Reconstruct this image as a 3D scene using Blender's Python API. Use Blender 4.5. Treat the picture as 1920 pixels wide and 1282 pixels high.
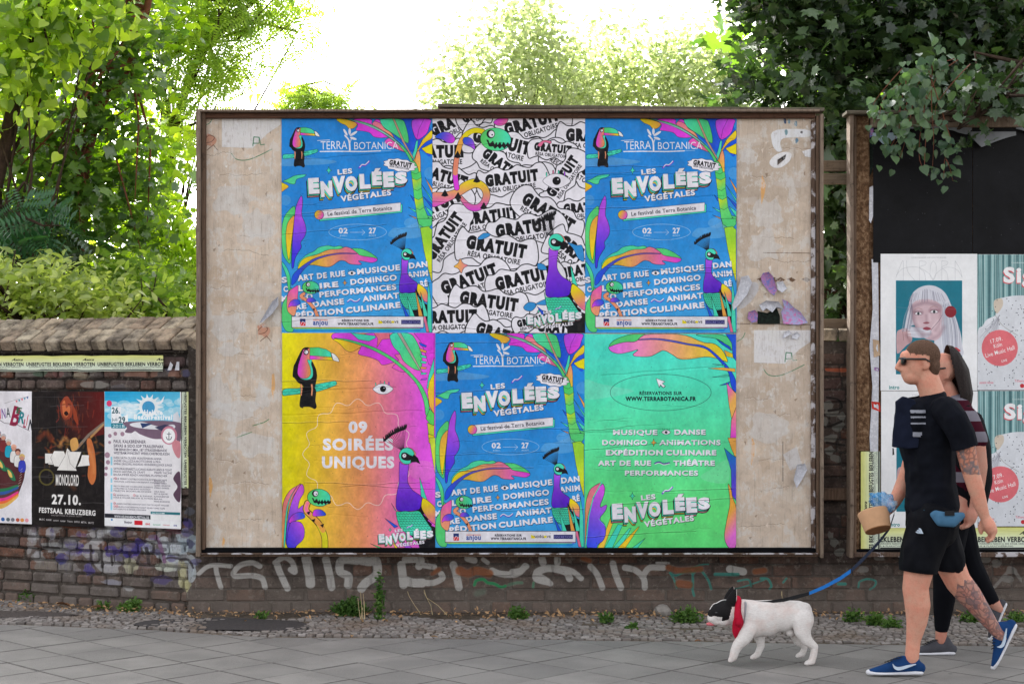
import bpy, bmesh, math, random
import numpy as np
from mathutils import Vector, Matrix, Euler, noise as mnoise
R = math.radians
for _o in list(bpy.data.objects): bpy.data.objects.remove(_o, do_unlink=True)
SC = bpy.context.scene
COL = SC.collection
F, CX, HZ, CAMZ = 3080.0, 960.0, 692.0, 1.65

# ------------------------------------------------ camera, sky, sun, exposure
_cd = bpy.data.cameras.new('camera'); CAM = bpy.data.objects.new('camera', _cd); COL.objects.link(CAM)
CAM.location = (0, 0, CAMZ); CAM.rotation_euler = (R(90), 0, 0)
_cd.sensor_width = 36; _cd.lens = F/1920*36; _cd.shift_y = (HZ-641)/1920
_cd.clip_start = .1; _cd.clip_end = 500
SC.camera = CAM
SUN_EL, SUN_AZ = 33, -16          # degrees above the horizon; degrees left of straight ahead (sun stands behind the trees)
W = bpy.data.worlds.new('World'); SC.world = W; W.use_nodes = True
_nt = W.node_tree; _nt.nodes.clear()
_sky = _nt.nodes.new('ShaderNodeTexSky'); _sky.sky_type = 'NISHITA'; _sky.sun_disc = False
_sky.sun_elevation = R(SUN_EL); _sky.sun_rotation = R(SUN_AZ); _sky.air_density = 1.0; _sky.dust_density = 3.0; _sky.ozone_density = 1.0
_hs = _nt.nodes.new('ShaderNodeHueSaturation'); _hs.inputs['Saturation'].default_value = .14
_bg = _nt.nodes.new('ShaderNodeBackground'); _bg.inputs['Strength'].default_value = .15
_wo = _nt.nodes.new('ShaderNodeOutputWorld')
_nt.links.new(_sky.outputs[0], _hs.inputs['Color']); _nt.links.new(_hs.outputs[0], _bg.inputs[0]); _nt.links.new(_bg.outputs[0], _wo.inputs[0])
_sl = bpy.data.lights.new('sun', 'SUN'); SUN = bpy.data.objects.new('sun', _sl); COL.objects.link(SUN)
_sl.energy = 5.0; _sl.angle = R(.5); _sl.color = (1, .95, .86)
_d = Vector((math.sin(R(SUN_AZ))*math.cos(R(SUN_EL)), math.cos(R(SUN_AZ))*math.cos(R(SUN_EL)), math.sin(R(SUN_EL))))
SUN.rotation_euler = _d.to_track_quat('Z', 'Y').to_euler(); SUN.location = (-8, 14, 16)
VS = SC.view_settings; VS.view_transform = 'Standard'; VS.look = 'None'; VS.gamma = 1; VS.use_curve_mapping = False
VS.exposure = 1.68
SC.cycles.max_bounces = 6; SC.cycles.diffuse_bounces = 3; SC.cycles.transmission_bounces = 4; SC.cycles.transparent_max_bounces = 8
SC.cycles.use_denoising = True

# ------------------------------------------------ helpers
def PX(px, Y): return (px-CX)/F*Y
def PZ(py, Y): return CAMZ-(py-HZ)/F*Y
def tag(o, label=None, cat=None, group=None, kind=None):
    if label: o['label'] = label
    if cat: o['category'] = cat
    if group: o['group'] = group
    if kind: o['kind'] = kind
    return o
def mesh_obj(name, me, parent=None, loc=(0,0,0), rot=(0,0,0), scale=(1,1,1)):
    o = bpy.data.objects.new(name, me); COL.objects.link(o)
    o.location = loc; o.rotation_euler = rot; o.scale = scale
    if parent: o.parent = parent
    return o
def empty(name, loc=(0,0,0), rz=0):
    o = bpy.data.objects.new(name, None); COL.objects.link(o); o.location = loc; o.rotation_euler = (0,0,rz); o.empty_display_size = .1
    return o
def mk_mesh(name, V, Fc, mat=None, smooth=False, uv=None):
    me = bpy.data.meshes.new(name); me.from_pydata([tuple(v) for v in V], [], Fc)
    if mat: me.materials.append(mat)
    if smooth: me.polygons.foreach_set('use_smooth', [True]*len(me.polygons))
    me.update(); return me
def bm_mesh(name, bm, mat=None, smooth=False):
    me = bpy.data.meshes.new(name); bmesh.ops.recalc_face_normals(bm, faces=bm.faces); bm.to_mesh(me); bm.free()
    if mat: me.materials.append(mat)
    if smooth: me.polygons.foreach_set('use_smooth', [True]*len(me.polygons))
    return me
def add_box(bm, x0, x1, y0, y1, z0, z1, M=None):
    vs = [bm.verts.new(Vector(c)) for c in ((x0,y0,z0),(x1,y0,z0),(x1,y1,z0),(x0,y1,z0),(x0,y0,z1),(x1,y0,z1),(x1,y1,z1),(x0,y1,z1))]
    if M is not None:
        for v in vs: v.co = M @ v.co
    fs = [bm.faces.new([vs[i] for i in f]) for f in ((0,3,2,1),(4,5,6,7),(0,1,5,4),(1,2,6,5),(2,3,7,6),(3,0,4,7))]
    return vs, fs
def box_mesh(name, x0, x1, y0, y1, z0, z1, mat, bev=.003, cuts=0, jit=0, seed=0, segs=1):
    bm = bmesh.new(); add_box(bm, x0, x1, y0, y1, z0, z1)
    if bev: bmesh.ops.bevel(bm, geom=bm.edges[:], offset=bev, segments=segs, affect='EDGES')
    if cuts:
        L = max(x1-x0, z1-z0, y1-y0)
        ax = [x1-x0, y1-y0, z1-z0].index(L)
        es = [e for e in bm.edges if abs((e.verts[0].co-e.verts[1].co)[ax]) > L*.5]
        bmesh.ops.subdivide_edges(bm, edges=es, cuts=cuts, use_grid_fill=True)
    if jit:
        rr = random.Random(seed)
        for v in bm.verts:
            n = mnoise.noise_vector(v.co*3.1+Vector((seed,0,0)))
            v.co += Vector((n.x,n.y,n.z))*jit
    return bm_mesh(name, bm, mat)
def tube(bm, pts, rads, seg=6, cap=True):
    pts = [Vector(p) for p in pts]; rings = []
    prev = None
    for i, p in enumerate(pts):
        d = (pts[min(i+1,len(pts)-1)]-pts[max(i-1,0)]).normalized()
        if prev is None: a = d.orthogonal().normalized()
        else: a = (prev-d*prev.dot(d)); a = a.normalized() if a.length > 1e-6 else d.orthogonal().normalized()
        prev = a; b = d.cross(a); r = rads[i] if hasattr(rads, '__len__') else rads
        rings.append([bm.verts.new(p+(a*math.cos(t)+b*math.sin(t))*r) for t in [k*2*math.pi/seg for k in range(seg)]])
    for A, B in zip(rings, rings[1:]):
        for k in range(seg): bm.faces.new((A[k], A[(k+1)%seg], B[(k+1)%seg], B[k]))
    if cap: bm.faces.new(rings[0][::-1]); bm.faces.new(rings[-1])

# node material helper
class NM:
    def __init__(s, name):
        s.m = bpy.data.materials.new(name); s.m.use_nodes = True; s.t = s.m.node_tree; s.t.nodes.clear()
        s.out = s.n('ShaderNodeOutputMaterial'); s.b = s.n('ShaderNodeBsdfPrincipled'); s.l(s.b.outputs[0], s.out.inputs[0])
        s.b.inputs['Roughness'].default_value = .8; s.b.inputs['Specular IOR Level'].default_value = .12
    def n(s, t, **k):
        x = s.t.nodes.new(t)
        for a, v in k.items(): setattr(x, a, v)
        return x
    def l(s, a, b): s.t.links.new(a, b)
    def noise(s, scale, detail=3, rough=.6, vec=None, dist=0):
        x = s.n('ShaderNodeTexNoise'); x.inputs['Scale'].default_value = scale; x.inputs['Detail'].default_value = detail
        x.inputs['Roughness'].default_value = rough; x.inputs['Distortion'].default_value = dist
        if vec is not None: s.l(vec, x.inputs['Vector'])
        return x.outputs['Fac']
    def ramp(s, fac, stops, interp='LINEAR'):
        x = s.n('ShaderNodeValToRGB'); x.color_ramp.interpolation = interp; e = x.color_ramp.elements
        while len(e) < len(stops): e.new(.5)
        for el, (p, c) in zip(e, stops): el.position = p; el.color = (c, c, c, 1) if not hasattr(c, '__len__') else (*c, 1)
        s.l(fac, x.inputs[0]); return x.outputs[0]
    def mix(s, fac, a, b, mode='MIX'):
        x = s.n('ShaderNodeMix', data_type='RGBA', blend_type=mode)
        for i, v in ((0, fac), (6, a), (7, b)):
            if hasattr(v, 'links') or hasattr(v, 'is_linked'): s.l(v, x.inputs[i])
            elif i == 0: x.inputs[0].default_value = v
            else: x.inputs[i].default_value = (*v, 1)
        return x.outputs[2]
    def math(s, op, a, b=None, c=None):
        x = s.n('ShaderNodeMath', operation=op)
        for i, v in enumerate((a, b, c)):
            if v is None: continue
            if hasattr(v, 'is_linked'): s.l(v, x.inputs[i])
            else: x.inputs[i].default_value = v
        return x.outputs[0]
    def pos(s, scale=(1,1,1), obj=False):
        g = s.n('ShaderNodeTexCoord').outputs['Object'] if obj else s.n('ShaderNodeNewGeometry').outputs['Position']
        m = s.n('ShaderNodeMapping'); m.inputs['Scale'].default_value = scale; s.l(g, m.inputs[0]); return m.outputs[0]
    def rnd(s): return s.n('ShaderNodeObjectInfo').outputs['Random']
    def bump(s, h, strength=.3, dist=.005, normal=None):
        x = s.n('ShaderNodeBump'); x.inputs['Strength'].default_value = strength; x.inputs['Distance'].default_value = dist
        s.l(h, x.inputs['Height'])
        if normal is not None: s.l(normal, x.inputs['Normal'])
        s.l(x.outputs[0], s.b.inputs['Normal']); return x.outputs[0]
    def col(s, c):
        if hasattr(c, 'is_linked'): s.l(c, s.b.inputs['Base Color'])
        else: s.b.inputs['Base Color'].default_value = (*c, 1)
        return s
    def set(s, **k):
        for a, v in k.items(): s.b.inputs[a.replace('_', ' ')].default_value = v
        return s
def lin(r, g, b):
    f = lambda c: (c/255/12.92 if c <= 10 else ((c/255+.055)/1.055)**2.4)
    return (f(r), f(g), f(b))
def plain(name, rgb, rough=.7, var=.15, scale=40, bump=.1, spec=.3, dist=.002):
    m = NM(name); c = lin(*rgb); n = m.noise(scale, 4, .6, m.pos(obj=True))
    m.col(m.mix(m.ramp(n, [(.3, 0), (.7, 1)]), tuple(x*(1-var) for x in c), tuple(min(1,x*(1+var)) for x in c)))
    if bump: m.bump(n, bump, dist)
    m.set(Roughness=rough); m.b.inputs['Specular IOR Level'].default_value = spec
    return m.m
# ------------------------------------------------ small numpy rasteriser for flat print (posters, lettering, paint marks)
def crom(pts, closed=True, n=6):
    P = np.array(pts, float); N = len(P)
    if N < 3: return P
    out = []
    rng = range(N) if closed else range(N-1)
    for i in rng:
        if closed: p0, p1, p2, p3 = P[(i-1)%N], P[i], P[(i+1)%N], P[(i+2)%N]
        else: p0, p1, p2, p3 = P[max(i-1,0)], P[i], P[i+1], P[min(i+2,N-1)]
        for k in range(n):
            t = k/n
            out.append(.5*((2*p1)+(-p0+p2)*t+(2*p0-5*p1+4*p2-p3)*t*t+(-p0+3*p1-3*p2+p3)*t**3))
    if not closed: out.append(P[-1])
    return np.array(out)
def chaikin(P, n=2):
    P = np.asarray(P, float)
    for _ in range(n):
        Q = np.roll(P, -1, 0); P = np.stack([P*.78+Q*.22, P*.22+Q*.78], 1).reshape(-1, 2)
    return P
def pp(s):
    return np.array([[float(a) for a in q.split(',')] for q in s.split()])
_TXT = {}
def text_tris(body, off=0.0, shear=0.0):
    key = (body, off, shear)
    if key in _TXT: return _TXT[key]
    cu = bpy.data.curves.new('t', 'FONT'); cu.body = body; cu.size = 1; cu.offset = off; cu.shear = shear; cu.resolution_u = 3; cu.space_character = 1+off*3.2; cu.space_word = 1.1
    o = bpy.data.objects.new('t', cu); COL.objects.link(o)
    dg = bpy.context.evaluated_depsgraph_get(); ev = o.evaluated_get(dg); me = ev.to_mesh()
    me.calc_loop_triangles(); V = np.zeros(len(me.vertices)*3); me.vertices.foreach_get('co', V); V = V.reshape(-1,3)[:, :2]
    T = np.zeros(len(me.loop_triangles)*3, int); me.loop_triangles.foreach_get('vertices', T); T = V[T.reshape(-1,3)]
    ev.to_mesh_clear(); bpy.data.objects.remove(o); bpy.data.curves.remove(cu)
    if len(T):
        d = (T[:,1,0]-T[:,0,0])*(T[:,2,1]-T[:,0,1])-(T[:,1,1]-T[:,0,1])*(T[:,2,0]-T[:,0,0])
        T[d < 0] = T[d < 0][:, ::-1]
    _TXT[key] = T; return T
class Cv:
    SS = 3
    def __init__(s, w, h, k, bg=(255,255,255), alpha=False):
        s.w, s.h, s.k = w, h, k; s.W, s.H = int(round(w*k)), int(round(h*k))
        s.a = np.ones((s.H, s.W, 3), np.float32)*np.array(bg, np.float32)/255
        s.al = np.zeros((s.H, s.W), np.float32) if alpha else None
        s.T = (1, 0, 0)
    def tr(s, P):
        f, dx, dy = s.T; P = np.asarray(P, float); return P*f+np.array([dx, dy])
    def cover(s, E):            # E: (n,2,2) directed edges in pixel units -> coverage array and its box
        if len(E) == 0: return None
        x0 = int(max(0, math.floor(E[...,0].min())-1)); x1 = int(min(s.W, math.ceil(E[...,0].max())+2))
        y0 = int(max(0, math.floor(E[...,1].min())-1)); y1 = int(min(s.H, math.ceil(E[...,1].max())+1))
        if x1 <= x0 or y1 <= y0: return None
        h, w = y1-y0, x1-x0; S = s.SS
        a, b = E[:,0], E[:,1]; sg = np.where(b[:,1] > a[:,1], 1.0, -1.0); lo = np.where(sg[:,None] > 0, a, b); hi = np.where(sg[:,None] > 0, b, a)
        ya = np.ceil((lo[:,1]-y0)*S-.5).astype(int); yb = np.ceil((hi[:,1]-y0)*S-.5).astype(int)
        ya = np.clip(ya, 0, h*S); yb = np.clip(yb, 0, h*S); n = yb-ya; k = n > 0
        if not k.any(): return None
        lo, hi, sg, ya, n = lo[k], hi[k], sg[k], ya[k], n[k]
        idx = np.repeat(np.arange(len(n)), n); off = np.arange(n.sum())-np.repeat(np.cumsum(n)-n, n); row = ya[idx]+off
        yy = (row+.5)/S+y0; L, Hh = lo[idx], hi[idx]
        x = L[:,0]+(Hh[:,0]-L[:,0])*(yy-L[:,1])/np.maximum(Hh[:,1]-L[:,1], 1e-9)-x0
        x = np.clip(x, 0, w-1e-3); xi = x.astype(int); fr = x-xi; r = row//S; base = r*(w+1)+xi; v = sg[idx]/S
        acc = np.bincount(base, v*(1-fr), h*(w+1)+2)+np.bincount(base+1, v*fr, h*(w+1)+2)
        c = np.abs(np.cumsum(acc[:h*(w+1)].reshape(h, w+1), 1))[:, :w]
        return np.clip(c, 0, 1).astype(np.float32), (y0, y1, x0, x1)
    def paint(s, cov, box, col, op=1.0):
        y0, y1, x0, x1 = box; c = (cov*op)[..., None]
        if isinstance(col, tuple) and len(col) == 4 and hasattr(col[2], '__len__'):      # linear gradient (c0, c1, p0, p1)
            c0, c1, p0, p1 = col; p0 = s.tr(p0)*s.k; p1 = s.tr(p1)*s.k; d = p1-p0; q = d.dot(d)+1e-9
            yy, xx = np.mgrid[y0:y1, x0:x1]; t = np.clip(((xx-p0[0])*d[0]+(yy-p0[1])*d[1])/q, 0, 1)[..., None]
            col = (np.array(c0)/255*(1-t)+np.array(c1)/255*t).astype(np.float32)
        else: col = np.array(col, np.float32)/255
        s.a[y0:y1, x0:x1] = s.a[y0:y1, x0:x1]*(1-c)+col*c
        if s.al is not None: s.al[y0:y1, x0:x1] = np.maximum(s.al[y0:y1, x0:x1], c[..., 0])
    def poly(s, pts, col, ol=None, ow=.7, smooth=False, op=1.0, sharp=False):
        if isinstance(pts, str):
            pts = pp(pts)
            if len(pts) >= 7 and not smooth and not sharp: pts = chaikin(pts)
        if smooth: pts = crom(pts)
        P = s.tr(pts)*s.k; E = np.stack([P, np.roll(P, -1, 0)], 1); r = s.cover(E)
        if r: s.paint(r[0], r[1], col, op)
        if ol is not None: s.line(np.vstack([pts, pts[:1]]), ol, ow)
    def line(s, pts, col, w=.7, smooth=False, op=1.0, soft=0):
        if isinstance(pts, str): pts = pp(pts)
        if smooth: pts = crom(pts, False)
        P = s.tr(pts)*s.k; hw = w*s.k/2; g = hw+1+soft*s.k
        x0 = int(max(0, P[:,0].min()-g)); x1 = int(min(s.W, P[:,0].max()+g+1)); y0 = int(max(0, P[:,1].min()-g)); y1 = int(min(s.H, P[:,1].max()+g+1))
        if x1 <= x0 or y1 <= y0: return
        D = np.full((y1-y0, x1-x0), 1e9, np.float32)
        for a, b in zip(P, P[1:]):
            bx0 = int(max(x0, min(a[0],b[0])-g)); bx1 = int(min(x1, max(a[0],b[0])+g+1)); by0 = int(max(y0, min(a[1],b[1])-g)); by1 = int(min(y1, max(a[1],b[1])+g+1))
            if bx1 <= bx0 or by1 <= by0: continue
            yy, xx = np.mgrid[by0:by1, bx0:bx1].astype(np.float32); yy += .5; xx += .5
            d = b-a; q = d.dot(d)+1e-9; t = np.clip(((xx-a[0])*d[0]+(yy-a[1])*d[1])/q, 0, 1)
            dd = np.hypot(xx-a[0]-t*d[0], yy-a[1]-t*d[1]); sl = D[by0-y0:by1-y0, bx0-x0:bx1-x0]; np.minimum(sl, dd, out=sl)
        cov = np.clip(hw+.5-D, 0, 1) if not soft else np.clip((hw+soft*s.k*.5-D)/(soft*s.k), 0, 1)
        s.paint(cov*min(1, max(.25, 2*hw)), (y0, y1, x0, x1), col, op)
    def ell(s, cx, cy, rx, ry, col, ol=None, ow=.7, rot=0, op=1.0, n=28):
        t = np.linspace(0, 2*math.pi, n, endpoint=False); c, q = math.cos(R(rot)), math.sin(R(rot))
        X, Y = np.cos(t)*rx, np.sin(t)*ry
        s.poly(np.stack([cx+X*c-Y*q, cy+X*q+Y*c], 1), col, ol, ow, op=op)
    def rect(s, x0, y0, x1, y1, col, op=1.0): s.poly([(x0,y0),(x1,y0),(x1,y1),(x0,y1)], col, op=op)
    def text(s, body, x, y, w, h, col, off=0.0, rot=0, ol=None, shear=0, op=1.0, wave=0):
        # the text's ink box is fitted to w x h with its lower left corner at x, y (w None keeps proportions)
        T = text_tris(body, off, shear)
        if len(T) == 0: return
        mn = T.reshape(-1,2).min(0); mx = T.reshape(-1,2).max(0)
        sy = h/.73; sx = sy if w is None else w/(mx[0]-mn[0])
        Q = np.empty_like(T); Q[...,0] = (T[...,0]-mn[0])*sx; Q[...,1] = -T[...,1]*sy
        if wave: Q[...,1] += np.sin(Q[...,0]*.6)*wave
        c, q = math.cos(R(rot)), math.sin(R(rot)); X = x+Q[...,0]*c+Q[...,1]*q; Y = y-Q[...,0]*q+Q[...,1]*c
        P = s.tr(np.stack([X, Y], -1))*s.k
        E = np.concatenate([np.stack([P[:,i], P[:,(i+1)%3]], 1) for i in range(3)])
        r = s.cover(E)
        if r: s.paint(r[0], r[1], col, op)
    def speck(s, n, seed, col=(25,25,35), r0=.15, r1=.7, op=.85):
        rr = np.random.RandomState(seed)
        for i in range(n):
            x, y = rr.rand()*s.w, rr.rand()*s.h; r = r0+(r1-r0)*rr.rand()**4; s.ell(x, y, r, r*(.5+rr.rand()*.5), col, rot=rr.rand()*180, n=6, op=op)
    def mottle(s, seed, amt=.05):
        rr = np.random.RandomState(seed); t = np.zeros((s.H, s.W), np.float32)
        for q, a in ((6, 1), (14, .8), (40, .6), (120, .5), (0, .5)):
            if q == 0: t += rr.randn(s.H, s.W).astype(np.float32)*.35*a; continue
            g = rr.randn(q+2, q+2).astype(np.float32); yy = np.linspace(0, q, s.H); xx = np.linspace(0, q, s.W)
            yi = yy.astype(int); xi = xx.astype(int); fy = (yy-yi)[:,None]; fx = (xx-xi)[None]
            A = g[yi][:, xi]; B = g[yi][:, xi+1]; C = g[yi+1][:, xi]; D = g[yi+1][:, xi+1]
            t += a*((A*(1-fx)+B*fx)*(1-fy)+(C*(1-fx)+D*fx)*fy)
        s.a = np.clip(s.a*(1+amt*.5*t[..., None])+amt*.12*t[..., None], 0, 1)
    def image(s, name, srgb=True):
        im = bpy.data.images.new(name, s.W, s.H, alpha=True, float_buffer=False)
        if not srgb: im.colorspace_settings.name = 'Non-Color'
        A = np.ones((s.H, s.W, 4), np.float32); A[..., :3] = np.clip(s.a, 0, 1)
        if s.al is not None: A[..., 3] = s.al; im.alpha_mode = 'CHANNEL_PACKED'
        im.pixels.foreach_set(A[::-1].ravel()); im.update(); im.pack(); return im
# ------------------------------------------------ the printed artwork, poster by poster
BLK=(18,18,24); WHT=(232,228,236); BLU=(34,134,216); DBL=(26,86,214); MAG=(222,62,218); YEL=(234,216,22); ORG=(228,160,70)
GRN=(84,208,118); TEA=(70,218,184); PUR=(112,44,208); VIO=(176,78,226); PNK=(228,112,152); SAL=(232,150,110)
def toucan(c, T):
    o = c.T; c.T = T
    c.poly('58,660 250,660 440,612 660,570 680,585 680,625 440,705 140,735 58,748', (66,212,180), BLK, .6)
    rr = random.Random(3)
    for i in range(46):
        x = rr.uniform(70,660); y = 700-(max(0,x-250))*.23+rr.uniform(-28,28); c.line([(x,y),(x+26,y-5)], (15,90,85), .45)
    c.poly('270,735 300,640 435,660 437,800 450,860 440,888 420,893 370,870 300,872 295,885 260,870 255,830', BLK, smooth=True)
    c.poly('205,370 250,270 290,200 330,185 372,192 372,330 400,345 415,375 445,440 458,520 440,600 432,665 300,655 285,610 240,600 195,535 172,528 185,400', BLK)
    c.poly('290,300 350,325 400,328 386,380 408,440 410,520 380,556 320,564 262,545 238,510 240,440', TEA, BLK, .5)
    c.poly('290,240 300,215 345,212 372,200 372,330 350,325 348,350 375,420 382,490 350,535 290,545 250,525 232,480 240,400 262,320', (MAG,ORG,(235,430),(385,440)), BLK, .5, True)
    c.poly('372,193 470,190 560,212 612,248 622,300 372,283', ((80,206,110),TEA,(380,220),(600,250)), BLK, .6)
    c.poly('372,283 620,300 640,338 372,325', (MAG,YEL,(400,300),(600,320)), BLK, .6)
    c.poly('612,248 660,268 700,315 712,355 690,352 638,338 628,300', (240,240,240), BLK, .6)
    c.ell(330,245,31,31,BLK); c.ell(332,244,21,21,WHT); c.ell(326,238,6,6,BLK)
    for x in (262,383): c.poly([(x,610),(x+20,608),(x+28,665),(x+18,745),(x+2,740),(x+6,670)], SAL, BLK, .4)
    c.T = o
def peacock(c, T, wing=True, black=True):
    o = c.T; c.T = T; rr = random.Random(5)
    if black: c.poly('1560,740 1580,760 1605,820 1600,840 1650,890 1645,905 1690,940 1685,960 1740,985 1740,1260 1560,1230 1540,1160 1380,980 1440,900', BLK, sharp=True)
    if wing: c.poly('1585,645 1650,690 1740,770 1740,960 1690,930 1640,880 1600,820 1570,760', (YEL,PNK,(1620,700),(1700,930)), BLK, .6)
    for i in range(13):
        t = i/12; x = 1168+t*232; y = 28-t*140-math.sin(t*3.1)*22
        c.line([(1352+t*30,135),(x,y)], BLK, .55)
        for k in range(3):
            a = -2.1+t*.8+rr.uniform(-.35,.35); c.poly([(x-9,y+16),(x+14,y+10),(x+math.cos(a)*34,y+math.sin(a)*42)], BLK)
    c.line([(1172,30),(1210,-5),(1262,-42),(1330,-75),(1392,-98)], BLK, 4.2, True)
    c.poly('1400,112 1460,115 1500,150 1515,190 1480,210 1440,150', (234,150,130), BLK, .5, True)
    c.ell(1415,200,86,90,TEA,BLK,.7)
    c.poly('1352,200 1362,170 1400,162 1440,185 1480,205 1470,235 1440,250 1395,248 1362,232', BLK, smooth=True)
    c.poly('1490,182 1535,220 1562,288 1520,268 1452,270 1462,235', BLK)
    c.ell(1388,197,21,21,WHT); c.ell(1392,192,5,5,BLK)
    c.poly('1333,250 1355,285 1400,298 1442,285 1425,400 1422,490 1470,570 1530,610 1585,645 1570,740 1552,792 1400,808 1294,800 1298,640 1330,500 1330,400', ((170,80,232),(84,30,200),(1380,300),(1450,780)), BLK, .7)
    c.poly('1294,800 1340,812 1400,800 1450,812 1552,792 1600,870 1650,945 1700,1010 1620,1060 1450,1075 1340,990 1305,880', ((60,205,160),TEA,(1400,800),(1600,1000)), BLK, .7)
    for j in range(9):
        for i in range(14):
            x = 1300+i*32+(j%2)*16+j*6; y = 830+j*27
            if x < 1315+j*4 or x > 1560+j*22 or y > 1050: continue
            c.line([(x-16,y-4),(x-8,y+7),(x+8,y+7),(x+16,y-4)], BLK, .5)
    c.T = o
def monster(c, T):       # round green pod with zigzag mouth (r3 frame)
    o = c.T; c.T = T
    c.ell(790,316,176,132,((90,208,104),TEA,(640,300),(960,330)),BLK,.8,rot=6)
    c.poly('683,320 705,320 722,362 760,330 778,375 800,345 812,380 840,342 858,380 880,345 905,378 930,345 945,372 975,362 970,400 940,418 915,395 890,425 862,395 838,425 812,398 780,425 760,395 735,400 712,395 700,360', BLK, sharp=True)
    c.ell(733,254,48,50,BLK); c.ell(742,254,33,37,WHT); c.ell(750,264,9,9,BLK)
    c.T = o
def star(c, x, y, r, col, ol=BLK):
    p = []
    for i in range(8):
        a = i*math.pi/4; q = r if i%2 == 0 else r*.33; p.append((x+math.sin(a)*q*(.75 if i in (2,6) else 1), y-math.cos(a)*q))
    c.poly(p, col, ol, .5)
def eye(c, x, y, r, lash=False):
    if lash:
        for dx, q, cl in ((-.72,.55,TEA),(-.25,.9,PNK),(.15,.9,TEA),(.58,.7,VIO)):
            c.line([(x+dx*r,y-.35*r-q*.1*r),(x+dx*r,y-(.35+q*.42)*r)], BLK, 2.2*r/20); c.line([(x+dx*r,y-.35*r),(x+dx*r,y-(.33+q*.42)*r)], cl, 1.5*r/20)
    else:
        for i in range(5): c.line([(x+(i-2)*r*.3,y-.3*r),(x+(i-2)*r*.42,y-.85*r)], BLK, .5)
    c.poly([(x-r,y),(x-r*.5,y-r*.42),(x,y-r*.52),(x+r*.5,y-r*.4),(x+r,y),(x+r*.5,y+r*.42),(x,y+r*.52),(x-r*.5,y+r*.42)], WHT, BLK, .6, True)
    c.ell(x,y,r*.3,r*.3,BLK); c.ell(x+r*.1,y-r*.1,r*.05,r*.05,WHT)
def envolees(c, T, small=False):      # r1 frame
    o = c.T; c.T = T; k = T[0]/.16385
    L = [('E',360,925,125,172),('N',500,960,136,172),('V',640,912,146,180),('O',782,895,138,162),('L',945,868,125,162),('É',1087,830,114,150),('E',1215,850,126,168),('S',1352,815,138,130)]
    for dx, dy, col in ((-16,38,(20,20,30)),(-13,34,(232,200,60)),(-10,22,(20,20,30)),(-10,18,TEA),(3,5,(20,20,30))):
        for ch, x, y, w, h in L:
            g = 5 if col[0] == 20 else 0
            c.text(ch, x+dx-g, y+dy+g, w+2*g, (h+2*g)*.93, col if ch not in 'ES' or col[0] != 232 else (232,140,150), off=.072, rot=3)
    for ch, x, y, w, h in L: c.text(ch, x, y, w, h*.93, WHT, off=.075, rot=3)
    c.text('LES', 696, 724, 168, 58, (30,30,40), off=.05, rot=6); c.text('LES', 692, 718, 168, 56, WHT, off=.05, rot=6)
    c.text('VÉGÉTALES', 733, 1030, 582, 62, (30,30,40), off=.055, rot=7.5); c.text('VÉGÉTALES', 728, 1025, 582, 62, WHT, off=.05, rot=7.5)
    star(c, 590, 670, 44, TEA)
    c.line('938,640 965,610 1000,612 1030,590 1052,568', PUR, 3.2*k, True); c.line('944,632 970,604 1003,605 1030,585 1048,565', WHT, 1.7*k, True)
    c.T = o
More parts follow.
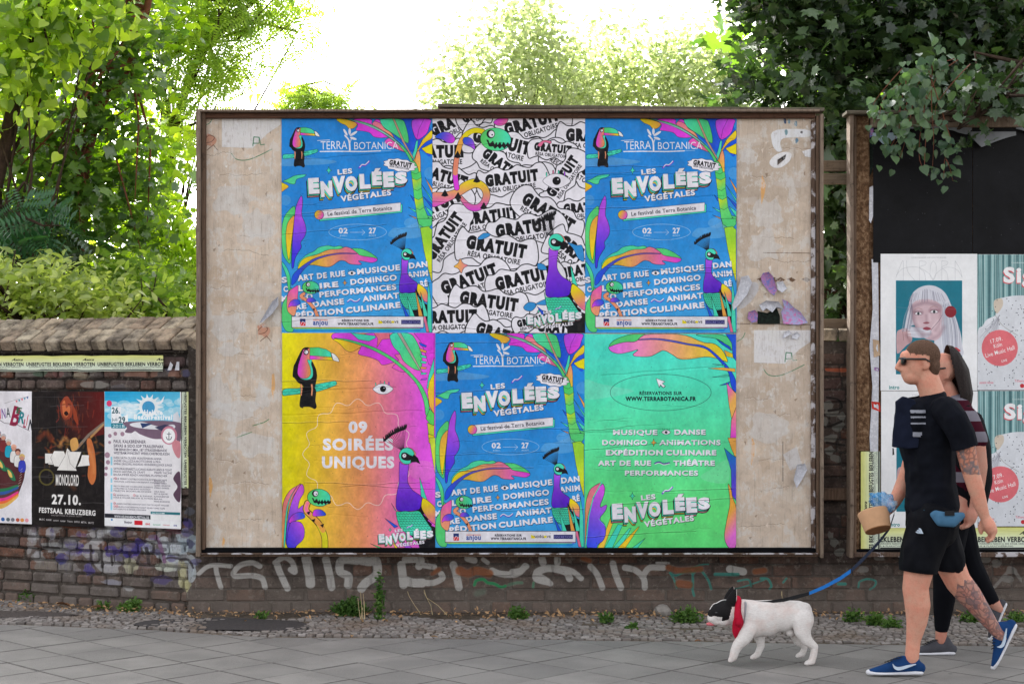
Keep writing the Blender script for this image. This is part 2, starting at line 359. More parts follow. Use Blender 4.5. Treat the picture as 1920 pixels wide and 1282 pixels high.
def base_blue():
    c = Cv(283,401,3,BLU); A = (.16385,-8,-13); B = (.17162,-8,187)
    c.rect(0,150,283,401,((34,134,216),(62,162,224),(0,150),(0,401)))
    c.T = A
    c.poly('48,545 300,520 560,545 680,570 560,600 300,612 48,618', (96,160,214), smooth=True, op=.7)
    c.ell(95,1010,60,60,(96,160,214),op=.5); c.ell(1760,700,80,70,(96,160,214),op=.5); c.ell(1540,1270,90,60,(110,170,220),op=.5)
    # deep blue field and fronds at the top right
    c.poly('1130,78 1775,78 1775,560 1640,420 1590,520 1500,420 1300,250', DBL)
    c.poly('870,78 1090,78 1075,150 1130,78 1190,100 1210,190 1310,250 1300,290 1180,300 1100,290 1060,235 940,215 890,215 930,150 870,110', MAG, BLK, .6)
    c.poly('660,78 760,78 930,130 880,190 820,200 790,155 720,130', (YEL,ORG,(680,100),(920,150)), BLK, .6)
    c.poly('1075,150 1110,100 1200,140 1220,190 1310,240 1350,330 1230,250', (PNK,SAL,(1100,130),(1300,280)), BLK, .6)
    c.poly('1170,78 1440,78 1475,170 1505,300 1500,370 1440,330 1310,240 1215,180 1180,120', ((66,214,170),GRN,(1200,100),(1480,250)), BLK, .6)
    c.poly('1540,78 1775,78 1740,160 1720,240 1640,310 1590,320 1560,250 1535,160', (VIO,MAG,(1550,100),(1700,250)), BLK, .6)
    c.poly('1215,345 1280,290 1370,330 1440,400 1480,470 1400,440 1280,390', ((232,80,190),PNK,(1250,330),(1420,420)), BLK, .6)
    c.poly('1650,420 1775,360 1775,490 1700,470', YEL, BLK, .6)
    c.poly('1775,190 1690,290 1660,320 1640,370 1560,500 1555,590 1590,590 1610,440 1700,340 1775,310', (YEL,ORG,(1600,250),(1700,500)), BLK, .6)
    c.poly('1590,330 1610,330 1600,440 1560,560 1545,500 1570,420', TEA, BLK, .5)
    c.poly('750,78 850,85 1080,140 1300,270 1470,420 1560,560 1545,620 1480,480 1380,370 1200,240 1000,140', (GRN,GRN,(0,0),(1,1)), BLK, .6)
    c.poly('820,80 1100,160 1290,270 1420,380 1410,392 1280,285 1080,175 800,82', (130,190,180), BLK, .4)
    c.poly('1318,78 1340,78 1450,330 1560,530 1545,535 1430,340', (190,150,130), BLK, .4)
    c.line('1680,78 1620,200 1590,340', (60,40,120), .6); c.line('1775,200 1650,330 1570,540', (120,90,40), .6)
    c.poly('1590,470 1620,430 1640,520 1640,640 1640,800 1600,760 1560,640', (SAL,YEL,(1600,480),(1620,780)), BLK, .6)
    for s in ('1690,750 1775,880 1775,940','1520,950 1590,1010 1560,1020','1500,1090 1590,1130 1580,1150','1500,1180 1590,1210 1590,1225','1650,830 1775,1000 1775,1030','1670,970 1775,1060 1775,1110','1690,1080 1775,1140 1775,1210','1700,1180 1775,1200 1775,1250'):
        c.poly(s, random.Random(s).choice([TEA,ORG,DBL,GRN]), BLK, .5)
    # palm trunk, ringed segments
    seg = [(690,1530,1640),(760,1540,1650),(880,1555,1650),(985,1565,1665),(1100,1585,1680),(1220,1600,1730),(1330,1620,1740)]
    cols = [GRN,(80,206,90),(210,216,40),(90,214,100),(222,220,24),(110,216,110)]
    c.poly('1530,560 1590,575 1640,760 1650,880 1560,880 1545,760 1525,650', GRN, BLK, .6)
    for (y0,a0,b0),(y1,a1,b1),cl in zip(seg, seg[1:], cols[1:]+[GRN]):
        c.poly([(a0,y0),((a0+b0)/2,y0+22),(b0,y0-8),(b1,y1-6),((a1+b1)/2,y1+24),(a1,y1)], (cl,GRN,(a0,y0),(b1,y1)) if cl != GRN else cl, BLK, .5)
    # left side plants, upper part
    c.poly('48,800 140,760 200,725 345,712 300,750 245,760 215,775 205,830 150,825 100,800', (GRN,TEA,(60,800),(300,720)), BLK, .6)
    c.poly('48,805 120,840 130,860 48,920', (YEL,ORG,(50,820),(60,910)), BLK, .5)
    c.T = B
    c.poly('1480,60 1600,10 1560,200 1230,200 1260,110 1370,100', (110,172,222), smooth=True, op=.55)
    c.poly('1530,0 1690,0 1690,60 1660,100 1600,100 1545,60', GRN, BLK, .6)
    c.poly('1560,100 1650,85 1690,120 1690,700 1640,520 1600,340', ((160,220,60),(220,220,30),(1600,200),(1650,600)), BLK, .6)
    c.poly('48,0 190,-160 200,-60 160,200 150,480 130,500 48,380', GRN, BLK, .6)
    c.poly('90,180 110,40 180,-40 190,-20 150,300 130,480 105,380', (ORG,YEL,(140,0),(120,400)), BLK, .6)
    c.poly('195,-110 235,-210 268,-260 280,-180 262,-40 300,40 320,130 300,200 250,260 270,310 230,370 190,440 180,540 155,545 160,300', (VIO,(60,50,224),(280,0),(180,400)), BLK, .7)
    c.poly('215,530 240,460 330,385 400,360 450,310 560,290 620,310 690,292 740,330 900,320 1000,360 1085,420 1098,440 1060,430 890,400 600,380 420,420 300,480', (TEA,GRN,(300,400),(900,350)), BLK, .6)
    c.poly('215,560 250,470 310,420 420,400 560,335 690,335 740,305 800,320 870,370 900,405 1090,430 1095,460 1040,485 960,470 870,455 940,505 790,500 740,460 680,455 590,525 520,530 380,500 290,520', (YEL,MAG,(250,480),(1080,430)), BLK, .7)
    c.poly('150,740 160,620 250,530 400,430 560,390 690,370 870,378 870,388 700,385 560,405 420,450 300,540 230,640 200,700', ((30,80,220),(130,90,170),(180,650),(700,380)), BLK, .5)
    c.poly('48,460 110,540 145,640 140,780 120,800 100,620 48,500', (TEA,GRN,(60,500),(130,700)), BLK, .6)
    def row(x, y, w, s, h=60): 
        o_ = .044 if 'M' in s else .055; c.text(s, x+3, y+7, w, h, (20,40,90), off=o_, rot=6); c.text(s, x, y, w, h, WHT, off=o_, rot=6)
    row(48,700,62,'S'); row(70,800,50,'C'); row(48,905,60,'M'); row(225,678,520,'ART DE RUE'); row(875,608,470,'MUSIQUE'); row(1440,544,205,'DAN')
    row(465,765,205,'IRE'); row(232,790,60,'L'); row(802,722,508,'DOMINGO'); row(1420,645,230,'ANIM'); row(462,860,845,'PERFORMANCES'); row(250,888,140,'GO'); row(1565,742,80,'RÉ')
    row(390,965,342,'DANSE'); row(205,990,115,'RE'); row(932,907,402,'ANIMAT'); row(205,1085,518,'PÉDITION'); row(750,1030,600,'CULINAIRE'); row(50,1000,40,'Â'); row(52,1100,40,'E')
    eye(c, 815,595,46); star(c, 738,700,34, ORG)
    c.line('768,908 800,885 840,905 870,905 900,882', (90,60,190), 3, True); c.line('768,902 800,880 840,899 870,899 900,876', WHT, 1.6, True)
    # lower left plants
    c.poly('48,940 100,860 150,740 165,780 150,1060 190,1240 100,1240 48,1150', GRN, BLK, .6)
    c.poly('110,800 200,740 232,720 225,850 200,1060 160,1062 100,1000', (SAL,(232,90,180),(130,1000),(200,760)), BLK, .6)
    c.poly('120,970 140,910 190,880 240,890 250,930 200,955 150,955', (MAG,DBL,(130,960),(240,890)), BLK, .5, True)
    c.line('440,1064 400,980 330,900 262,850 290,820', BLK, 6.6, True); c.line('440,1064 400,980 330,900 262,850 290,820', (236,150,110), 5.6, True)
    c.poly('320,905 340,865 390,865 425,905 370,912', (VIO,DBL,(330,880),(410,900)), BLK, .5, True)
    c.poly('385,985 410,978 405,1012', BLK); c.poly('318,950 335,948 326,968', BLK)
    c.T = (.17162*.53, -8+(365-790*.53)*.17162, 187+(762-316*.56)*.17162); 
    monster(c, c.T); c.T = B
    # peacock, smaller
    c.T = (.17162*.7, -8+(1415-1415*.7)*.17162, 187+(390-200*.7)*.17162); peacock(c, c.T); c.T = B
    c.ell(500,1020,1,1,BLK)
    # blades lower right
    for s, cl in (('1350,900 1440,1066 1400,1066',DBL),('1420,850 1500,1066 1450,1066',TEA),('1505,760 1590,1066 1545,1066',ORG),('1565,800 1650,1066 1600,1066',TEA),('1650,690 1680,900 1690,1240 1640,1240 1640,900',TEA),('1590,1066 1620,1066 1660,1240 1630,1240',PNK)):
        c.poly(s, cl, BLK, .55)
    c.poly('175,1180 1590,1180 1560,1230 180,1230', BLU); c.rect(190,1195,1560,1205,GRN); c.rect(175,1188,1590,1198,(YEL,VIO,(800,0),(1590,0))); c.rect(190,1210,1500,1216,(30,180,170))
    c.rect(155,1065,1600,1192,BLK); c.rect(160,1070,1596,1186,(226,222,230))
    c.rect(248,1092,308,1130,(30,50,110)); c.rect(248,1130,308,1170,(214,40,50)); c.line('252,1165 275,1120 300,1135 280,1165', WHT, .9)
    c.rect(390,1103,552,1112,(220,130,110)); c.text('anjou',390,1160,160,58,(40,70,150),off=.03)
    c.text('RÉSERVATIONS SUR',705,1124,298,24,(40,40,50),off=.04); c.text('WWW.TERRABOTANICA.FR',660,1162,392,28,(40,40,50),off=.04)
    c.text('ANDÉGAVE',1105,1140,218,26,(60,60,60),off=.03); c.poly('1105,1145 1105,1105 1145,1125 1150,1145',YEL); c.ell(1262,1128,16,12,YEL)
    c.rect(1354,1106,1566,1152,(38,36,100)); c.text('DISCRETION',1362,1142,196,26,(150,150,200),off=.0)
    # date oval
    t = np.linspace(0,6.283,40); c.line(np.stack([878+np.cos(t)*315, 147+np.sin(t)*86],1), (190,215,240), .55)
    c.text('02',670,160,100,58,WHT,off=.04); c.text('27',1000,160,80,60,WHT,off=.04); c.text('JUILL.',682,193,88,16,(200,220,240),off=.01); c.text('AOÛT',998,193,84,16,(200,220,240),off=.01)
    c.line('795,150 955,150', WHT, .5); c.line('925,120 958,150 925,180', WHT, .5)
    # upper foreground
    c.T = A
    toucan(c, (.1065,-4.2,-3.86))
    c.text('TERRA',497,432,305,100,WHT,off=0,rot=1); c.text('BOTANICA',880,430,505,88,WHT,off=0,rot=.5); c.line('460,330 600,322', WHT, 1)
    c.line('490,455 700,452 980,455 1180,447', WHT, 2); c.line('1180,447 1300,444', WHT, .8, op=.6)
    c.line('830,440 826,360 812,315 775,272', WHT, 3, True); c.line('826,370 850,300', WHT, 1.4)
    for cx, cy, rx, ry, ro in ((780,235,44,13,60),(828,225,40,14,90),(872,250,50,14,-32),(870,305,40,14,18)): c.ell(cx,cy,rx,ry,WHT,rot=ro)
    envolees(c, A)
    cl = []
    for i in range(44):
        a = i/44*6.283; q = 1+.07*math.cos(i*math.pi/2*1.0); cl.append((1405+math.cos(a)*185*q, 610+math.sin(a)*70*q+math.cos(a)*22))
    c.poly(cl, WHT, BLK, .6, True)
    c.text('GRATUIT',1280,600,258,52,BLK,off=.06,rot=-9); c.text('RÉSA OBLIGATOIRE',1285,630,225,24,(40,40,50),off=.015,rot=-9)
    c.poly('500,1150 1432,1058 1428,1150 480,1250', TEA, BLK, .6); c.poly('475,1128 1412,1038 1412,1135 470,1230', (226,222,230), BLK, .5)
    c.ell(478,1178,53,53,(YEL,MAG,(430,1150),(530,1200)),BLK,.7)
    c.text('Le festival de Terra Botanica',578,1190,740,46,(30,30,45),off=.008,rot=5.6)
    c.T = (1,0,0); c.speck(520, 11); c.mottle(1); return c
def tile(c, x, y, w, rot, cloud=True, scale=1.0):
    # one speech cloud: wavy outline with the two lines of lettering; x, y is the left end of the baseline
    s = w/110.0; co, si = math.cos(R(rot)), math.sin(R(rot))
    def P(u, v): return (x+(u*co+v*si)*s, y+(-u*si+v*co)*s)
    if cloud:
        pts = []; rr = random.Random(int(x*7+y))
        for i in range(11): u = -12+i*13.4; pts.append(P(u, -31+4.5*math.sin(i*1.9+x)))
        pts += [P(131,-14), P(133,6)]
        for i in range(11): u = 122-i*13.4; pts.append(P(u, 22+4.5*math.sin(i*1.7+y)))
        pts += [P(-19,8), P(-20,-12)]
        c.poly(pts, WHT, BLK, 1.8, True)
    c.text('GRATUIT', x, y, w, 21.5*s, BLK, off=.085, rot=rot)
    q = P(6, 15); c.text('RÉSA OBLIGATOIRE', q[0], q[1], 96*s, 9.5*s, BLK, off=.026, rot=rot)
def print_gratuit():
    c = Cv(286,403,3,WHT)
    for x, y, w, r in ((0,34,100,24),(138,33,106,17),(250,42,106,0),(60,10,70,30),(-42,74,105,1),(74,42,110,-14),(92,70,90,-36),(222,66,106,-32),(190,60,70,-6),(-34,103,100,-16),(226,150,86,56),(246,178,80,4),(100,128,100,7),(-46,198,112,24),
                       (62,200,100,8),(166,157,108,-31),(0,268,100,55),(120,224,112,9),(232,236,120,-38),(62,242,114,-10),(240,300,90,10),(20,330,110,20),(120,322,110,13),(50,346,110,-8),(-22,384,106,2),(80,402,104,-16),(196,398,90,-6),(160,392,60,14)):
        tile(c, x, y, w, r)
    for s in ('765,120 830,75 930,78 900,140 820,160','1270,380 1330,330 1420,335 1415,365 1350,350 1305,400'):
        c.T = (.16385,-11,-11); c.poly(s, (MAG,PNK,(800,80),(900,150)), BLK, .7, True)
    B = (.17165,-11,189); c.T = B
    for s in ('555,220 620,160 690,165 680,195 600,228','1060,960 1120,912 1200,935 1150,1005 1080,1000','1215,490 1280,500 1310,555 1240,560 1212,540','1540,260 1640,290 1700,300 1720,460 1660,440 1600,330','1190,930 1300,880 1310,940 1220,940'):
        c.poly(s, (50,142,208), BLK, .7, True)
    for s, cl in (('1570,500 1650,740 1590,700',TEA),('1205,955 1310,1040 1260,1050',DBL),('1280,790 1310,880 1295,880',TEA)): c.poly(s, cl, BLK, .5)
    peacock(c, (.17165,-11,198.5))
    c.T = (.17165*.72,-11+(1060-345*.72)*.17165+1,189+(1075-750*.72)*.17165-6)
    c.T = B
    c.poly('365,425 395,490 462,510 400,540 380,610 350,545 285,525 345,490', ((236,190,60),(232,120,170),(300,500),(460,520)), BLK, .7)
    envolees(c, (.0905, 145.5, 302))
    c.T = (.16385,-11,-11)
    # vine
    c.poly('65,930 200,920 340,880 400,820 480,780 560,768 640,800 700,860 728,950 700,1050 640,1110 560,1138 480,1120 420,1060 380,990 400,960 440,1000 500,1050 570,1060 620,1020 645,950 620,890 560,868 480,900 400,950 280,1010 160,1065 65,1080', ((236,214,30),(216,70,210),(400,780),(380,1120)), BLK, .9, True)
    c.line('345,870 325,700 350,500 400,330 480,240 560,212 640,225', BLK, 10.4, True)
    for a, b, cl in (('345,870 330,760 328,680','',MAG),('328,700 335,600 350,500',1,(236,140,110)),('350,500 372,410 400,330 440,275',1,(236,170,70)),('440,275 480,240 560,212 640,225',1,YEL)): c.line(a, cl, 9, True)
    c.poly('95,290 160,240 230,232 290,255 325,310 300,355 240,355 180,320', (DBL,MAG,(120,260),(310,340)), BLK, .7, True)
    c.poly('415,320 440,292 500,300 540,345 552,430 500,400 430,370', (DBL,VIO,(430,300),(540,400)), BLK, .7, True)
    for x, y in ((575,770),(210,930),(360,960),(655,1075),(355,490)): c.poly([(x-45,y+30),(x,y-45),(x+40,y+30),(x,y+42)], BLK)
    monster(c, c.T); c.T = (1,0,0); eye(c, 232.6, 118.4, 26, True)
    c.speck(560, 12, r1=.6); c.mottle(2, .03); return c
def print_orange():
    c = Cv(287,403,3,YEL); c.poly([(0,0),(287,0),(287,403),(0,403)], ((230,220,14),(236,150,102),(8,0),(150,0)))
    c.poly([(150,0),(287,0),(287,403),(150,403)], ((236,150,102),(226,84,222),(150,0),(262,0)))
    A = (.16385,-9,-4); B = (.17162,-9,196); c.T = A
    c.poly('610,78 640,22 860,22 930,60 1060,22 1280,22 1300,110 1380,210 1410,270 1330,270 1390,330 1380,345 1240,390 1190,390 1160,340 1060,300 905,270 970,180 840,250 760,190 690,130', ((216,72,222),MAG,(650,50),(1300,300)), BLK, .7)
    c.poly('612,85 800,110 960,160 970,180 850,250 780,225 720,150', (YEL,ORG,(650,100),(940,200)), BLK, .6)
    c.poly('840,22 1120,60 1125,80 1050,120 930,100', TEA, BLK, .6); c.poly('1100,22 1280,22 1290,90 1200,100 1140,190 1150,90', (224,110,130), BLK, .5)
    c.poly('1310,420 1380,350 1480,440 1560,540 1500,480 1400,465', (236,84,196), BLK, .6)
    c.poly('1270,22 1530,22 1600,130 1660,270 1650,460 1560,440 1440,350 1400,250 1320,180', (TEA,GRN,(1300,50),(1600,350)), BLK, .7)
    c.poly('1560,22 1795,22 1795,420 1730,380 1690,250 1640,120', MAG, BLK, .6)
    for i, cl in enumerate((DBL,ORG,TEA,TEA,ORG,TEA,VIO)): c.poly([(1620+i*5,130+i*70),(1710,170+i*62),(1700,190+i*62),(1640,170+i*66)], cl, BLK, .5)
    c.poly('1795,300 1730,520 1710,660 1750,660 1795,560', TEA, BLK, .6); c.poly('1795,470 1740,580 1720,700 1740,860 1795,960', (YEL,ORG,(1740,500),(1780,900)), BLK, .6)
    c.poly('612,78 800,95 1100,180 1330,310 1500,450 1640,600 1720,760 1745,900 1700,1000 1680,800 1600,610 1480,480 1300,330 1060,200 800,115', (GRN,GRN,(0,0),(1,1)), BLK, .7)
    c.poly('1370,22 1410,22 1540,250 1660,480 1640,470 1500,240', (170,160,150), BLK, .5)
    c.poly('1700,1000 1745,890 1795,950 1795,1085 1740,1060', (90,210,90), BLK, .7); c.poly('1715,1050 1795,1085 1795,1200 1730,1180', (190,216,50), BLK, .6); c.poly('1725,1180 1795,1200 1795,1282 1735,1282', YEL, BLK, .6)
    toucan(c, A); c.T = (1,0,0); eye(c, 189.2, 105, 19, True)
    p = []
    for i in range(80):
        a = i/80*6.283; q = 1+.055*math.cos(i*math.pi*2/5); p.append((142+math.cos(a)*98*q, 232-5+math.sin(a)*(98)*q))
    c.line(crom(p), (246,226,214), .9)
    c.T = A; c.text('09',815,1160,215,125,WHT,off=.05); c.T = B
    c.text('SOIRÉES',497,132,770,122,WHT,off=.05); c.text('UNIQUES',488,326,790,122,WHT,off=.05)
    c.poly('1660,0 1795,0 1795,540 1720,380 1690,200', (200,216,60), BLK, .6); c.ell(1590,360,150,110,(236,150,200),op=.35)
    c.poly('50,760 90,640 150,560 230,520 258,492 240,540 160,660 110,820 70,1205 50,1205', (PNK,ORG,(150,550),(60,1100)), BLK, .7)
    c.poly('258,495 290,530 295,600 240,680 222,790 270,740 320,730 300,830 150,930 250,910 300,990 290,1100 210,1170 205,1205 85,1205 110,880 160,680', ((214,90,222),(70,60,220),(280,560),(120,1150)), BLK, .7, False)
    c.poly('232,510 150,640 110,780 85,1205 65,1205 90,800 140,640', TEA, BLK, .5)
    c.poly('130,930 150,860 210,820 270,815 302,850 290,880 220,900', (MAG,DBL,(140,900),(300,850)), BLK, .6, True); c.poly('132,925 200,908 270,930 302,1010 290,1110 210,1180 190,1205 90,1205', (VIO,(70,60,220),(290,1000),(110,1150)), BLK, .6)
    c.line('520,1215 515,1080 460,950 380,860 315,790 330,715', BLK, 12.2, True); c.line('520,1240 515,1080 460,950', (214,206,30), 10.6, True); c.line('500,1010 460,945 380,860 315,790 330,715', ORG, 9.6, True); c.line('350,830 315,780 330,715', (232,110,150), 6, True)
    c.poly('388,850 400,795 450,782 500,800 530,845 440,858', (MAG,DBL,(390,840),(520,820)), BLK, .6, True)
    for x, y in ((490,960),(395,905),(340,822)): c.poly([(x-22,y-5),(x+22,y-22),(x+8,y+25)], BLK)
    c.T = (.17162*.72, -9+(455-790*.72)*.17162, 196+(655-316*.72)*.17162); monster(c, c.T); c.T = B
    for s, cl in (('1555,435 1640,690 1570,640',TEA),('1245,715 1300,800 1290,800',TEA),('1175,880 1320,970 1280,985',DBL),('1015,1155 1150,1205 1110,1205',GRN),('1250,1130 1320,1205 1290,1205',YEL),('1330,1100 1480,1205 1400,1205',VIO)): c.poly(s, cl, BLK, .5)
    peacock(c, B)
    envolees(c, (.0905, 149, 308))
    c.T = (1,0,0); c.speck(620, 13); c.mottle(3, .06); return c
def print_green():
    c = Cv(284,401,3,TEA); c.poly([(0,0),(284,0),(284,401),(0,401)], ((78,228,204),(98,224,124),(0,40),(0,330)))
    A = (.16385,-6,-6); B = (.17165,-6,194); c.T = A
    c.poly('36,560 200,600 400,640 600,690 300,760 36,770', (130,226,196), smooth=True, op=.5); 
    c.poly('310,170 380,100 560,37 740,37 720,60 650,120 560,130 420,160 340,190', GRN, BLK, .7)
    c.poly('303,190 340,175 420,145 520,125 620,130 680,70 740,37 1180,37 1400,140 1520,140 1620,220 1690,370 1600,330 1440,290 1240,325 1120,328 1040,270 940,215 860,260 780,300 560,290 670,205 560,240 430,268 340,240', ((240,110,240),(236,216,30),(330,200),(1640,240)), BLK, .8)
    c.poly('1280,37 1660,37 1775,200 1730,230 1600,110 1500,80 1380,70', (TEA,GRN,(1300,50),(1700,200)), BLK, .7)
    c.poly('1540,90 1700,180 1720,230 1600,150', DBL, BLK, .6); c.poly('1630,220 1730,260 1740,310 1660,290', (ORG,YEL,(1640,250),(1730,280)), BLK, .5)
    c.poly('1650,37 1775,37 1775,350 1735,300 1720,140', DBL, BLK, .6)
    c.poly('650,95 860,82 1060,110 1240,150 1380,160 1480,210 1600,320 1700,430 1775,570 1775,720 1710,640 1690,470 1560,320 1440,210 1340,180 1200,160 1000,120 820,98 650,110', ((120,100,180),(28,80,222),(700,100),(1500,260)), BLK, .6)
    for s, cl in (('1450,428 1620,420 1760,430 1760,470 1620,450',(236,176,70)),('1500,380 1650,390 1630,400',TEA),('1500,530 1680,498 1690,520',TEA),('1580,625 1700,580 1690,610',DBL)): c.poly(s, cl, BLK, .5)
    c.poly('1660,590 1700,640 1775,720 1775,860 1720,1010 1690,850', ((240,110,190),(240,180,90),(1670,700),(1760,760)), BLK, .6)
    c.poly('1775,860 1715,1020 1700,1282 1775,1282', ((240,150,120),MAG,(1760,900),(1730,1250)), BLK, .6)
    t = np.linspace(0,6.283,48); c.line(np.stack([908+np.cos(t)*578, 703+np.sin(t)*208],1), BLK, .6)
    c.poly('855,542 958,580 925,600 960,632 935,648 905,615 890,645', (240,240,246), BLK, .5, sharp=True); c.line('892,648 905,620 935,650 962,634', BLK, 1)
    c.text('RÉSERVATIONS SUR',665,730,488,38,(18,50,50),off=.035); c.text('WWW.TERRABOTANICA.FR',505,797,808,46,(12,40,45),off=.05)
    def row(x, y, w, s, h=54): o_ = .042 if 'M' in s else .055; c.text(s, x+3, y+6, w, h, (30,60,60), off=o_); c.text(s, x, y, w, h, WHT, off=o_)
    row(362,1184,508,'MUSIQUE',56); row(1064,1182,358,'DANSE',56); eye(c, 970,1157,50)
    c.T = B
    row(228,76,492,'DOMINGO'); star(c,790,52,42,ORG); row(850,76,670,'ANIMATIONS'); row(268,186,622,'EXPÉDITION'); row(922,186,552,'CULINAIRE'); row(180,300,582,'ART DE RUE'); row(1004,300,454,'THÉÂTRE'); row(475,408,800,'PERFORMANCES')
    c.line('805,278 850,265 900,285 960,272', (60,40,150), 3.2, True); c.line('805,286 850,273 900,292 960,280', WHT, 1.4, True)
    c.poly('1560,110 1640,180 1700,220 1700,700 1640,620 1635,350', ((30,120,200),(90,70,220),(1640,180),(1670,500)), BLK, .6); c.poly('1600,0 1700,0 1700,180 1680,210 1640,120', (236,170,80), BLK, .6)
    c.poly('1595,475 1640,560 1650,650 1700,760 1700,1210 1610,1210 1553,1090 1590,880 1630,700', ((238,170,70),(226,110,210),(1560,900),(1700,1000)), BLK, .7)
    c.poly('1300,420 1420,340 1600,240 1600,480 1400,480', (130,226,170), smooth=True, op=.5)
    for s, cl in (('350,780 370,770 340,940 240,1215 170,1215 270,1000',(236,190,60)),('400,940 450,950 330,1215 245,1215',(60,214,190)),('520,985 545,980 420,1215 330,1215',TEA),('620,970 635,965 470,1215 380,1215',(236,196,40)),('698,1090 600,1215 530,1215',TEA)): c.poly(s, cl, BLK, .55)
    c.poly('40,720 90,560 160,510 225,480 200,560 110,700 60,900 45,1215 40,1215', (PNK,SAL,(150,520),(60,800)), BLK, .7)
    c.poly('225,480 260,540 250,620 190,770 285,715 270,790 190,880 260,940 270,1040 240,1120 180,1160 165,1215 45,1215 70,960 100,720', ((222,90,232),(60,80,232),(250,560),(90,1150)), BLK, .8)
    c.line('222,485 130,650 80,850 45,1215', TEA, 2); c.line('190,880 265,960', TEA, .6)
    envolees(c, (.1622,-6,194)); c.T = (1,0,0); c.speck(520, 14); c.mottle(4, .05); return c
def crease_map(seed, w=283, h=401, n=16, k=2, amp=1):
    # relief of pasted paper: a few long near-horizontal folds, many short ones
    c = Cv(w, h, k, (128,128,128)); rr = random.Random(seed)
    for i in range(n*2):
        big = i < n*.6; y = rr.uniform(0, h); x0 = rr.choice([-5, rr.uniform(0, w*.7)]) if big else rr.uniform(0, w*.9); L = rr.uniform(.3,1)*w if big else rr.uniform(.05,.3)*w
        pts = []; yy = y
        slope = rr.uniform(-.09,.06)
        for j in range(11): pts.append((x0+L*j/10, yy)); yy += rr.uniform(-1.5,1.5)+slope*L/10
        c.line(pts, (225,225,225) if rr.random() < .7 else (40,40,40), rr.uniform(.8,1.7) if big else .7, True, op=(1 if big else .6)*amp, soft=2.4 if big else 1.4)
        c.line(np.array(pts)+[0,1.5], (30,30,30), .7 if big else .4, True, op=(.8 if big else .45)*amp, soft=1.8)
    return c
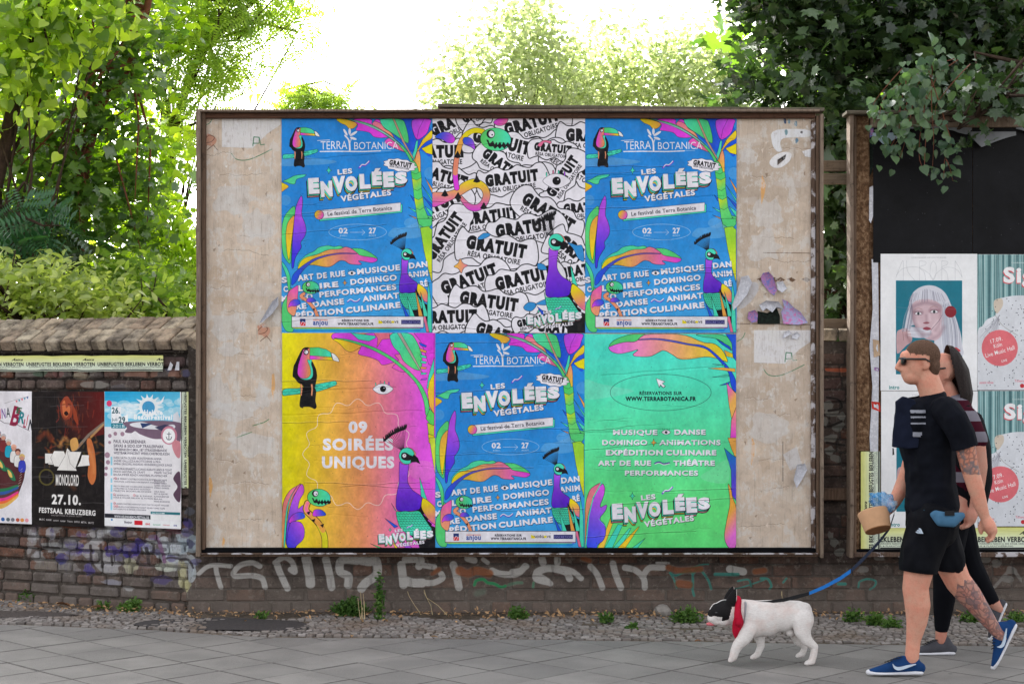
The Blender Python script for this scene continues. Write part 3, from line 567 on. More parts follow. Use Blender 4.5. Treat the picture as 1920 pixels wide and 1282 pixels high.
def print_helene():
    c = Cv(144,255,3,(236,232,236)); A = (.1927,-198,-143); B = (.1927,-198,57); c.T = A
    c.poly('1030,742 1765,742 1765,1090 1030,1090', ((20,160,214),(120,200,230),(1100,742),(1200,1060)), sharp=True)
    rr = random.Random(2)
    for i in range(26): c.ell(rr.uniform(1040,1330),rr.uniform(850,1000),rr.uniform(30,70),rr.uniform(15,40),(230,240,246),op=.5)
    for i in range(14): c.ell(rr.uniform(1540,1760),rr.uniform(800,960),rr.uniform(20,60),rr.uniform(20,40),(214,234,244),op=.5)
    for i in range(15):
        a = i/15*6.283; c.poly([(1460+math.cos(a-.16)*85,890+math.sin(a-.16)*85),(1460+math.cos(a)*150,890+math.sin(a)*130),(1460+math.cos(a+.16)*85,890+math.sin(a+.16)*85)], (240,246,250))
    c.ell(1460,890,92,92,(240,246,250)); c.ell(1460,895,62,62,(70,160,210))
    c.poly('1530,850 1580,830 1615,780 1600,840 1560,870', (246,246,250)); c.poly('1700,960 1740,930 1765,1000 1765,1080 1690,1080', (220,222,230))
    c.text('Helene',1418,965,180,48,(246,248,252),off=.04); c.text('BeachFestival',1318,1012,372,50,(246,248,252),off=.045)
    c.poly('1095,890 1190,890 1190,1000 1260,960 1260,1080 1095,1080', (244,244,248)); c.ell(1075,860,26,30,(220,60,110))
    c.text('26.',1100,955,80,58,(26,84,96),off=.03); c.text('Juli',1098,1032,56,32,(26,84,96)); c.text('29.',1168,1046,80,58,(26,84,96),off=.03)
    c.rect(1095,1052,1245,1095,(40,130,150)); c.T = B; c.rect(1095,20,1235,65,(40,130,150)); c.text('2018',1108,58,118,32,(230,244,246))
    c.poly('1245,0 1765,0 1765,180 1700,150 1600,160 1500,160 1380,120 1330,90 1290,110 1230,100 1250,60', (120,96,116), smooth=True)
    c.poly('1280,20 1400,0 1560,40 1700,20 1700,60 1500,70 1320,50', (226,226,232), smooth=True); c.poly('1380,10 1500,15 1400,60', (46,66,110)); c.poly('1520,50 1620,20 1700,40 1600,90', (60,60,90))
    for x, y, r in ((1080,140,18),(1135,118,18),(1205,120,20),(1078,205,14),(1055,330,26),(1062,400,20),(1045,460,16),(1040,520,16)): c.ell(x,y,r,r*1.1,(150,110,130),op=.8)
    c.ell(1660,125,78,90,(200,130,150)); c.ell(1658,130,60,72,(244,244,246)); c.line('1658,95 1658,165', (50,60,70), 1.2); c.line('1632,140 1645,165 1672,165 1684,140', (50,60,70), 1.2, True); c.line('1640,112 1676,112', (50,60,70), 1)
    c.poly('1700,180 1765,190 1765,330 1730,330 1690,240', (214,140,150), smooth=True); c.poly('1765,480 1700,540 1740,620 1700,700 1765,760', (96,70,90), smooth=True)
    D = (66,60,78)
    for y, w, s, h in ((208,315,'PAUL KALKBRENNER',32),(250,490,'SAVAS & SIDO.SDP.TRAILERPARK',30),(285,520,'TIM BENDZKO.MIA..187 STRASSENBANDE',25),(318,545,'WESTBAM.WINCENT WEISS.CHEFBOSS.KESH',25),(366,470,'SVEN VÄTH.OLIVER HUNTEMANN.ANNA',23),(395,460,'ANDRÉ GALLUZZI.KAROTTE.DENSE & PIKA',22),(424,570,'SIMINA GRIGORIU.ANDREAS HENNEBERG.JUNGE JUNGE',22),
                       (472,570,'SXTN.FRAUENARZT.LUCIANO.KARATE ANDI.B-TIGHT',22),(500,570,'FINCH ASOZIAL.DJ CRAFT           MIAMI YACINE',21),(529,525,'BAUSA.IMMER READY.HANYBAL.PLUSMACHER',21),(568,520,'MIKE PERRY.OSTBLOCKSCHLAMPEN.MOWE',16),(594,500,'THOMAS LIZZARA.NIKE&NAT.YOUNOTUS',15),(640,385,'PRETTY PINK.DER HOUSEKASPER.2ELEMENTS',15),(662,360,'LOVRA.MIKE LA FUNK.BORIS DLUGOSCH',15),(685,370,'MARTIN BOOKS.BLONDEE',15),
                       (728,380,'DJ EMERSON      NIK & ZANNA',14),(750,385,'DOLE & HOLGER NIELSON  EL PATRON',14),(812,540,'DRUNKEN MASTERS.HUKNTDT.DXC.TAKT32.LIQUIT WALKER',15),(842,500,'HASENKUSS & DURCHDENWALT.FLIGHT SQUAD.TOMAS TULPE',15),(864,320,'KATE KAPUTTO & DENNIS CONCORDE',14)):
        c.text(s, 1118, y, w, h, D, off=.012 if y < 340 else .0)
    for y, s in ((578,'EINMUSIK'),(600,'DARIO SOLO'),(622,'ALFRED HEINRICHS'),(645,'STEREO EXPRESS'),(680,'AKA AKA'),(702,'REY & KJAVIK'),(728,'KLANGKUENSTLER'),(752,'BAAL'),(776,'MARIE BOURGEOIS')): c.text(s, 1515, y, 60+len(s)*6, 15, D)
    for y0, y1 in ((345,428),(455,530),(555,600),(620,690),(705,765),(795,870)): c.rect(1088,y0,1106,y1,(150,210,230))
    for x, y in ((1138,555),(1124,714),(1322,716),(1128,800),(1128,828),(1152,828)): c.line([(x+math.cos(a)*10,y+math.sin(a)*10) for a in np.linspace(0,6.3,10)], (226,70,80), .6)
    c.rect(1482,868,1765,892,(46,120,130)); c.text('DAS PROGRAMM',1495,889,120,15,(240,240,240),off=.02); c.rect(1030,905,1480,945,(40,42,52)); c.text('WWW.HELENE-BEACH-FESTIVAL.DE',1125,942,340,26,(236,236,240),off=.03)
    c.rect(1480,905,1765,945,(240,240,240)); c.rect(1030,952,1765,1018,(240,240,242)); c.rect(1322,962,1402,1005,(210,36,50)); c.text('Bonjour',1225,992,75,22,D,off=.03); c.text('LEAG',1430,1000,44,18,(210,50,60),off=.04); c.text('EVE',1705,1002,30,14,(50,50,130),off=.03); c.rect(1092,955,1108,972,(60,140,200)); c.text('Spreewald',1505,1000,70,14,(60,150,100)); c.text('Uckermark',1600,1000,66,14,(200,80,90))
    c.T = (1,0,0); c.mottle(6,.03); return c
def print_kadavar():
    c = Cv(135,252,3,(24,20,22)); A = (.1927,-63,-143); B = (.1927,-63,57); c.T = A; rr = random.Random(9)
    c.poly('330,742 1030,742 1030,1500 330,1500', ((24,18,20),(92,20,20),(560,900),(980,900)), sharp=True)
    c.poly('330,1300 1030,1150 1030,2100 330,2100', (24,20,22), smooth=False, sharp=True)
    for i in range(60):
        x = rr.gauss(720,60); y = rr.gauss(930,90); c.line([(x,y),(x+rr.uniform(-20,30),y+rr.uniform(20,90))], (rr.randint(120,190),rr.randint(40,70),30), rr.uniform(.6,2), op=.6, soft=1.5)
    c.poly('605,870 640,800 680,790 712,860 722,960 690,1005 645,1015 612,960', (150,62,38), smooth=True); c.poly('625,850 650,830 660,900 690,880 700,930 660,1000 630,960', (206,110,66), smooth=True); c.poly('640,950 665,930 685,960 660,975', (40,14,14), smooth=True); c.line('620,870 650,865', (60,20,16), 1.2); c.line('680,862 705,868', (60,20,16), 1.2)
    c.poly('700,820 760,940 780,1060 740,1010 720,900', (150,60,34), smooth=True)
    c.T = B; c.line('1040,-10 880,120 760,260', (128,112,100), 5); c.line('1020,20 900,140', (196,160,110), 4, op=.8)
    for i in range(70):
        x, y = rr.gauss(640,200), rr.gauss(200,130); 
        if 340 < x < 1010 and y > 60: c.line([(x,y),(x+rr.uniform(-40,60),y+rr.uniform(-60,60))], (rr.randint(130,210),rr.randint(60,130),40), rr.uniform(1,4), op=.45, soft=3)
    c.poly('860,180 900,160 940,300 950,520 910,600 870,520 880,360', (196,110,60), smooth=True); c.poly('700,180 760,150 780,240 720,280', (214,160,90), smooth=True)
    c.line([(470+math.cos(a)*70,540+math.sin(a)*75) for a in np.linspace(0,6.3,20)], (130,120,50), 3, op=.6)
    for s in ('455,308 545,308 530,350 545,405 455,405','480,400 600,400 620,420 490,415','545,282 640,282 660,330 650,400 590,435 545,430 510,350','672,250 720,300 700,300 765,470 570,470 650,330','672,285 810,285 750,450 700,400','815,315 885,315 880,350 890,415 770,430 800,370'): c.poly(s, (236,232,228), (60,50,50), .35, sharp=True)
    soft_ = lambda p, col, w, op: c.line(p, col, w, True, op=op, soft=6)
    soft_('640,-40 700,20 760,60', (120,50,30), 10, .5); soft_('400,160 470,110 520,180', (150,60,30), 10, .55); soft_('600,240 640,150 680,180', (226,170,100), 5, .6); soft_('880,260 920,360 930,480', (230,150,90), 6, .5); soft_('700,600 740,640', (150,80,40), 8, .4)
    c.text('MONOLORD',560,612,225,105,(236,232,228),off=.03)
    c.text('27.10.',520,796,286,92,(238,234,232),off=.045); c.text('FESTSAAL KREUZBERG',395,886,550,50,(238,234,232),off=.04,rot=-1)
    c.text('SKALITZER STRASSE 130 | EINLASS | BEGINN',515,915,300,14,(210,200,200)); 
    for i, s in enumerate(('MUSIC','RANK','concert','guitar','Tritone','DIFFUS','METAL','BRUTZ')): c.text(s, 400+i*68, 962+i*2, 52, 18, (220,214,214), off=.02)
    c.T = (1,0,0)
    for i in range(60): x = rr.uniform(0,135); y = rr.uniform(0,230); c.line([(x,y),(x+rr.uniform(-1,1),y+rr.uniform(5,30))], (150,130,130), .35, op=.35)
    c.mottle(7,.03); return c
def print_berlin():
    c = Cv(135,245,3,(228,224,230)); A = (.1927,73,-143); B = (.1927,73,57); rr = random.Random(4); c.T = A
    c.line('60,860 180,820 290,790', (90,80,90), .4); 
    for i, cl in enumerate(((220,90,110),(60,150,170),(214,60,80),(40,140,170),(50,90,150))): c.poly([(165+i*26,835-i*9),(185+i*26,828-i*9),(180+i*26,852-i*9)], cl)
    W = (('W',-250,1040,70,(60,50,90)),('I',-160,1030,12,(200,60,80)),('N',-130,1028,60,(50,120,130)),('N',-50,1024,50,(110,60,140)),('I',15,1010,10,(200,60,90)),('N',35,1005,36,(110,70,150)),('A',78,995,40,(50,60,70)))
    for ch, x, y, w, cl in W: c.text(ch, x, y, w, 100, cl, off=.01, rot=3)
    for ch, x, y, w, h, cl, ro in (('B',110,1060,80,190,(150,30,70),-14),('E',172,950,50,60,(60,100,70),-10),('R',190,1040,60,110,(30,130,140),-12),('L',240,1085,26,80,(170,40,80),-10),('Í',268,1065,10,80,(200,50,70),-10),('N',285,1105,45,100,(40,40,50),-12)): c.text(ch, x, y, w, h, cl, off=.03, rot=ro)
    c.line('-20,1000 60,1050 180,1062 300,1120', (60,50,60), .8)
    c.T = B; c.poly('-330,300 -100,200 100,260 240,430 250,520 220,620 170,720 60,790 -80,830 -250,780 -340,600', (84,40,44), BLK, .5, True)
    for i, (cl, dy) in enumerate(((40,120,80),(60,60,110),(220,60,130),(230,90,60),(230,190,80),(190,120,80)) and (((40,120,80),0),((50,90,160),30),((90,60,60),60),((226,60,140),90),((236,110,60),120),((224,176,90),145))): c.poly([(-330,560+dy),(-100,640+dy),(60,640+dy),(190,600+dy*.7),(170,640+dy*.7),(40,690+dy),(-120,690+dy),(-330,610+dy)], cl, smooth=True)
    for x, y in ((20,440),(110,530),(-60,480),(-150,560)): c.poly([(x-40,y-90),(x+20,y-60),(x+60,y+30),(x+10,y+20)], (40,120,80), BLK, .4, True); c.poly([(x-20,y-70),(x+15,y-40),(x+25,y+5),(x-5,y-10)], (226,190,100), smooth=True)
    for x, y, cl, hc in ((0,140,(120,50,60),(150,140,150)),(50,170,(120,44,50),(180,176,180)),(100,220,(30,160,190),(200,196,190)),(150,270,(220,216,214),(226,170,150)),(190,310,(226,222,220),(100,50,44)),(230,360,(60,70,190),(214,180,110)),(-60,150,(160,60,80),(60,40,40)),(-120,190,(60,140,140),(90,60,50)),(-180,240,(210,120,60),(50,40,40))):
        c.poly([(x-34,y+110),(x-28,y+20),(x+20,y+10),(x+36,y+70),(x+20,y+120)], cl, BLK, .4, True); c.ell(x,y-20,24,28,(206,150,130),BLK,.4); c.poly([(x-26,y-20),(x-20,y-48),(x+5,y-56),(x+26,y-40),(x+24,y-22),(x,y-36)], hc, smooth=True)
    for i in range(7): c.line([(190+i*4,620-i*26),(215+i*3,600-i*26)], (226,214,200), .5)
    for x, cl in ((-320,(40,90,160)),(-250,(200,60,60)),(-180,(90,90,90)),(-110,(60,140,90)),(45,(50,100,170)),(95,(90,100,110)),(140,(120,120,130)),(187,(190,90,70)),(230,(230,150,80)),(275,(230,150,160))): c.ell(x,940,18,18,cl)
    c.T = (1,0,0); c.mottle(8,.04); return c
def print_portrait():
    c = Cv(181,256,3,(236,236,238)); c.T = (.18723,-71,-16); rr = random.Random(6)
    c.text('LONDONEUROPE UND KARSTEN JAHNKE',690,128,345,12,(170,170,176))
    G = (176,176,182)
    for s in ('535,320 560,250 605,155 605,350','640,155 650,260 720,350','768,155 768,350','768,155 830,165 825,195 768,220 815,270 830,350','905,155 880,200 875,300 905,345 930,300 935,200 905,155','992,155 992,350','992,155 1050,165 1040,195 992,220 1040,270 1055,350','1125,155 1125,350','1125,155 1175,240 1195,320','535,300 600,235 720,215 800,240 870,290 905,345','905,345 940,280 1020,225 1100,225 1160,260 1195,320'): c.line(s, G, .45, True)
    c.rect(532,352,1196,1290,(34,118,138)); 
    HR=(206,206,216); c.poly('610,900 640,720 680,520 740,440 830,402 930,410 1020,470 1080,580 1130,720 1180,880 1196,1000 1196,1100 1000,1100 920,1060 900,800 700,800 660,860', HR, smooth=True)
    c.poly('690,600 760,545 900,545 990,610 1005,720 980,850 930,930 860,945 780,900 720,800 690,700', (204,176,184), smooth=True)
    c.poly('880,830 1000,700 1010,800 985,900 930,950 870,930', (216,190,198), smooth=True); c.line('1000,690 960,760 885,845', (90,70,84), .8)
    c.poly('540,880 580,840 640,830 690,880 690,960 640,1000 600,1040 560,1080 540,1060', (196,160,164), smooth=True); c.line('600,860 610,950', (130,96,100), .7); c.line('640,850 650,930', (130,96,100), .6)
    c.poly('640,820 700,815 880,850 850,920 700,920 680,870', (196,194,206), smooth=True)
    for i in range(80):
        x = rr.uniform(690,990); c.line([(x,430+abs(x-840)*.35+rr.uniform(0,20)),(x+(x-840)*.25,560+rr.uniform(-10,10))], rr.choice(((150,150,166),(230,230,238),(120,116,134))), .5, op=.6)
    for i in range(110):
        x = rr.uniform(1000,1180); c.line([(1000+(x-1000)*.4,560+rr.uniform(0,80)),(x-20,800),(x,1090)], rr.choice(((160,164,180),(236,238,244),(130,130,150))), .5, True, op=.5)
    for i in range(50):
        x = rr.uniform(610,690); c.line([(690,560+rr.uniform(-30,60)),(x+10,700),(x-20,860)], rr.choice(((150,154,170),(226,226,234),(110,110,130))), .5, True, op=.5)
    for i in range(26): y = rr.uniform(820,915); c.line([(650,y),(760,y+rr.uniform(-5,20)),(870,850+rr.uniform(0,40))], (232,232,240), .5, True, op=.6)
    def soft(pts, col, w, op, s=9): c.line(pts, col, w, True, op=op, soft=s)
    soft('700,620 705,720 740,830 800,905', (120,92,104), 6, .5); soft('985,640 975,760 930,850', (150,116,128), 4, .45, 7); soft('730,600 840,575 980,610', (130,104,116), 5, .5, 7)
    soft('720,668 790,672', (110,78,90), 5, .55, 6); soft('880,650 960,650', (124,78,92), 6, .55, 6); soft('835,700 838,755', (150,118,128), 3, .5, 5); soft('868,690 876,750', (226,206,212), 3, .6, 5)
    soft('750,760 770,790', (226,204,210), 8, .5, 9); soft('930,760 915,800', (226,204,210), 8, .5, 9); soft('800,880 880,890', (140,104,116), 4, .5, 7); soft('640,900 690,1000 660,1040', (140,104,110), 5, .5, 6); soft('880,940 960,900 1010,820', (150,118,130), 6, .5, 8)
    for x, y, w in ((757,682,36),(915,664,40)):
        c.poly([(x-w,y+4),(x-w*.4,y-16),(x+w*.5,y-14),(x+w,y+4),(x+w*.4,y+14),(x-w*.5,y+14)], (226,220,226), (90,60,70), .6, True); c.ell(x,y,13,15,(70,80,84)); c.ell(x,y,6,7,(20,20,24)); c.line([(x-w,y-40),(x,y-54),(x+w,y-42)], (170,130,130), 1.6, True, op=.6)
    c.poly('805,775 838,765 870,772 850,785 820,785', (150,90,100), smooth=True); c.poly('800,835 840,815 885,835 845,850', (150,70,84), smooth=True)
    c.ell(1080,665,58,58,(140,40,52)); c.poly('1090,1060 1130,1020 1180,1060', (190,60,70), smooth=True)
    c.T = (1,0,0); c.text('intro',16,253,19,7,(40,130,130),off=.03); c.line('148,236 170,236', (170,170,176), .6); c.mottle(9,.02); return c
def print_stage():
    c = Cv(181,255,3,(236,236,238)); T0 = (.18723,-252,-16); c.T = T0; rr = random.Random(8)
    for i in range(30):
        x = 1345+i*34; c.poly([(x,88),(x+34,88),(x+34,1010),(x,1010)], ((84,124,128) if i%2 else (140,178,180)), sharp=True); c.line([(x+rr.uniform(4,28),88),(x+rr.uniform(4,28),1010)], (190,214,212) if i%3 else (60,92,98), 1.6, op=.7)
    c.text('Londonleitche präsentiert',1690,176,330,16,(220,232,230))
    c.text('Sigrid',1600,372,620,150,(214,90,100),off=.045); c.text('Sigrid',1607,362,620,150,(240,238,240),off=.045)
    c.poly('1345,900 1400,800 1440,740 1530,690 1510,600 1520,545 1600,520 1750,498 2000,510 2200,560 2330,900 2330,1500 1345,1500', (214,216,222), smooth=True)
    c.poly('1520,545 1590,530 1600,600 1540,680 1510,610', (206,192,176), smooth=True); c.line('1520,690 1600,800 1750,900', (140,136,130), .7, True)
    for i in range(320):
        x, y = rr.uniform(1350,2320), rr.uniform(520,1430)
        if y < 900 and x < 1345+ (900-y)*.55: continue
        c.ell(x, y, 5, 5, (50,54,66), n=6)
    for i in range(40): x = rr.uniform(1370,1560); c.line([(1560,720+rr.uniform(-20,20)),(x,880+rr.uniform(-40,60))], (150,150,160), .5, op=.5)
    c.ell(1570,1025,182,182,(222,112,120)); k = (246,240,240)
    c.text('17.09.',1482,980,122,42,k,off=.006,rot=16); c.text('Köln',1515,1028,84,42,k,off=.006,rot=16); c.text('Live Music Hall',1432,1122,302,44,k,off=.006,rot=16); c.text('LIVE',1590,1168,56,22,k,off=.03,rot=12)
    c.T = (1,0,0); c.text('popmusik.de  kulturnews',4,243,26,5,(214,90,110)); c.text('Tickets unter eventim.de',70,240,60,5,(214,90,110)); c.ell(84,247,4,4,(190,50,60)); c.mottle(10,.03); return c
def print_strip(w=420, torn=0):
    c = Cv(w,27,3,(214,220,170)); c.poly([(0,0),(w,0),(w,27),(0,27)], ((222,222,132),(212,222,202),(0,0),(0,17)))
    x = 0
    while x < w:
        c.text('UNBEFUGTES BEKLEBEN VERBOTEN', x+3, 17.5, 128, 6.2, (30,32,34), off=.035)
        c.text('ZUWIDERHANDLUNGEN WERDEN NACH § 303 STGB VERFOLGT', x+8, 20.6, 118, 1.9, (70,74,70)); c.text('ASTRA KULTUR & PLAKATWERBUNG', x+30, 23.4, 70, 1.7, (70,74,70))
        for dx in (-24, 108): c.text('Astra', x+dx, 8.6, 21, 4.4, (60,62,50), shear=.5)
        x += 133
    c.rect(0,24.3,w,26.2,(40,40,44)); c.mottle(w,.04); return c
def stain(c, rr, x, y, rx, ry, col, n=12, op=.6, streak=None):
    p = []; 
    for i in range(n): a = i/n*6.283; q = rr.uniform(.65,1.15); p.append((x+math.cos(a)*rx*q, y+math.sin(a)*ry*q))
    c.poly(p, col, smooth=True, op=op)
    for i in range(streak if streak is not None else n*2):
        yy = y+rr.uniform(-ry,ry); xx = x+rr.uniform(-rx,rx); c.line([(xx,yy),(xx+rr.uniform(-1,1),yy+rr.uniform(3,14))], col, .6, op=op*.7)
def print_board():
    c = Cv(1148,816,1.6,(202,184,167)); c.mottle(20,.05); rr = random.Random(12)
    for x0, x1 in ((0,146),(998,1148)):
        for i in range(52):
            x = rr.uniform(x0,x1); y = rr.uniform(0,816); stain(c, rr, x, y, rr.uniform(6,34), rr.uniform(4,22), rr.choice(((216,206,194),(190,164,138),(222,200,176),(196,178,160),(204,198,196))), 14, rr.uniform(.15,.38), 6)
        for i in range(420):
            x = rr.uniform(x0,x1); y = rr.uniform(0,816); c.line([(x,y),(x+rr.uniform(-1,1),y+rr.uniform(4,34))], rr.choice(((170,146,122),(224,212,200),(150,128,108),(232,226,220))), rr.uniform(.3,.8), op=.4)
        for i in range(300):
            x = rr.uniform(x0,x1); y = rr.uniform(0,816); a = rr.uniform(4,10); c.line([(x,y),(x+a,y-a*1.1)], rr.choice(((160,136,114),(226,212,196))), .5, op=.35)
        for y in (70,123,226,266,330,372,455,530,560,648,700,770):
            p = []; yy = y+rr.uniform(-8,8); xs = x0+rr.uniform(0,70); L = rr.uniform(35,90)
            for j in range(24): p.append((xs+L*j/23+rr.uniform(-1,1), yy)); yy += rr.uniform(-2,2)
            c.line(p, (96,76,62), .55, op=.7); c.line(np.array(p)+[0,1.3], (232,218,204), .7, op=.6)
        for i in range(70):
            x = rr.uniform(x0,x1); y = rr.uniform(0,816); c.poly([(x,y),(x+rr.uniform(2,7),y-rr.uniform(1,5)),(x+rr.uniform(1,5),y+rr.uniform(2,8))], rr.choice(((234,230,228),(140,118,100),(230,214,200))), op=.7)
    for x, y, rx, ry in ((55,160,42,30),(100,210,36,30),(48,400,40,26),(60,560,48,24),(30,530,24,40),(110,530,14,26),(1050,250,34,30),(1060,190,30,30),(1075,440,36,20),(1055,590,40,28),(1020,80,16,20),(90,620,44,24),(45,445,22,14)):
        stain(c, rr, x, y, rx, ry, (206,202,200), 16, .62)
    for ox, oy in ((0,0),(633+365,404)):       # white scrap with green tag, twice
        c.poly([(ox+34,oy+3),(ox+144,oy+3),(ox+144,oy+22),(ox+118,oy+40),(ox+92,oy+66),(ox+34,oy+64)], (222,220,222), op=.9, sharp=True)
        for i in range(60): x = ox+rr.uniform(36,140); y = oy+rr.uniform(4,60); c.line([(x,y),(x,y+rr.uniform(3,12))], (150,140,134), .45, op=.6)
        G = (60,128,92); c.line([(ox+92,oy+62),(ox+94,oy+45),(ox+104,oy+46),(ox+104,oy+57),(ox+93,oy+57)], G, 1.4); c.line([(ox+104,oy+46),(ox+107,oy+60),(ox+114,oy+59)], G, 1.4)
        c.line([(ox+52,oy+76),(ox+60,oy+86),(ox+75,oy+89),(ox+95,oy+84),(ox+128,oy+68)], G, 1.2, True); c.line([(ox+2,oy+24),(ox+12,oy+18),(ox+17,oy+8)], G, 1, True)
    for x, y in ((12,50),(112,438-30)):          # flaked rust-brown blotch
        stain(c, rr, x, y, 13, 13, (196,140,116), 10, .85, 3); c.line([(x-10,y),(x-2,y-8),(x+8,y-4),(x+2,y+4),(x-8,y+6)], (80,50,40), .8, True); c.line([(x-6,y+20),(x+6,y+10),(x+14,y+20)], (80,50,40), .8)
    for s in ('128,490 132,488 134,510 130,540 127,520','10,678 16,690 17,700 12,722 9,700','1047,116 1054,134 1052,150 1046,172 1044,140','1028,606 1034,620 1033,640 1026,662','36,794 40,800 38,814 34,812'): c.poly(s, (228,164,92), op=.75)
    c.line('92,586 112,580 122,574', (70,130,84), 1.3, True); c.line('62,608 90,598', (70,130,84), 1)
    # right side paper remnants
    c.poly('1062,30 1140,30 1140,46 1100,46 1084,48 1080,58 1086,72 1076,74 1066,62', (228,228,232), op=1); c.poly('1062,88 1072,78 1090,72 1104,76 1100,90 1086,102 1070,104 1060,96', (232,230,232)); c.poly('1076,98 1076,88 1092,78 1090,86', (40,40,44)); c.poly('1122,72 1142,66 1142,84 1128,82', (232,232,236))
    for x, y, cl in ((1086,6,(150,110,160)),(1090,14,(60,80,120)),(1098,16,(90,140,170)),(1110,20,(90,140,170)),(1112,52,(90,130,160)),(1092,36,(110,150,160))): stain(c, rr, x, y, 3, 6, cl, 7, .9, 0)
    c.text('c',1119,38,4,5,(40,40,50),off=.04); c.poly('998,264 1012,200 1020,215 1024,262 1014,330 1000,330', (190,172,156), op=.6)
    c.line('1050,262 1140,263', (110,88,72), .9); c.line('998,395 1140,397', (120,104,92), 1.2); stain(c, rr, 1075,330,30,10,(226,216,200),12,.7)
    for x in (1046,1070,1082,1102,1130): c.poly([(x-9,312),(x,308),(x+8,313),(x+2,317)], (110,84,66))
    c.poly('1022,318 1038,316 1042,330 1030,350 1010,368 1000,366 1016,340', (196,194,198), op=.9); c.poly('1086,640 1112,625 1122,660 1100,670', (206,204,206), op=.8); c.line('1086,616 1086,690', (120,110,104), 1.2)
    c.poly('120,345 146,335 146,400 110,402 124,380', (190,178,166), op=.8)
    c.T=(1,0,0); return c
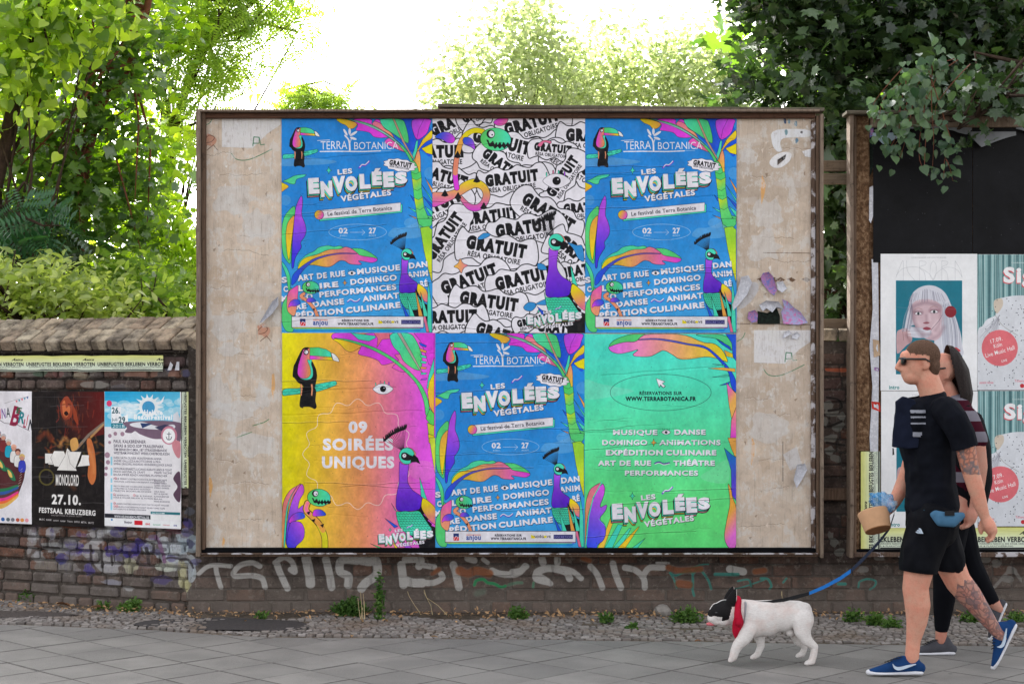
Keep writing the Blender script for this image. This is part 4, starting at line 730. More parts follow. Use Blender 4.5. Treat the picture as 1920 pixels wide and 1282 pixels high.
def print_graffiti():
    # paint on the bricks, in photograph pixels: 1920 x 480 from y = 690
    c = Cv(1920,480,1.2,(150,146,140),alpha=True); c.T = (1,0,-690); rr = random.Random(31); G = (186,182,178)
    f = lambda s: [(360+float(a.split(',')[0])/4.8, 960+float(a.split(',')[1])/4.8) for a in s.split()]
    g = lambda s: [(760+float(a.split(',')[0])/4.8, 960+float(a.split(',')[1])/4.8) for a in s.split()]
    h = lambda s: [(960+float(a.split(',')[0])/4, 1000+float(a.split(',')[1])/4) for a in s.split()]
    for p, w in ((f('50,560 120,500 200,480 340,490'),8),(f('205,490 215,560 250,680'),9),(f('600,490 530,460 430,480 370,540 380,580 520,575 620,600 650,680'),10),(f('740,460 820,410 890,450 920,540 880,520'),10),(f('760,480 790,560 850,690'),12),(f('1020,420 1050,560 1060,650'),17),(f('1200,430 1230,560 1250,680'),14),(f('1480,440 1340,440 1330,540 1400,580 1400,660'),15),(f('1520,440 1600,450 1650,440 1660,560 1560,640 1520,690'),16),(f('1880,480 1890,560 1900,660'),15),
                 (g('0,430 130,430 120,490'),14),(g('150,480 260,500'),10),(g('0,620 60,640 150,640'),16),(g('170,640 250,640 330,600 320,560'),11),(g('430,480 450,540 480,680'),14),(g('560,420 620,440'),12),(g('780,530 860,560 1000,560 1080,490'),12),(g('1480,600 1440,540 1300,510 1200,540 1180,600 1280,630'),13),(g('1230,420 1240,460'),13),(g('1370,420 1370,460'),12),
                 (g('700,430 740,460'),8),(h('0,290 60,280 110,250'),10),(h('520,340 440,280 300,260 220,270 180,300 240,340 290,380'),10),(h('590,250 640,310 680,410'),11),(h('760,230 780,310 820,410'),12),(h('850,260 930,280 990,340 1000,410'),11),(h('1140,260 1040,260 1000,300 990,330'),11),(h('1090,225 1180,228'),5),(h('1640,270 1740,290'),14)):
        c.line(p, G, w*1.05, True, op=.95, soft=1.5)
    T = (52,140,128)
    for p, w in ((h('1190,300 1230,320 1280,300 1330,290 1360,310 1360,420 1370,470'),5),(h('1190,300 1220,350 1240,410'),4),(h('1370,300 1400,270 1440,300 1480,360 1500,420'),5),(h('1530,310 1700,312'),7),(h('1300,280 1420,240 1480,235'),3),(h('1700,360 1780,350 1800,400'),4),(h('1640,420 1720,410 1900,350'),3)): c.line(p, T, w, True, op=.85, soft=1)
    K = lambda s: [(1160+float(a.split(',')[0])/3.84, 960+float(a.split(',')[1])/3.84) for a in s.split()]
    for p, w in ((K('1030,480 1080,485 1105,530 1095,555'),5),(K('1190,510 1215,480'),4),(K('1750,500 1800,485 1860,500 1850,540 1820,560'),4),(K('1740,510 1735,545'),4),(K('1590,520 1640,520'),6)): c.line(p, T, w, True, op=.85, soft=1)
    c.line(g('620,660 640,620 700,610 740,640 800,650 860,680 900,670'), (40,140,86), 6, True, op=.9, soft=1); c.line(g('930,660 1000,640 1050,640'), (60,140,100), 6, True, op=.6, soft=2); c.line(g('1150,680 1155,640'), (60,140,100), 5, op=.7, soft=1); c.line(g('640,740 700,720'), (40,120,80), 12, op=.35, soft=5)
    for p, w in ((g('490,530 560,560 640,530 750,560'),17),(g('240,560 300,520'),9),(h('1180,260 1260,280 1420,270'),12),(h('1260,380 1330,390'),16),(h('1830,290 1900,280'),12),(g('1600,420 1660,440'),10)): c.line(p, (150,74,36), w, True, op=.75, soft=4)
    # left wall: white, violet and black layers
    l = lambda x, y: (x/4, 970+y/4)
    for x, y, w, hh, cl in ((40,60,60,60,(70,66,110)),(180,150,60,60,(176,172,176)),(210,150,26,40,(70,66,130)),(340,70,200,60,(150,74,50)),(470,170,60,50,(150,80,50)),(560,170,90,80,(180,178,180)),(570,80,180,70,(150,148,148)),(330,250,120,80,(150,146,170)),(440,250,50,60,(70,62,140)),(170,250,180,60,(150,150,150)),(560,270,120,80,(160,158,158)),(700,270,90,70,(78,66,140)),(620,360,160,90,(176,174,176)),(850,250,120,90,(66,56,140)),(850,350,100,80,(180,176,150)),(940,200,60,60,(80,70,150)),(1010,230,60,60,(196,204,210)),(1100,180,200,70,(200,206,212)),(1180,260,220,90,(206,214,220)),(1130,370,160,60,(200,204,190)),(1330,120,140,120,(180,196,206)),(1400,300,60,140,(206,216,222)),(1310,360,60,180,(206,200,160)),(1360,500,50,60,(206,200,150)),(250,400,160,70,(140,134,130)),(100,400,150,60,(130,124,116)),(520,420,60,60,(76,66,140)),(1090,460,120,60,(90,80,120)),(260,340,90,60,(70,72,130)),(60,340,70,60,(150,148,146)),(690,60,60,70,(206,208,210)),(780,60,80,60,(80,70,140)),(850,560,60,30,(170,168,168)),(680,520,120,30,(150,148,160)),(20,180,60,70,(160,158,160)),(500,250,90,90,(170,168,170)),(1200,70,100,60,(120,80,90)),(1360,30,60,60,(70,64,130))):
        for k in range(5):
            X, Y = l(x+w/2+rr.uniform(-w,w)*.3, y+hh/2+rr.uniform(-hh,hh)*.3); stain(c, rr, X, Y, w/6.5, hh/7, cl, 9, .72, 7)
    for i in range(90):
        X, Y = rr.uniform(0,365), rr.uniform(992,1068); stain(c, rr, X, Y, rr.uniform(6,16), rr.uniform(4,8), rr.choice(((176,174,176),(196,196,200),(84,76,140),(60,56,60),(150,146,146),(110,90,100))), 9, .5, 8)
    for s, w in (('560,260 570,400',12),('650,250 660,420',13),('740,330 745,400',9),('850,220 880,180 960,170 1020,210',8),('1040,260 1060,370',16),('980,320 960,380',12),('1330,320 1400,320 1440,380',9),('120,210 130,280 280,290',9),('1180,340 1240,320 1330,330',7)):
        c.line([l(*[float(v) for v in a.split(',')]) for a in s.split()], (40,38,42), w*.5, True, op=.75, soft=1.5)
    c.line([l(1120,170),l(1160,250),l(1190,350)], (130,90,130), 8, True, op=.8, soft=1)
    for i in range(600):
        x = rr.uniform(0,372); y = rr.uniform(985,1090); c.line([(x,y),(x+rr.uniform(-.5,.5),y+rr.uniform(2,9))], rr.choice(((196,196,198),(60,56,60),(88,80,140),(150,146,146))), .7, op=.5)
    for x, y, rx, cl in ((30,697,20,(40,90,60)),(70,700,14,(120,50,50)),(120,706,20,(170,160,130)),(150,722,30,(150,146,140)),(200,730,30,(70,66,80)),(310,690,16,(30,40,90)),(345,700,14,(40,44,110)),(345,1000,16,(90,80,140)),(350,960,14,(80,90,120)),(352,1020,12,(60,60,110)),(320,700,16,(170,90,60)),(250,700,40,(150,80,56)),(330,680,24,(160,90,60))): stain(c, rr, x, y, rx, 9, cl, 10, .55, 6)
    # strip of wall between the two boards
    for x, y, w in ((1556,760,20),(1562,775,26),(1550,790,10),(1575,800,20),(1560,822,22),(1558,845,20),(1570,860,18),(1580,780,18),(1560,1005,10),(1566,1018,14),(1576,1035,20)): stain(c, rr, x, y, w*.6, 9, (140,140,132), 9, .7, 4)
    c.line([(1552,745),(1575,750),(1580,765),(1556,770)], (20,20,20), 5, True, op=.8, soft=1); c.line([(1555,800),(1580,790)], (20,20,20), 5, op=.8, soft=1); c.line([(1552,830),(1585,835)], (20,20,20), 5, op=.8, soft=1)
    stain(c, rr, 1570, 692, 20, 8, (190,84,50), 9, .8, 0)
    for x, y in ((1650,1045),(1700,1050),(1750,1052),(1850,1048),(1872,1056),(1900,1070),(1620,1068),(1800,1050),(1893,1085)): stain(c, rr, x, y, 12, 8, (150,148,144), 9, .6, 3)
    c.line([(1860,1110),(1900,1065),(1920,1090)], (160,158,154), 6, op=.6, soft=2)
    return c
# ------------------------------------------------ materials of the place
def brick_material(name, tones, graf, gz=.75, dust=.5):
    m = NM(name); m.b.inputs['Specular IOR Level'].default_value = .05; r = m.rnd(); p = m.pos()
    base = m.ramp(r, [(i/(len(tones)-1), lin(*t)) for i, t in enumerate(tones)], 'LINEAR')
    n1 = m.noise(9, 5, .65, p); n2 = m.noise(60, 4, .7, p)
    c = m.mix(m.ramp(n1, [(.4, 0), (.62, .8)]), base, lin(66,58,54))
    c = m.mix(m.ramp(n2, [(.45, 0), (.8, .5)]), c, lin(34,31,30))
    c = m.mix(m.ramp(m.noise(24, 4, .7, p), [(.56, 0), (.64, .35)]), c, lin(150,142,132))
    # dust and grey cement splash on the low courses
    sp = m.n('ShaderNodeSeparateXYZ'); m.l(m.n('ShaderNodeNewGeometry').outputs['Position'], sp.inputs[0])
    zz = m.math('ADD', sp.outputs[2], m.math('MULTIPLY', n1, .12))
    c = m.mix(m.math('MULTIPLY', m.ramp(zz, [(.12, 1), (.42, 0)]), dust), c, lin(126,116,108))
    # paint from spray cans, laid on in wall coordinates
    g = m.n('ShaderNodeTexImage', image=graf, extension='CLIP'); Yw = 11.12
    u = m.math('DIVIDE', m.math('SUBTRACT', sp.outputs[0], PX(0, Yw)), PX(1920, Yw)-PX(0, Yw)); v = m.math('DIVIDE', m.math('SUBTRACT', sp.outputs[2], PZ(1170, Yw)), PZ(690, Yw)-PZ(1170, Yw))
    cb = m.n('ShaderNodeCombineXYZ'); m.l(u, cb.inputs[0]); m.l(v, cb.inputs[1]); m.l(cb.outputs[0], g.inputs[0])
    wear = m.ramp(m.noise(75, 5, .7, p), [(.30, .35), (.42, 1)])
    c = m.mix(m.math('MULTIPLY', m.math('MULTIPLY', g.outputs[1], wear), gz), c, g.outputs[0])
    m.col(c); m.set(Roughness=.9); m.bump(m.math('ADD', n2, m.math('MULTIPLY', m.noise(190, 3, .6, p), .5)), .9, .008); return m.m
GRAF = print_graffiti().image('wall_paint')
M_MORTAR = brick_material('mortar', [(74,68,64),(80,74,70)], GRAF, .75, .6)
M_MORTARD = brick_material('dark_mortar', [(46,42,40),(52,48,46)], GRAF, .5, .4)
M_BRICK = brick_material('old_brick', [(96,80,74),(108,88,80),(90,80,76),(102,90,84),(120,84,68),(84,74,72),(104,82,78)], GRAF, .95)
M_BRICKL = brick_material('old_brick_stained', [(92,84,84),(112,96,90),(100,94,94),(124,86,70),(84,76,80),(116,108,104)], GRAF, 1.0, .5)
M_COPE = brick_material('coping_brick', [(158,146,130),(182,164,142),(140,128,116),(198,184,162),(160,140,122)], GRAF, .3, 0)  # tones raised to put sunlight into the coping colour
M_SLAB = None
def slab_material():
    m = NM('concrete_slab'); p = m.pos(); n1 = m.noise(2.2, 5, .6, p); n2 = m.noise(240, 3, .7, p); n3 = m.noise(28, 4, .6, p)
    c = m.mix(m.rnd(), lin(121,118,115), lin(142,138,134)); c = m.mix(m.ramp(n1, [(.4, 0), (.6, .55)]), c, lin(104,101,99))
    c = m.mix(m.ramp(n2, [(.4, 0), (.75, .55)]), c, lin(158,155,152)); c = m.mix(m.ramp(n2, [(.25, .5), (.45, 0)]), c, lin(92,90,88))
    c = m.mix(m.ramp(n3, [(.62, 0), (.7, .25)]), c, lin(98,94,92))
    v = m.n('ShaderNodeTexVoronoi', feature='F1'); v.inputs['Scale'].default_value = 3.1; m.l(p, v.inputs[0])
    c = m.mix(m.ramp(v.outputs['Distance'], [(.035, .6), (.05, 0)]), c, lin(80,78,78))
    m.col(c); m.set(Roughness=.85); m.bump(n2, .25, .002); return m.m
def cobble_material():
    m = NM('mosaic_stone'); p = m.pos(); a = m.n('ShaderNodeAttribute', attribute_name='tint').outputs['Fac']; n = m.noise(50, 4, .7, p)
    c = m.ramp(a, [(0, lin(104,98,95)), (.3, lin(136,130,126)), (.6, lin(152,144,139)), (.8, lin(122,114,110)), (1, lin(168,161,158))])
    c = m.mix(m.ramp(n, [(.45, 0), (.75, .5)]), c, lin(104,96,92)); c = m.mix(m.ramp(m.noise(2.3, 4, .6, p), [(.5, 0), (.66, .55)]), c, lin(118,98,80))
    m.col(c); m.set(Roughness=.85); m.bump(n, .4, .004); return m.m
def soil_material(name, a, b, s=7):
    m = NM(name); p = m.pos(); n = m.noise(s, 6, .7, p); m.col(m.mix(m.ramp(n, [(.35, 0), (.65, 1)]), lin(*a), lin(*b))); m.set(Roughness=.95); m.bump(m.noise(60, 5, .7, p), .8, .01); return m.m
def wood_material(name, a, b, hor=False, paint=None):
    m = NM(name); p = m.pos(((3,60,60) if hor else (60,60,3))); n = m.noise(1.6, 6, .7, p, .6); q = m.noise(22, 5, .7, m.pos()); r = m.rnd()
    c = m.mix(m.ramp(n, [(.3, 0), (.7, 1)]), lin(*a), lin(*b)); c = m.mix(m.math('MULTIPLY', r, .3), c, lin(96,78,66))
    c = m.mix(m.ramp(q, [(.55, 0), (.72, .75)]), c, lin(38,30,26))
    if paint: c = m.mix(m.ramp(m.noise(11, 5, .65, m.pos()), [(.5, 0), (.56, .9)]), c, lin(*paint))
    m.col(c); m.set(Roughness=.85); m.bump(n, .6, .004); return m.m
M_WOODG = wood_material('weathered_grey_wood', (150,134,120), (100,84,72))
M_WOODB = wood_material('rotten_brown_wood', (122,100,84), (76,60,50))
M_WOODP = wood_material('peeling_painted_wood', (112,92,80), (62,48,42), paint=(196,192,196))
M_WOODH = wood_material('mossy_plank', (118,112,98), (72,64,54), True)
M_WOODR = wood_material('rusty_board_edge', (112,74,58), (48,34,28), True)
M_WOODL = wood_material('pale_weathered_rail', (132,120,104), (82,70,58), True)
def bark_material():
    m = NM('crumbling_chipboard'); p = m.pos((1,1,.8)); n = m.noise(38, 6, .75, p); c = m.ramp(n, [(.3, lin(50,34,26)), (.5, lin(112,84,62)), (.62, lin(150,122,96)), (.75, lin(176,152,128))])
    m.col(c); m.set(Roughness=.95); m.bump(n, 1, .02); return m.m
M_CHIP = bark_material()
def print_material(name, img, crease, rough=.6, dist=.0105, grime=.12):
    m = NM(name); t = m.n('ShaderNodeTexImage', image=img, extension='EXTEND'); k = m.n('ShaderNodeTexImage', image=crease, extension='EXTEND'); tc = m.n('ShaderNodeTexCoord')
    m.l(tc.outputs['UV'], t.inputs[0]); m.l(tc.outputs['UV'], k.inputs[0]); n = m.noise(14, 5, .7, m.pos())
    c = m.mix(m.math('MULTIPLY', m.ramp(n, [(.45, 0), (.75, 1)]), grime), t.outputs[0], lin(120,110,104))
    kf = m.ramp(k.outputs[0], [(.56, 0), (.85, .08)]); c = m.mix(kf, c, lin(232,226,226))  # paints a pale highlight along the folds
    m.col(c); m.set(Roughness=rough); m.bump(m.math('ADD', k.outputs[0], m.math('MULTIPLY', m.noise(5, 3, .5, m.pos((1,1,2))), .25)), 1, dist); return m.m
CREASE = [crease_map(40+i, n=13).image('creases', False) for i in range(4)]
def sheet(name, w, h, mat, nx=16, nz=22, amp=.002, seed=0, torn=0, curl=None):
    # a pasted sheet: local x right, z up, bulging a little towards -y
    V, UV, Fc = [], [], []
    for j in range(nz+1):
        for i in range(nx+1):
            u, v = i/nx, j/nz; n = mnoise.noise(Vector((u*w*4+seed, v*h*9, seed)))
            x, z = u*w, v*h
            if torn and (i in (0, nx) or j in (0, nz)): x += (random.Random(seed*99+i*7+j).random()-.5)*torn; z += (random.Random(seed*77+i+j*5).random()-.5)*torn
            V.append((x, -.002-abs(n)*amp, z)); UV.append((u, v))
    for j in range(nz):
        for i in range(nx): a = j*(nx+1)+i; Fc.append((a, a+1, a+nx+2, a+nx+1))
    me = mk_mesh(name, V, Fc, mat, True); ul = me.uv_layers.new(name='UVMap'); lv = np.empty(len(me.loops), int); me.loops.foreach_get('vertex_index', lv)
    ul.data.foreach_set('uv', np.array(UV)[lv].ravel()); return me
def poster(img, crease, x0, y0, x1, y1, Y, label, group=None, name='poster', cat='poster', rough=.5, seed=0, mat=None, tilt=0, torn=0):
    m = mat or print_material(name+'_print', img, crease, rough)
    w, h = PX(x1, Y)-PX(x0, Y), PZ(y0, Y)-PZ(y1, Y)
    o = mesh_obj(name, sheet(name, w, h, m, seed=seed, torn=torn), None, (PX(x0, Y), Y, PZ(y1, Y)), (0, R(tilt), 0)); return tag(o, label, cat, group)

# ------------------------------------------------ ground, pavement, mosaic strip
WALLY = 11.16
ground = mesh_obj('ground', mk_mesh('ground', [(-150,-60,-.05),(150,-60,-.05),(150,250,-.05),(-150,250,-.05)], [(0,1,2,3)], soil_material('earth', (112,104,96), (92,88,80), 2)))
tag(ground, kind='structure')
rr = random.Random(5)
EDGE = [(-6, 11.0), (-3.4, 10.66), (-2.35, 10.42), (-1.58, 10.14), (0, 10.05), (1.5, 9.93), (3.1, 9.78), (6.5, 9.6)]
def edge_y(x):
    for (xa, ya), (xb, yb) in zip(EDGE, EDGE[1:]):
        if xa <= x <= xb: return ya+(yb-ya)*(x-xa)/(xb-xa)
    return EDGE[0][1] if x < EDGE[0][0] else EDGE[-1][1]
pavement = mesh_obj('pavement', mk_mesh('pavement', [(-7,2.0,-.03),(7,2.0,-.03)]+[(x, y, -.03) for x, y in EDGE[::-1]], [(0,1,*range(2,2+len(EDGE)))], soil_material('joint_sand', (36,33,30), (20,18,17), 20))); tag(pavement, kind='structure')
M_SLAB = slab_material(); M_RIM = soil_material('grimy_joint_edge', (118,115,112), (84,81,78), 9)
def clip(poly, xa, ya, xb, yb):
    out = []; n = len(poly); f = lambda p: (ya+(yb-ya)*(p[0]-xa)/(xb-xa))-.006-p[1]
    for i in range(n):
        a, b = poly[i], poly[(i+1)%n]; fa, fb = f(a), f(b)
        if fa >= 0: out.append(a)
        if fa*fb < 0: t = fa/(fa-fb); out.append((a[0]+(b[0]-a[0])*t, a[1]+(b[1]-a[1])*t))
    return out
S = .35; NS = 0
for i in range(-40, 60):
    for j in range(-40, 60):
        cx = (i-j)*S*.7071+.13; cy = (i+j)*S*.7071+.09
        if not (8.05 < cy < 11 and abs(cx) < .345*cy+.2): continue
        hs = S*.7071-rr.choice((.0022,.0035,.005,.0065)); poly = [(cx-hs,cy),(cx,cy-hs),(cx+hs,cy),(cx,cy+hs)]; e = edge_y(cx)
        if cy-hs > e: continue
        for (xa,ya),(xb,yb) in zip(EDGE, EDGE[1:]):
            if xa-.01 <= cx <= xb+.01: poly = clip(poly, xa, ya, xb, yb); break
        if len(poly) < 3: continue
        bm = bmesh.new(); tz = rr.uniform(-.0015,.0015); tx, ty = rr.uniform(-.004,.004), rr.uniform(-.004,.004)
        def zz(x, y): return tz+(x-cx)*tx+(y-cy)*ty
        A = [bm.verts.new((x-cx, y-cy, -.035)) for x, y in poly]; B = [bm.verts.new((x-cx, y-cy, zz(x,y)-.003)) for x, y in poly]
        k = len(poly); mx = sum(p[0] for p in poly)/k; my = sum(p[1] for p in poly)/k
        Cc = [bm.verts.new(((x-cx)+(mx-x)*.019, (y-cy)+(my-y)*.019, zz(x,y))) for x, y in poly]; bm.faces.new(Cc)
        for q in range(k): bm.faces.new((A[q],A[(q+1)%k],B[(q+1)%k],B[q])); bm.faces.new((B[q],B[(q+1)%k],Cc[(q+1)%k],Cc[q]))
        me = bm_mesh('slab', bm, M_SLAB); me.materials.append(M_RIM)
        for pl in me.polygons:
            if len(pl.vertices) == 4 and abs(pl.normal.z) > .3 and pl.area < .006: pl.material_index = 1
        mesh_obj('slab', me, pavement, (cx,cy,0)); NS += 1
# small stone mosaic between the slabs and the wall: thousands of thumb-sized stones in one mesh
verge = mesh_obj('verge', mk_mesh('verge', [(x, y, -.010) for x, y in EDGE]+[(6.5,11.5,-.010),(-1.8,11.5,-.010),(-6,13.2,-.010)], [tuple(range(len(EDGE)+3))], soil_material('verge_sand', (118,106,94), (82,74,66), 9))); tag(verge, kind='structure')
def lwall_y(x): return 11.2+.404*(-2.13-x) if x < -2.13 else WALLY
bm = bmesh.new(); tl = bm.faces.layers.float.new('tint_f'); tints = []
y = 9.55; row = 0
Vc, Fcs, Tn = [], [], []
while y < 12.3:
    x = -4.3+rr.uniform(0,.05)
    while x < 3.9:
        w = rr.uniform(.036,.062); d = rr.uniform(.038,.047); yy = y+.02*math.sin(x*7)+.012*math.sin(x*19+row)
        if edge_y(x+w/2)+.035 < yy < lwall_y(x)-.10 and (mnoise.noise(Vector((x*1.3,yy*2.5,3)))-.55*max(0,(yy-(lwall_y(x)-.34))/.24) > -.42) and not (-2.0 < x < -1.35 and mnoise.noise(Vector((x*3,yy*6,9)))+.35-abs(yy-10.62)*3.2 > 0):
            z = rr.uniform(-.002,.003)+(.012*mnoise.noise(Vector((x*2,yy*2,0)))); b = len(Vc); g = .004
            q = [(x+rr.uniform(0,.01),yy+rr.uniform(0,.01)),(x+w-rr.uniform(0,.01),yy+rr.uniform(0,.01)),(x+w-rr.uniform(0,.01),yy+d-rr.uniform(0,.01)),(x+rr.uniform(0,.01),yy+d-rr.uniform(0,.01))]; mx = x+w/2; my = yy+d/2
            Vc += [(a, c, -.02) for a, c in q]+[(a, c, z-.003) for a, c in q]+[(a+(mx-a)*.14, c+(my-c)*.14, z+rr.uniform(-.001,.001)) for a, c in q]
            for k in range(4): Fcs += [(b+k,b+(k+1)%4,b+4+(k+1)%4,b+4+k),(b+4+k,b+4+(k+1)%4,b+8+(k+1)%4,b+8+k)]
            Fcs.append((b+8,b+9,b+10,b+11)); Tn += [rr.random()]*12
        x += w+.003
    y += .0465; row += 1
bm.free()
me = mk_mesh('mosaic_stones', Vc, Fcs, cobble_material()); at = me.attributes.new('tint', 'FLOAT', 'POINT'); at.data.foreach_set('value', np.array(Tn, np.float32))
tag(mesh_obj('mosaic_stones', me, verge), kind='stuff')
# patched asphalt lying in the mosaic at the left
def blob_sheet(name, pts, z, mat, parent=None):
    P = crom(pts, True, 5); me = mk_mesh(name, [(p[0],p[1],z+.004*math.sin(i)) for i, p in enumerate(P)], [tuple(range(len(P)))], mat); return mesh_obj(name, me, parent)
blob_sheet('asphalt_patch', [(-2.45,10.62),(-2.1,10.42),(-1.55,10.38),(-1.3,10.45),(-1.38,10.72),(-1.7,10.86),(-2.2,10.9)], .002, soil_material('old_asphalt', (84,80,80), (66,63,63), 50), verge)
blob_sheet('asphalt_patch', [(-4.2,11.0),(-3.2,10.95),(-2.9,11.05),(-3.3,11.2),(-4.2,11.3)], .002, soil_material('old_asphalt_b', (96,88,84), (78,72,70), 50), verge)

# ------------------------------------------------ brick walls
def brick_mesh(name, l, d, h, seed, mat, jit=.0035, bev=.007):
    r_ = random.Random(seed); bm = bmesh.new(); add_box(bm, -l/2, l/2, 0, d, -h/2, h/2)
    bmesh.ops.bevel(bm, geom=[e for e in bm.edges if min(v.co.y for v in e.verts) < .001], offset=bev, segments=1, affect='EDGES')
    for v in bm.verts: v.co += Vector((r_.uniform(-1,1), r_.uniform(-.6,.6) if v.co.y < d*.5 else 0, r_.uniform(-1,1)))*jit
    return bm_mesh(name, bm, mat)
CH = .0845
def bricks(parent, x0, x1, z0, z1, mat, seed, skip=None, ch=CH, head=.136, stre=.272, rec=0, hprob=.45, gap=.008, bev=.007):
    r_ = random.Random(seed); H = [brick_mesh('brick', head-gap, .09, ch-gap*.95, seed*10+i, mat, bev=bev) for i in range(5)]; St = [brick_mesh('brick', stre-gap, .09, ch-gap*.95, seed*10+50+i, mat, bev=bev) for i in range(5)]; n = 0
    k = 0; z = z0
    while z+ch <= z1+.001:
        x = x0-r_.uniform(0, head); prow = 0 if k == 1 else (1 if k == 0 else hprob)
        while x < x1:
            isH = r_.random() < prow; L = head if isH else stre
            cx, cz = x+L/2, z+ch/2
            if not (skip and skip(cx, cz, L)):
                o = mesh_obj('brick', r_.choice(H if isH else St), parent, (cx+r_.uniform(-.002,.002), rec+r_.uniform(-.004,.004), cz), (r_.uniform(-.01,.01), r_.uniform(-.008,.008), r_.uniform(-.02,.02)), (r_.uniform(.97,1.0),1,r_.uniform(.95,1))); n += 1
            x += L
        z += ch; k += 1
    return n
wall = empty('brick_wall', (0, WALLY, 0)); tag(wall, 'long dark brick wall behind and under the large billboard with white sprayed letters', 'brick wall')
mesh_obj('wall_core', box_mesh('wall_core', -2.2, 4.3, .008, .34, -.05, 1.84, M_MORTAR, 0), wall)
gx0, gx1 = PX(1535, WALLY), PX(1612, WALLY)
NB = bricks(wall, -2.16, 3.75, -.012, .5, M_BRICK, 1)
NB += bricks(wall, gx0, gx1+.1, .495, 1.84, M_BRICK, 2, hprob=.6)
lw = empty('brick_wall', (-2.13, 11.2, 0), R(-22)); tag(lw, 'paint-stained brick wall at the left with sloping brick coping and three concert posters', 'brick wall')
mesh_obj('wall_core', box_mesh('wall_core', -3.2, .02, .022, .36, -.05, 1.80, M_MORTARD, 0), lw)
mesh_obj('coping_bed', mk_mesh('coping_bed', [(-3.2,-.02,1.765),(.02,-.02,1.765),(.02,.36,1.765),(-3.2,.36,1.765),(-3.2,-.02,1.78),(.02,-.02,1.78),(.02,.36,1.95),(-3.2,.36,1.95)], [(0,3,2,1),(4,5,6,7),(0,1,5,4),(1,2,6,5),(2,3,7,6),(3,0,4,7)], M_MORTARD), lw)
_c, _s = math.cos(R(22)), math.sin(R(22))
def lu(px): k = (px-960)/F; return (k*11.2+2.13)/(_c+k*_s)
def lY(u): return 11.2-u*_s
def lz(px, py): return PZ(py, lY(lu(px)))
PB, PT = lz(120,974), lz(120,735)
def skipL(x, z, L): return (lu(-80) < x-L/2 and x+L/2 < lu(336) and PB+.04 < z < PT-.04) or x < -3.0
NL = bricks(lw, -2.9, -.03, -.03, 1.76, M_BRICKL, 3, skipL, ch=.0805, head=.128, stre=.252, hprob=.6, gap=.013, bev=.013)
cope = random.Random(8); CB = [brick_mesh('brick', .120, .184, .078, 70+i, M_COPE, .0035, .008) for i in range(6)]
al = R(27)
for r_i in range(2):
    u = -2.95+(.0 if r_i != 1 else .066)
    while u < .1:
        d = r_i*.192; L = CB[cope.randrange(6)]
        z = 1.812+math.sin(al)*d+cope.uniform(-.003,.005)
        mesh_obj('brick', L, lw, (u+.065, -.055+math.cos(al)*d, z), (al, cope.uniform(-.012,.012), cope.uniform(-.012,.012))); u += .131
print('bricks', NB, NL, 'slabs', NS)
# coping seen in the gap
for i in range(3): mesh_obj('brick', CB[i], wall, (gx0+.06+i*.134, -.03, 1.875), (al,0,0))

# ------------------------------------------------ the large billboard
BY = 11.0
def fr(name, x0, y0, x1, y1, dep0, dep1, mat, parent, Y=None, bev=.004, jit=.003, seed=0):
    Y = Y or BY-.06
    me = box_mesh(name, PX(x0,Y), PX(x1,Y), dep0, dep1, PZ(y1,Y), PZ(y0,Y), mat, bev, 10, jit, seed); return mesh_obj(name, me, parent)
bb = empty('billboard', (0, BY, 0)); tag(bb, 'large wooden billboard with peeling beige face carrying six bright festival posters', 'billboard')
def board_material(img, x0, x1, z0, z1):
    m = NM('weathered_board_face'); t = m.n('ShaderNodeTexImage', image=img, extension='EXTEND'); sp = m.n('ShaderNodeSeparateXYZ'); m.l(m.n('ShaderNodeNewGeometry').outputs['Position'], sp.inputs[0])
    cb = m.n('ShaderNodeCombineXYZ'); m.l(m.math('DIVIDE', m.math('SUBTRACT', sp.outputs[0], x0), x1-x0), cb.inputs[0]); m.l(m.math('DIVIDE', m.math('SUBTRACT', sp.outputs[2], z0), z1-z0), cb.inputs[1]); m.l(cb.outputs[0], t.inputs[0])
    n = m.noise(11, 9, .78, m.pos((1,1,.7))); s = m.noise(5, 6, .7, m.pos((14,1,.8))); fine = m.noise(150, 3, .6, m.pos())
    c = m.mix(m.ramp(n, [(.52, 0), (.56, .55)]), t.outputs[0], lin(216,212,208)); c = m.mix(m.ramp(n, [(.36, .5), (.46, 0)]), c, lin(164,147,134)); c = m.mix(m.ramp(s, [(.55, 0), (.7, .55)]), c, lin(148,134,123))
    gs = m.n('ShaderNodeSeparateColor'); m.l(t.outputs[0], gs.inputs[0])
    m.col(c); m.set(Roughness=.8); m.bump(m.math('ADD', m.math('MULTIPLY', gs.outputs[1], .8), m.math('ADD', n, m.math('MULTIPLY', fine, .25))), .9, .008); return m.m
bimg = print_board().image('board_face')
mb = board_material(bimg, PX(382,BY), PX(1530,BY), PZ(1028,BY), PZ(212,BY))
mesh_obj('panel', box_mesh('panel', PX(382,BY), PX(1530,BY), 0, .03, PZ(1030,BY), PZ(213,BY), mb, 0), bb)
M_BLACK = plain('black_paper', (13,13,16), .7, .3, 12, .2, .06)
fr('frame_post', 369, 207, 377, 1042, -.09, .04, M_WOODG, bb, jit=.004); fr('frame_post', 377.5, 209, 384, 1030, -.055, .03, M_WOODB, bb, seed=2)
fr('frame_post', 1523, 224, 1531, 1030, -.03, .02, M_WOODP, bb, seed=3); fr('frame_post', 1531.5, 216, 1537, 1041, -.05, .03, M_WOODB, bb, seed=4); fr('frame_post', 1537.5, 214, 1544, 1045, -.075, .03, M_WOODG, bb, seed=5)
fr('top_rail', 372, 206, 1536, 210.5, -.09, .04, M_WOODG, bb, seed=6); fr('top_rail', 378, 211, 1530, 220.5, -.04, .03, M_WOODR, bb, jit=.002, seed=7)
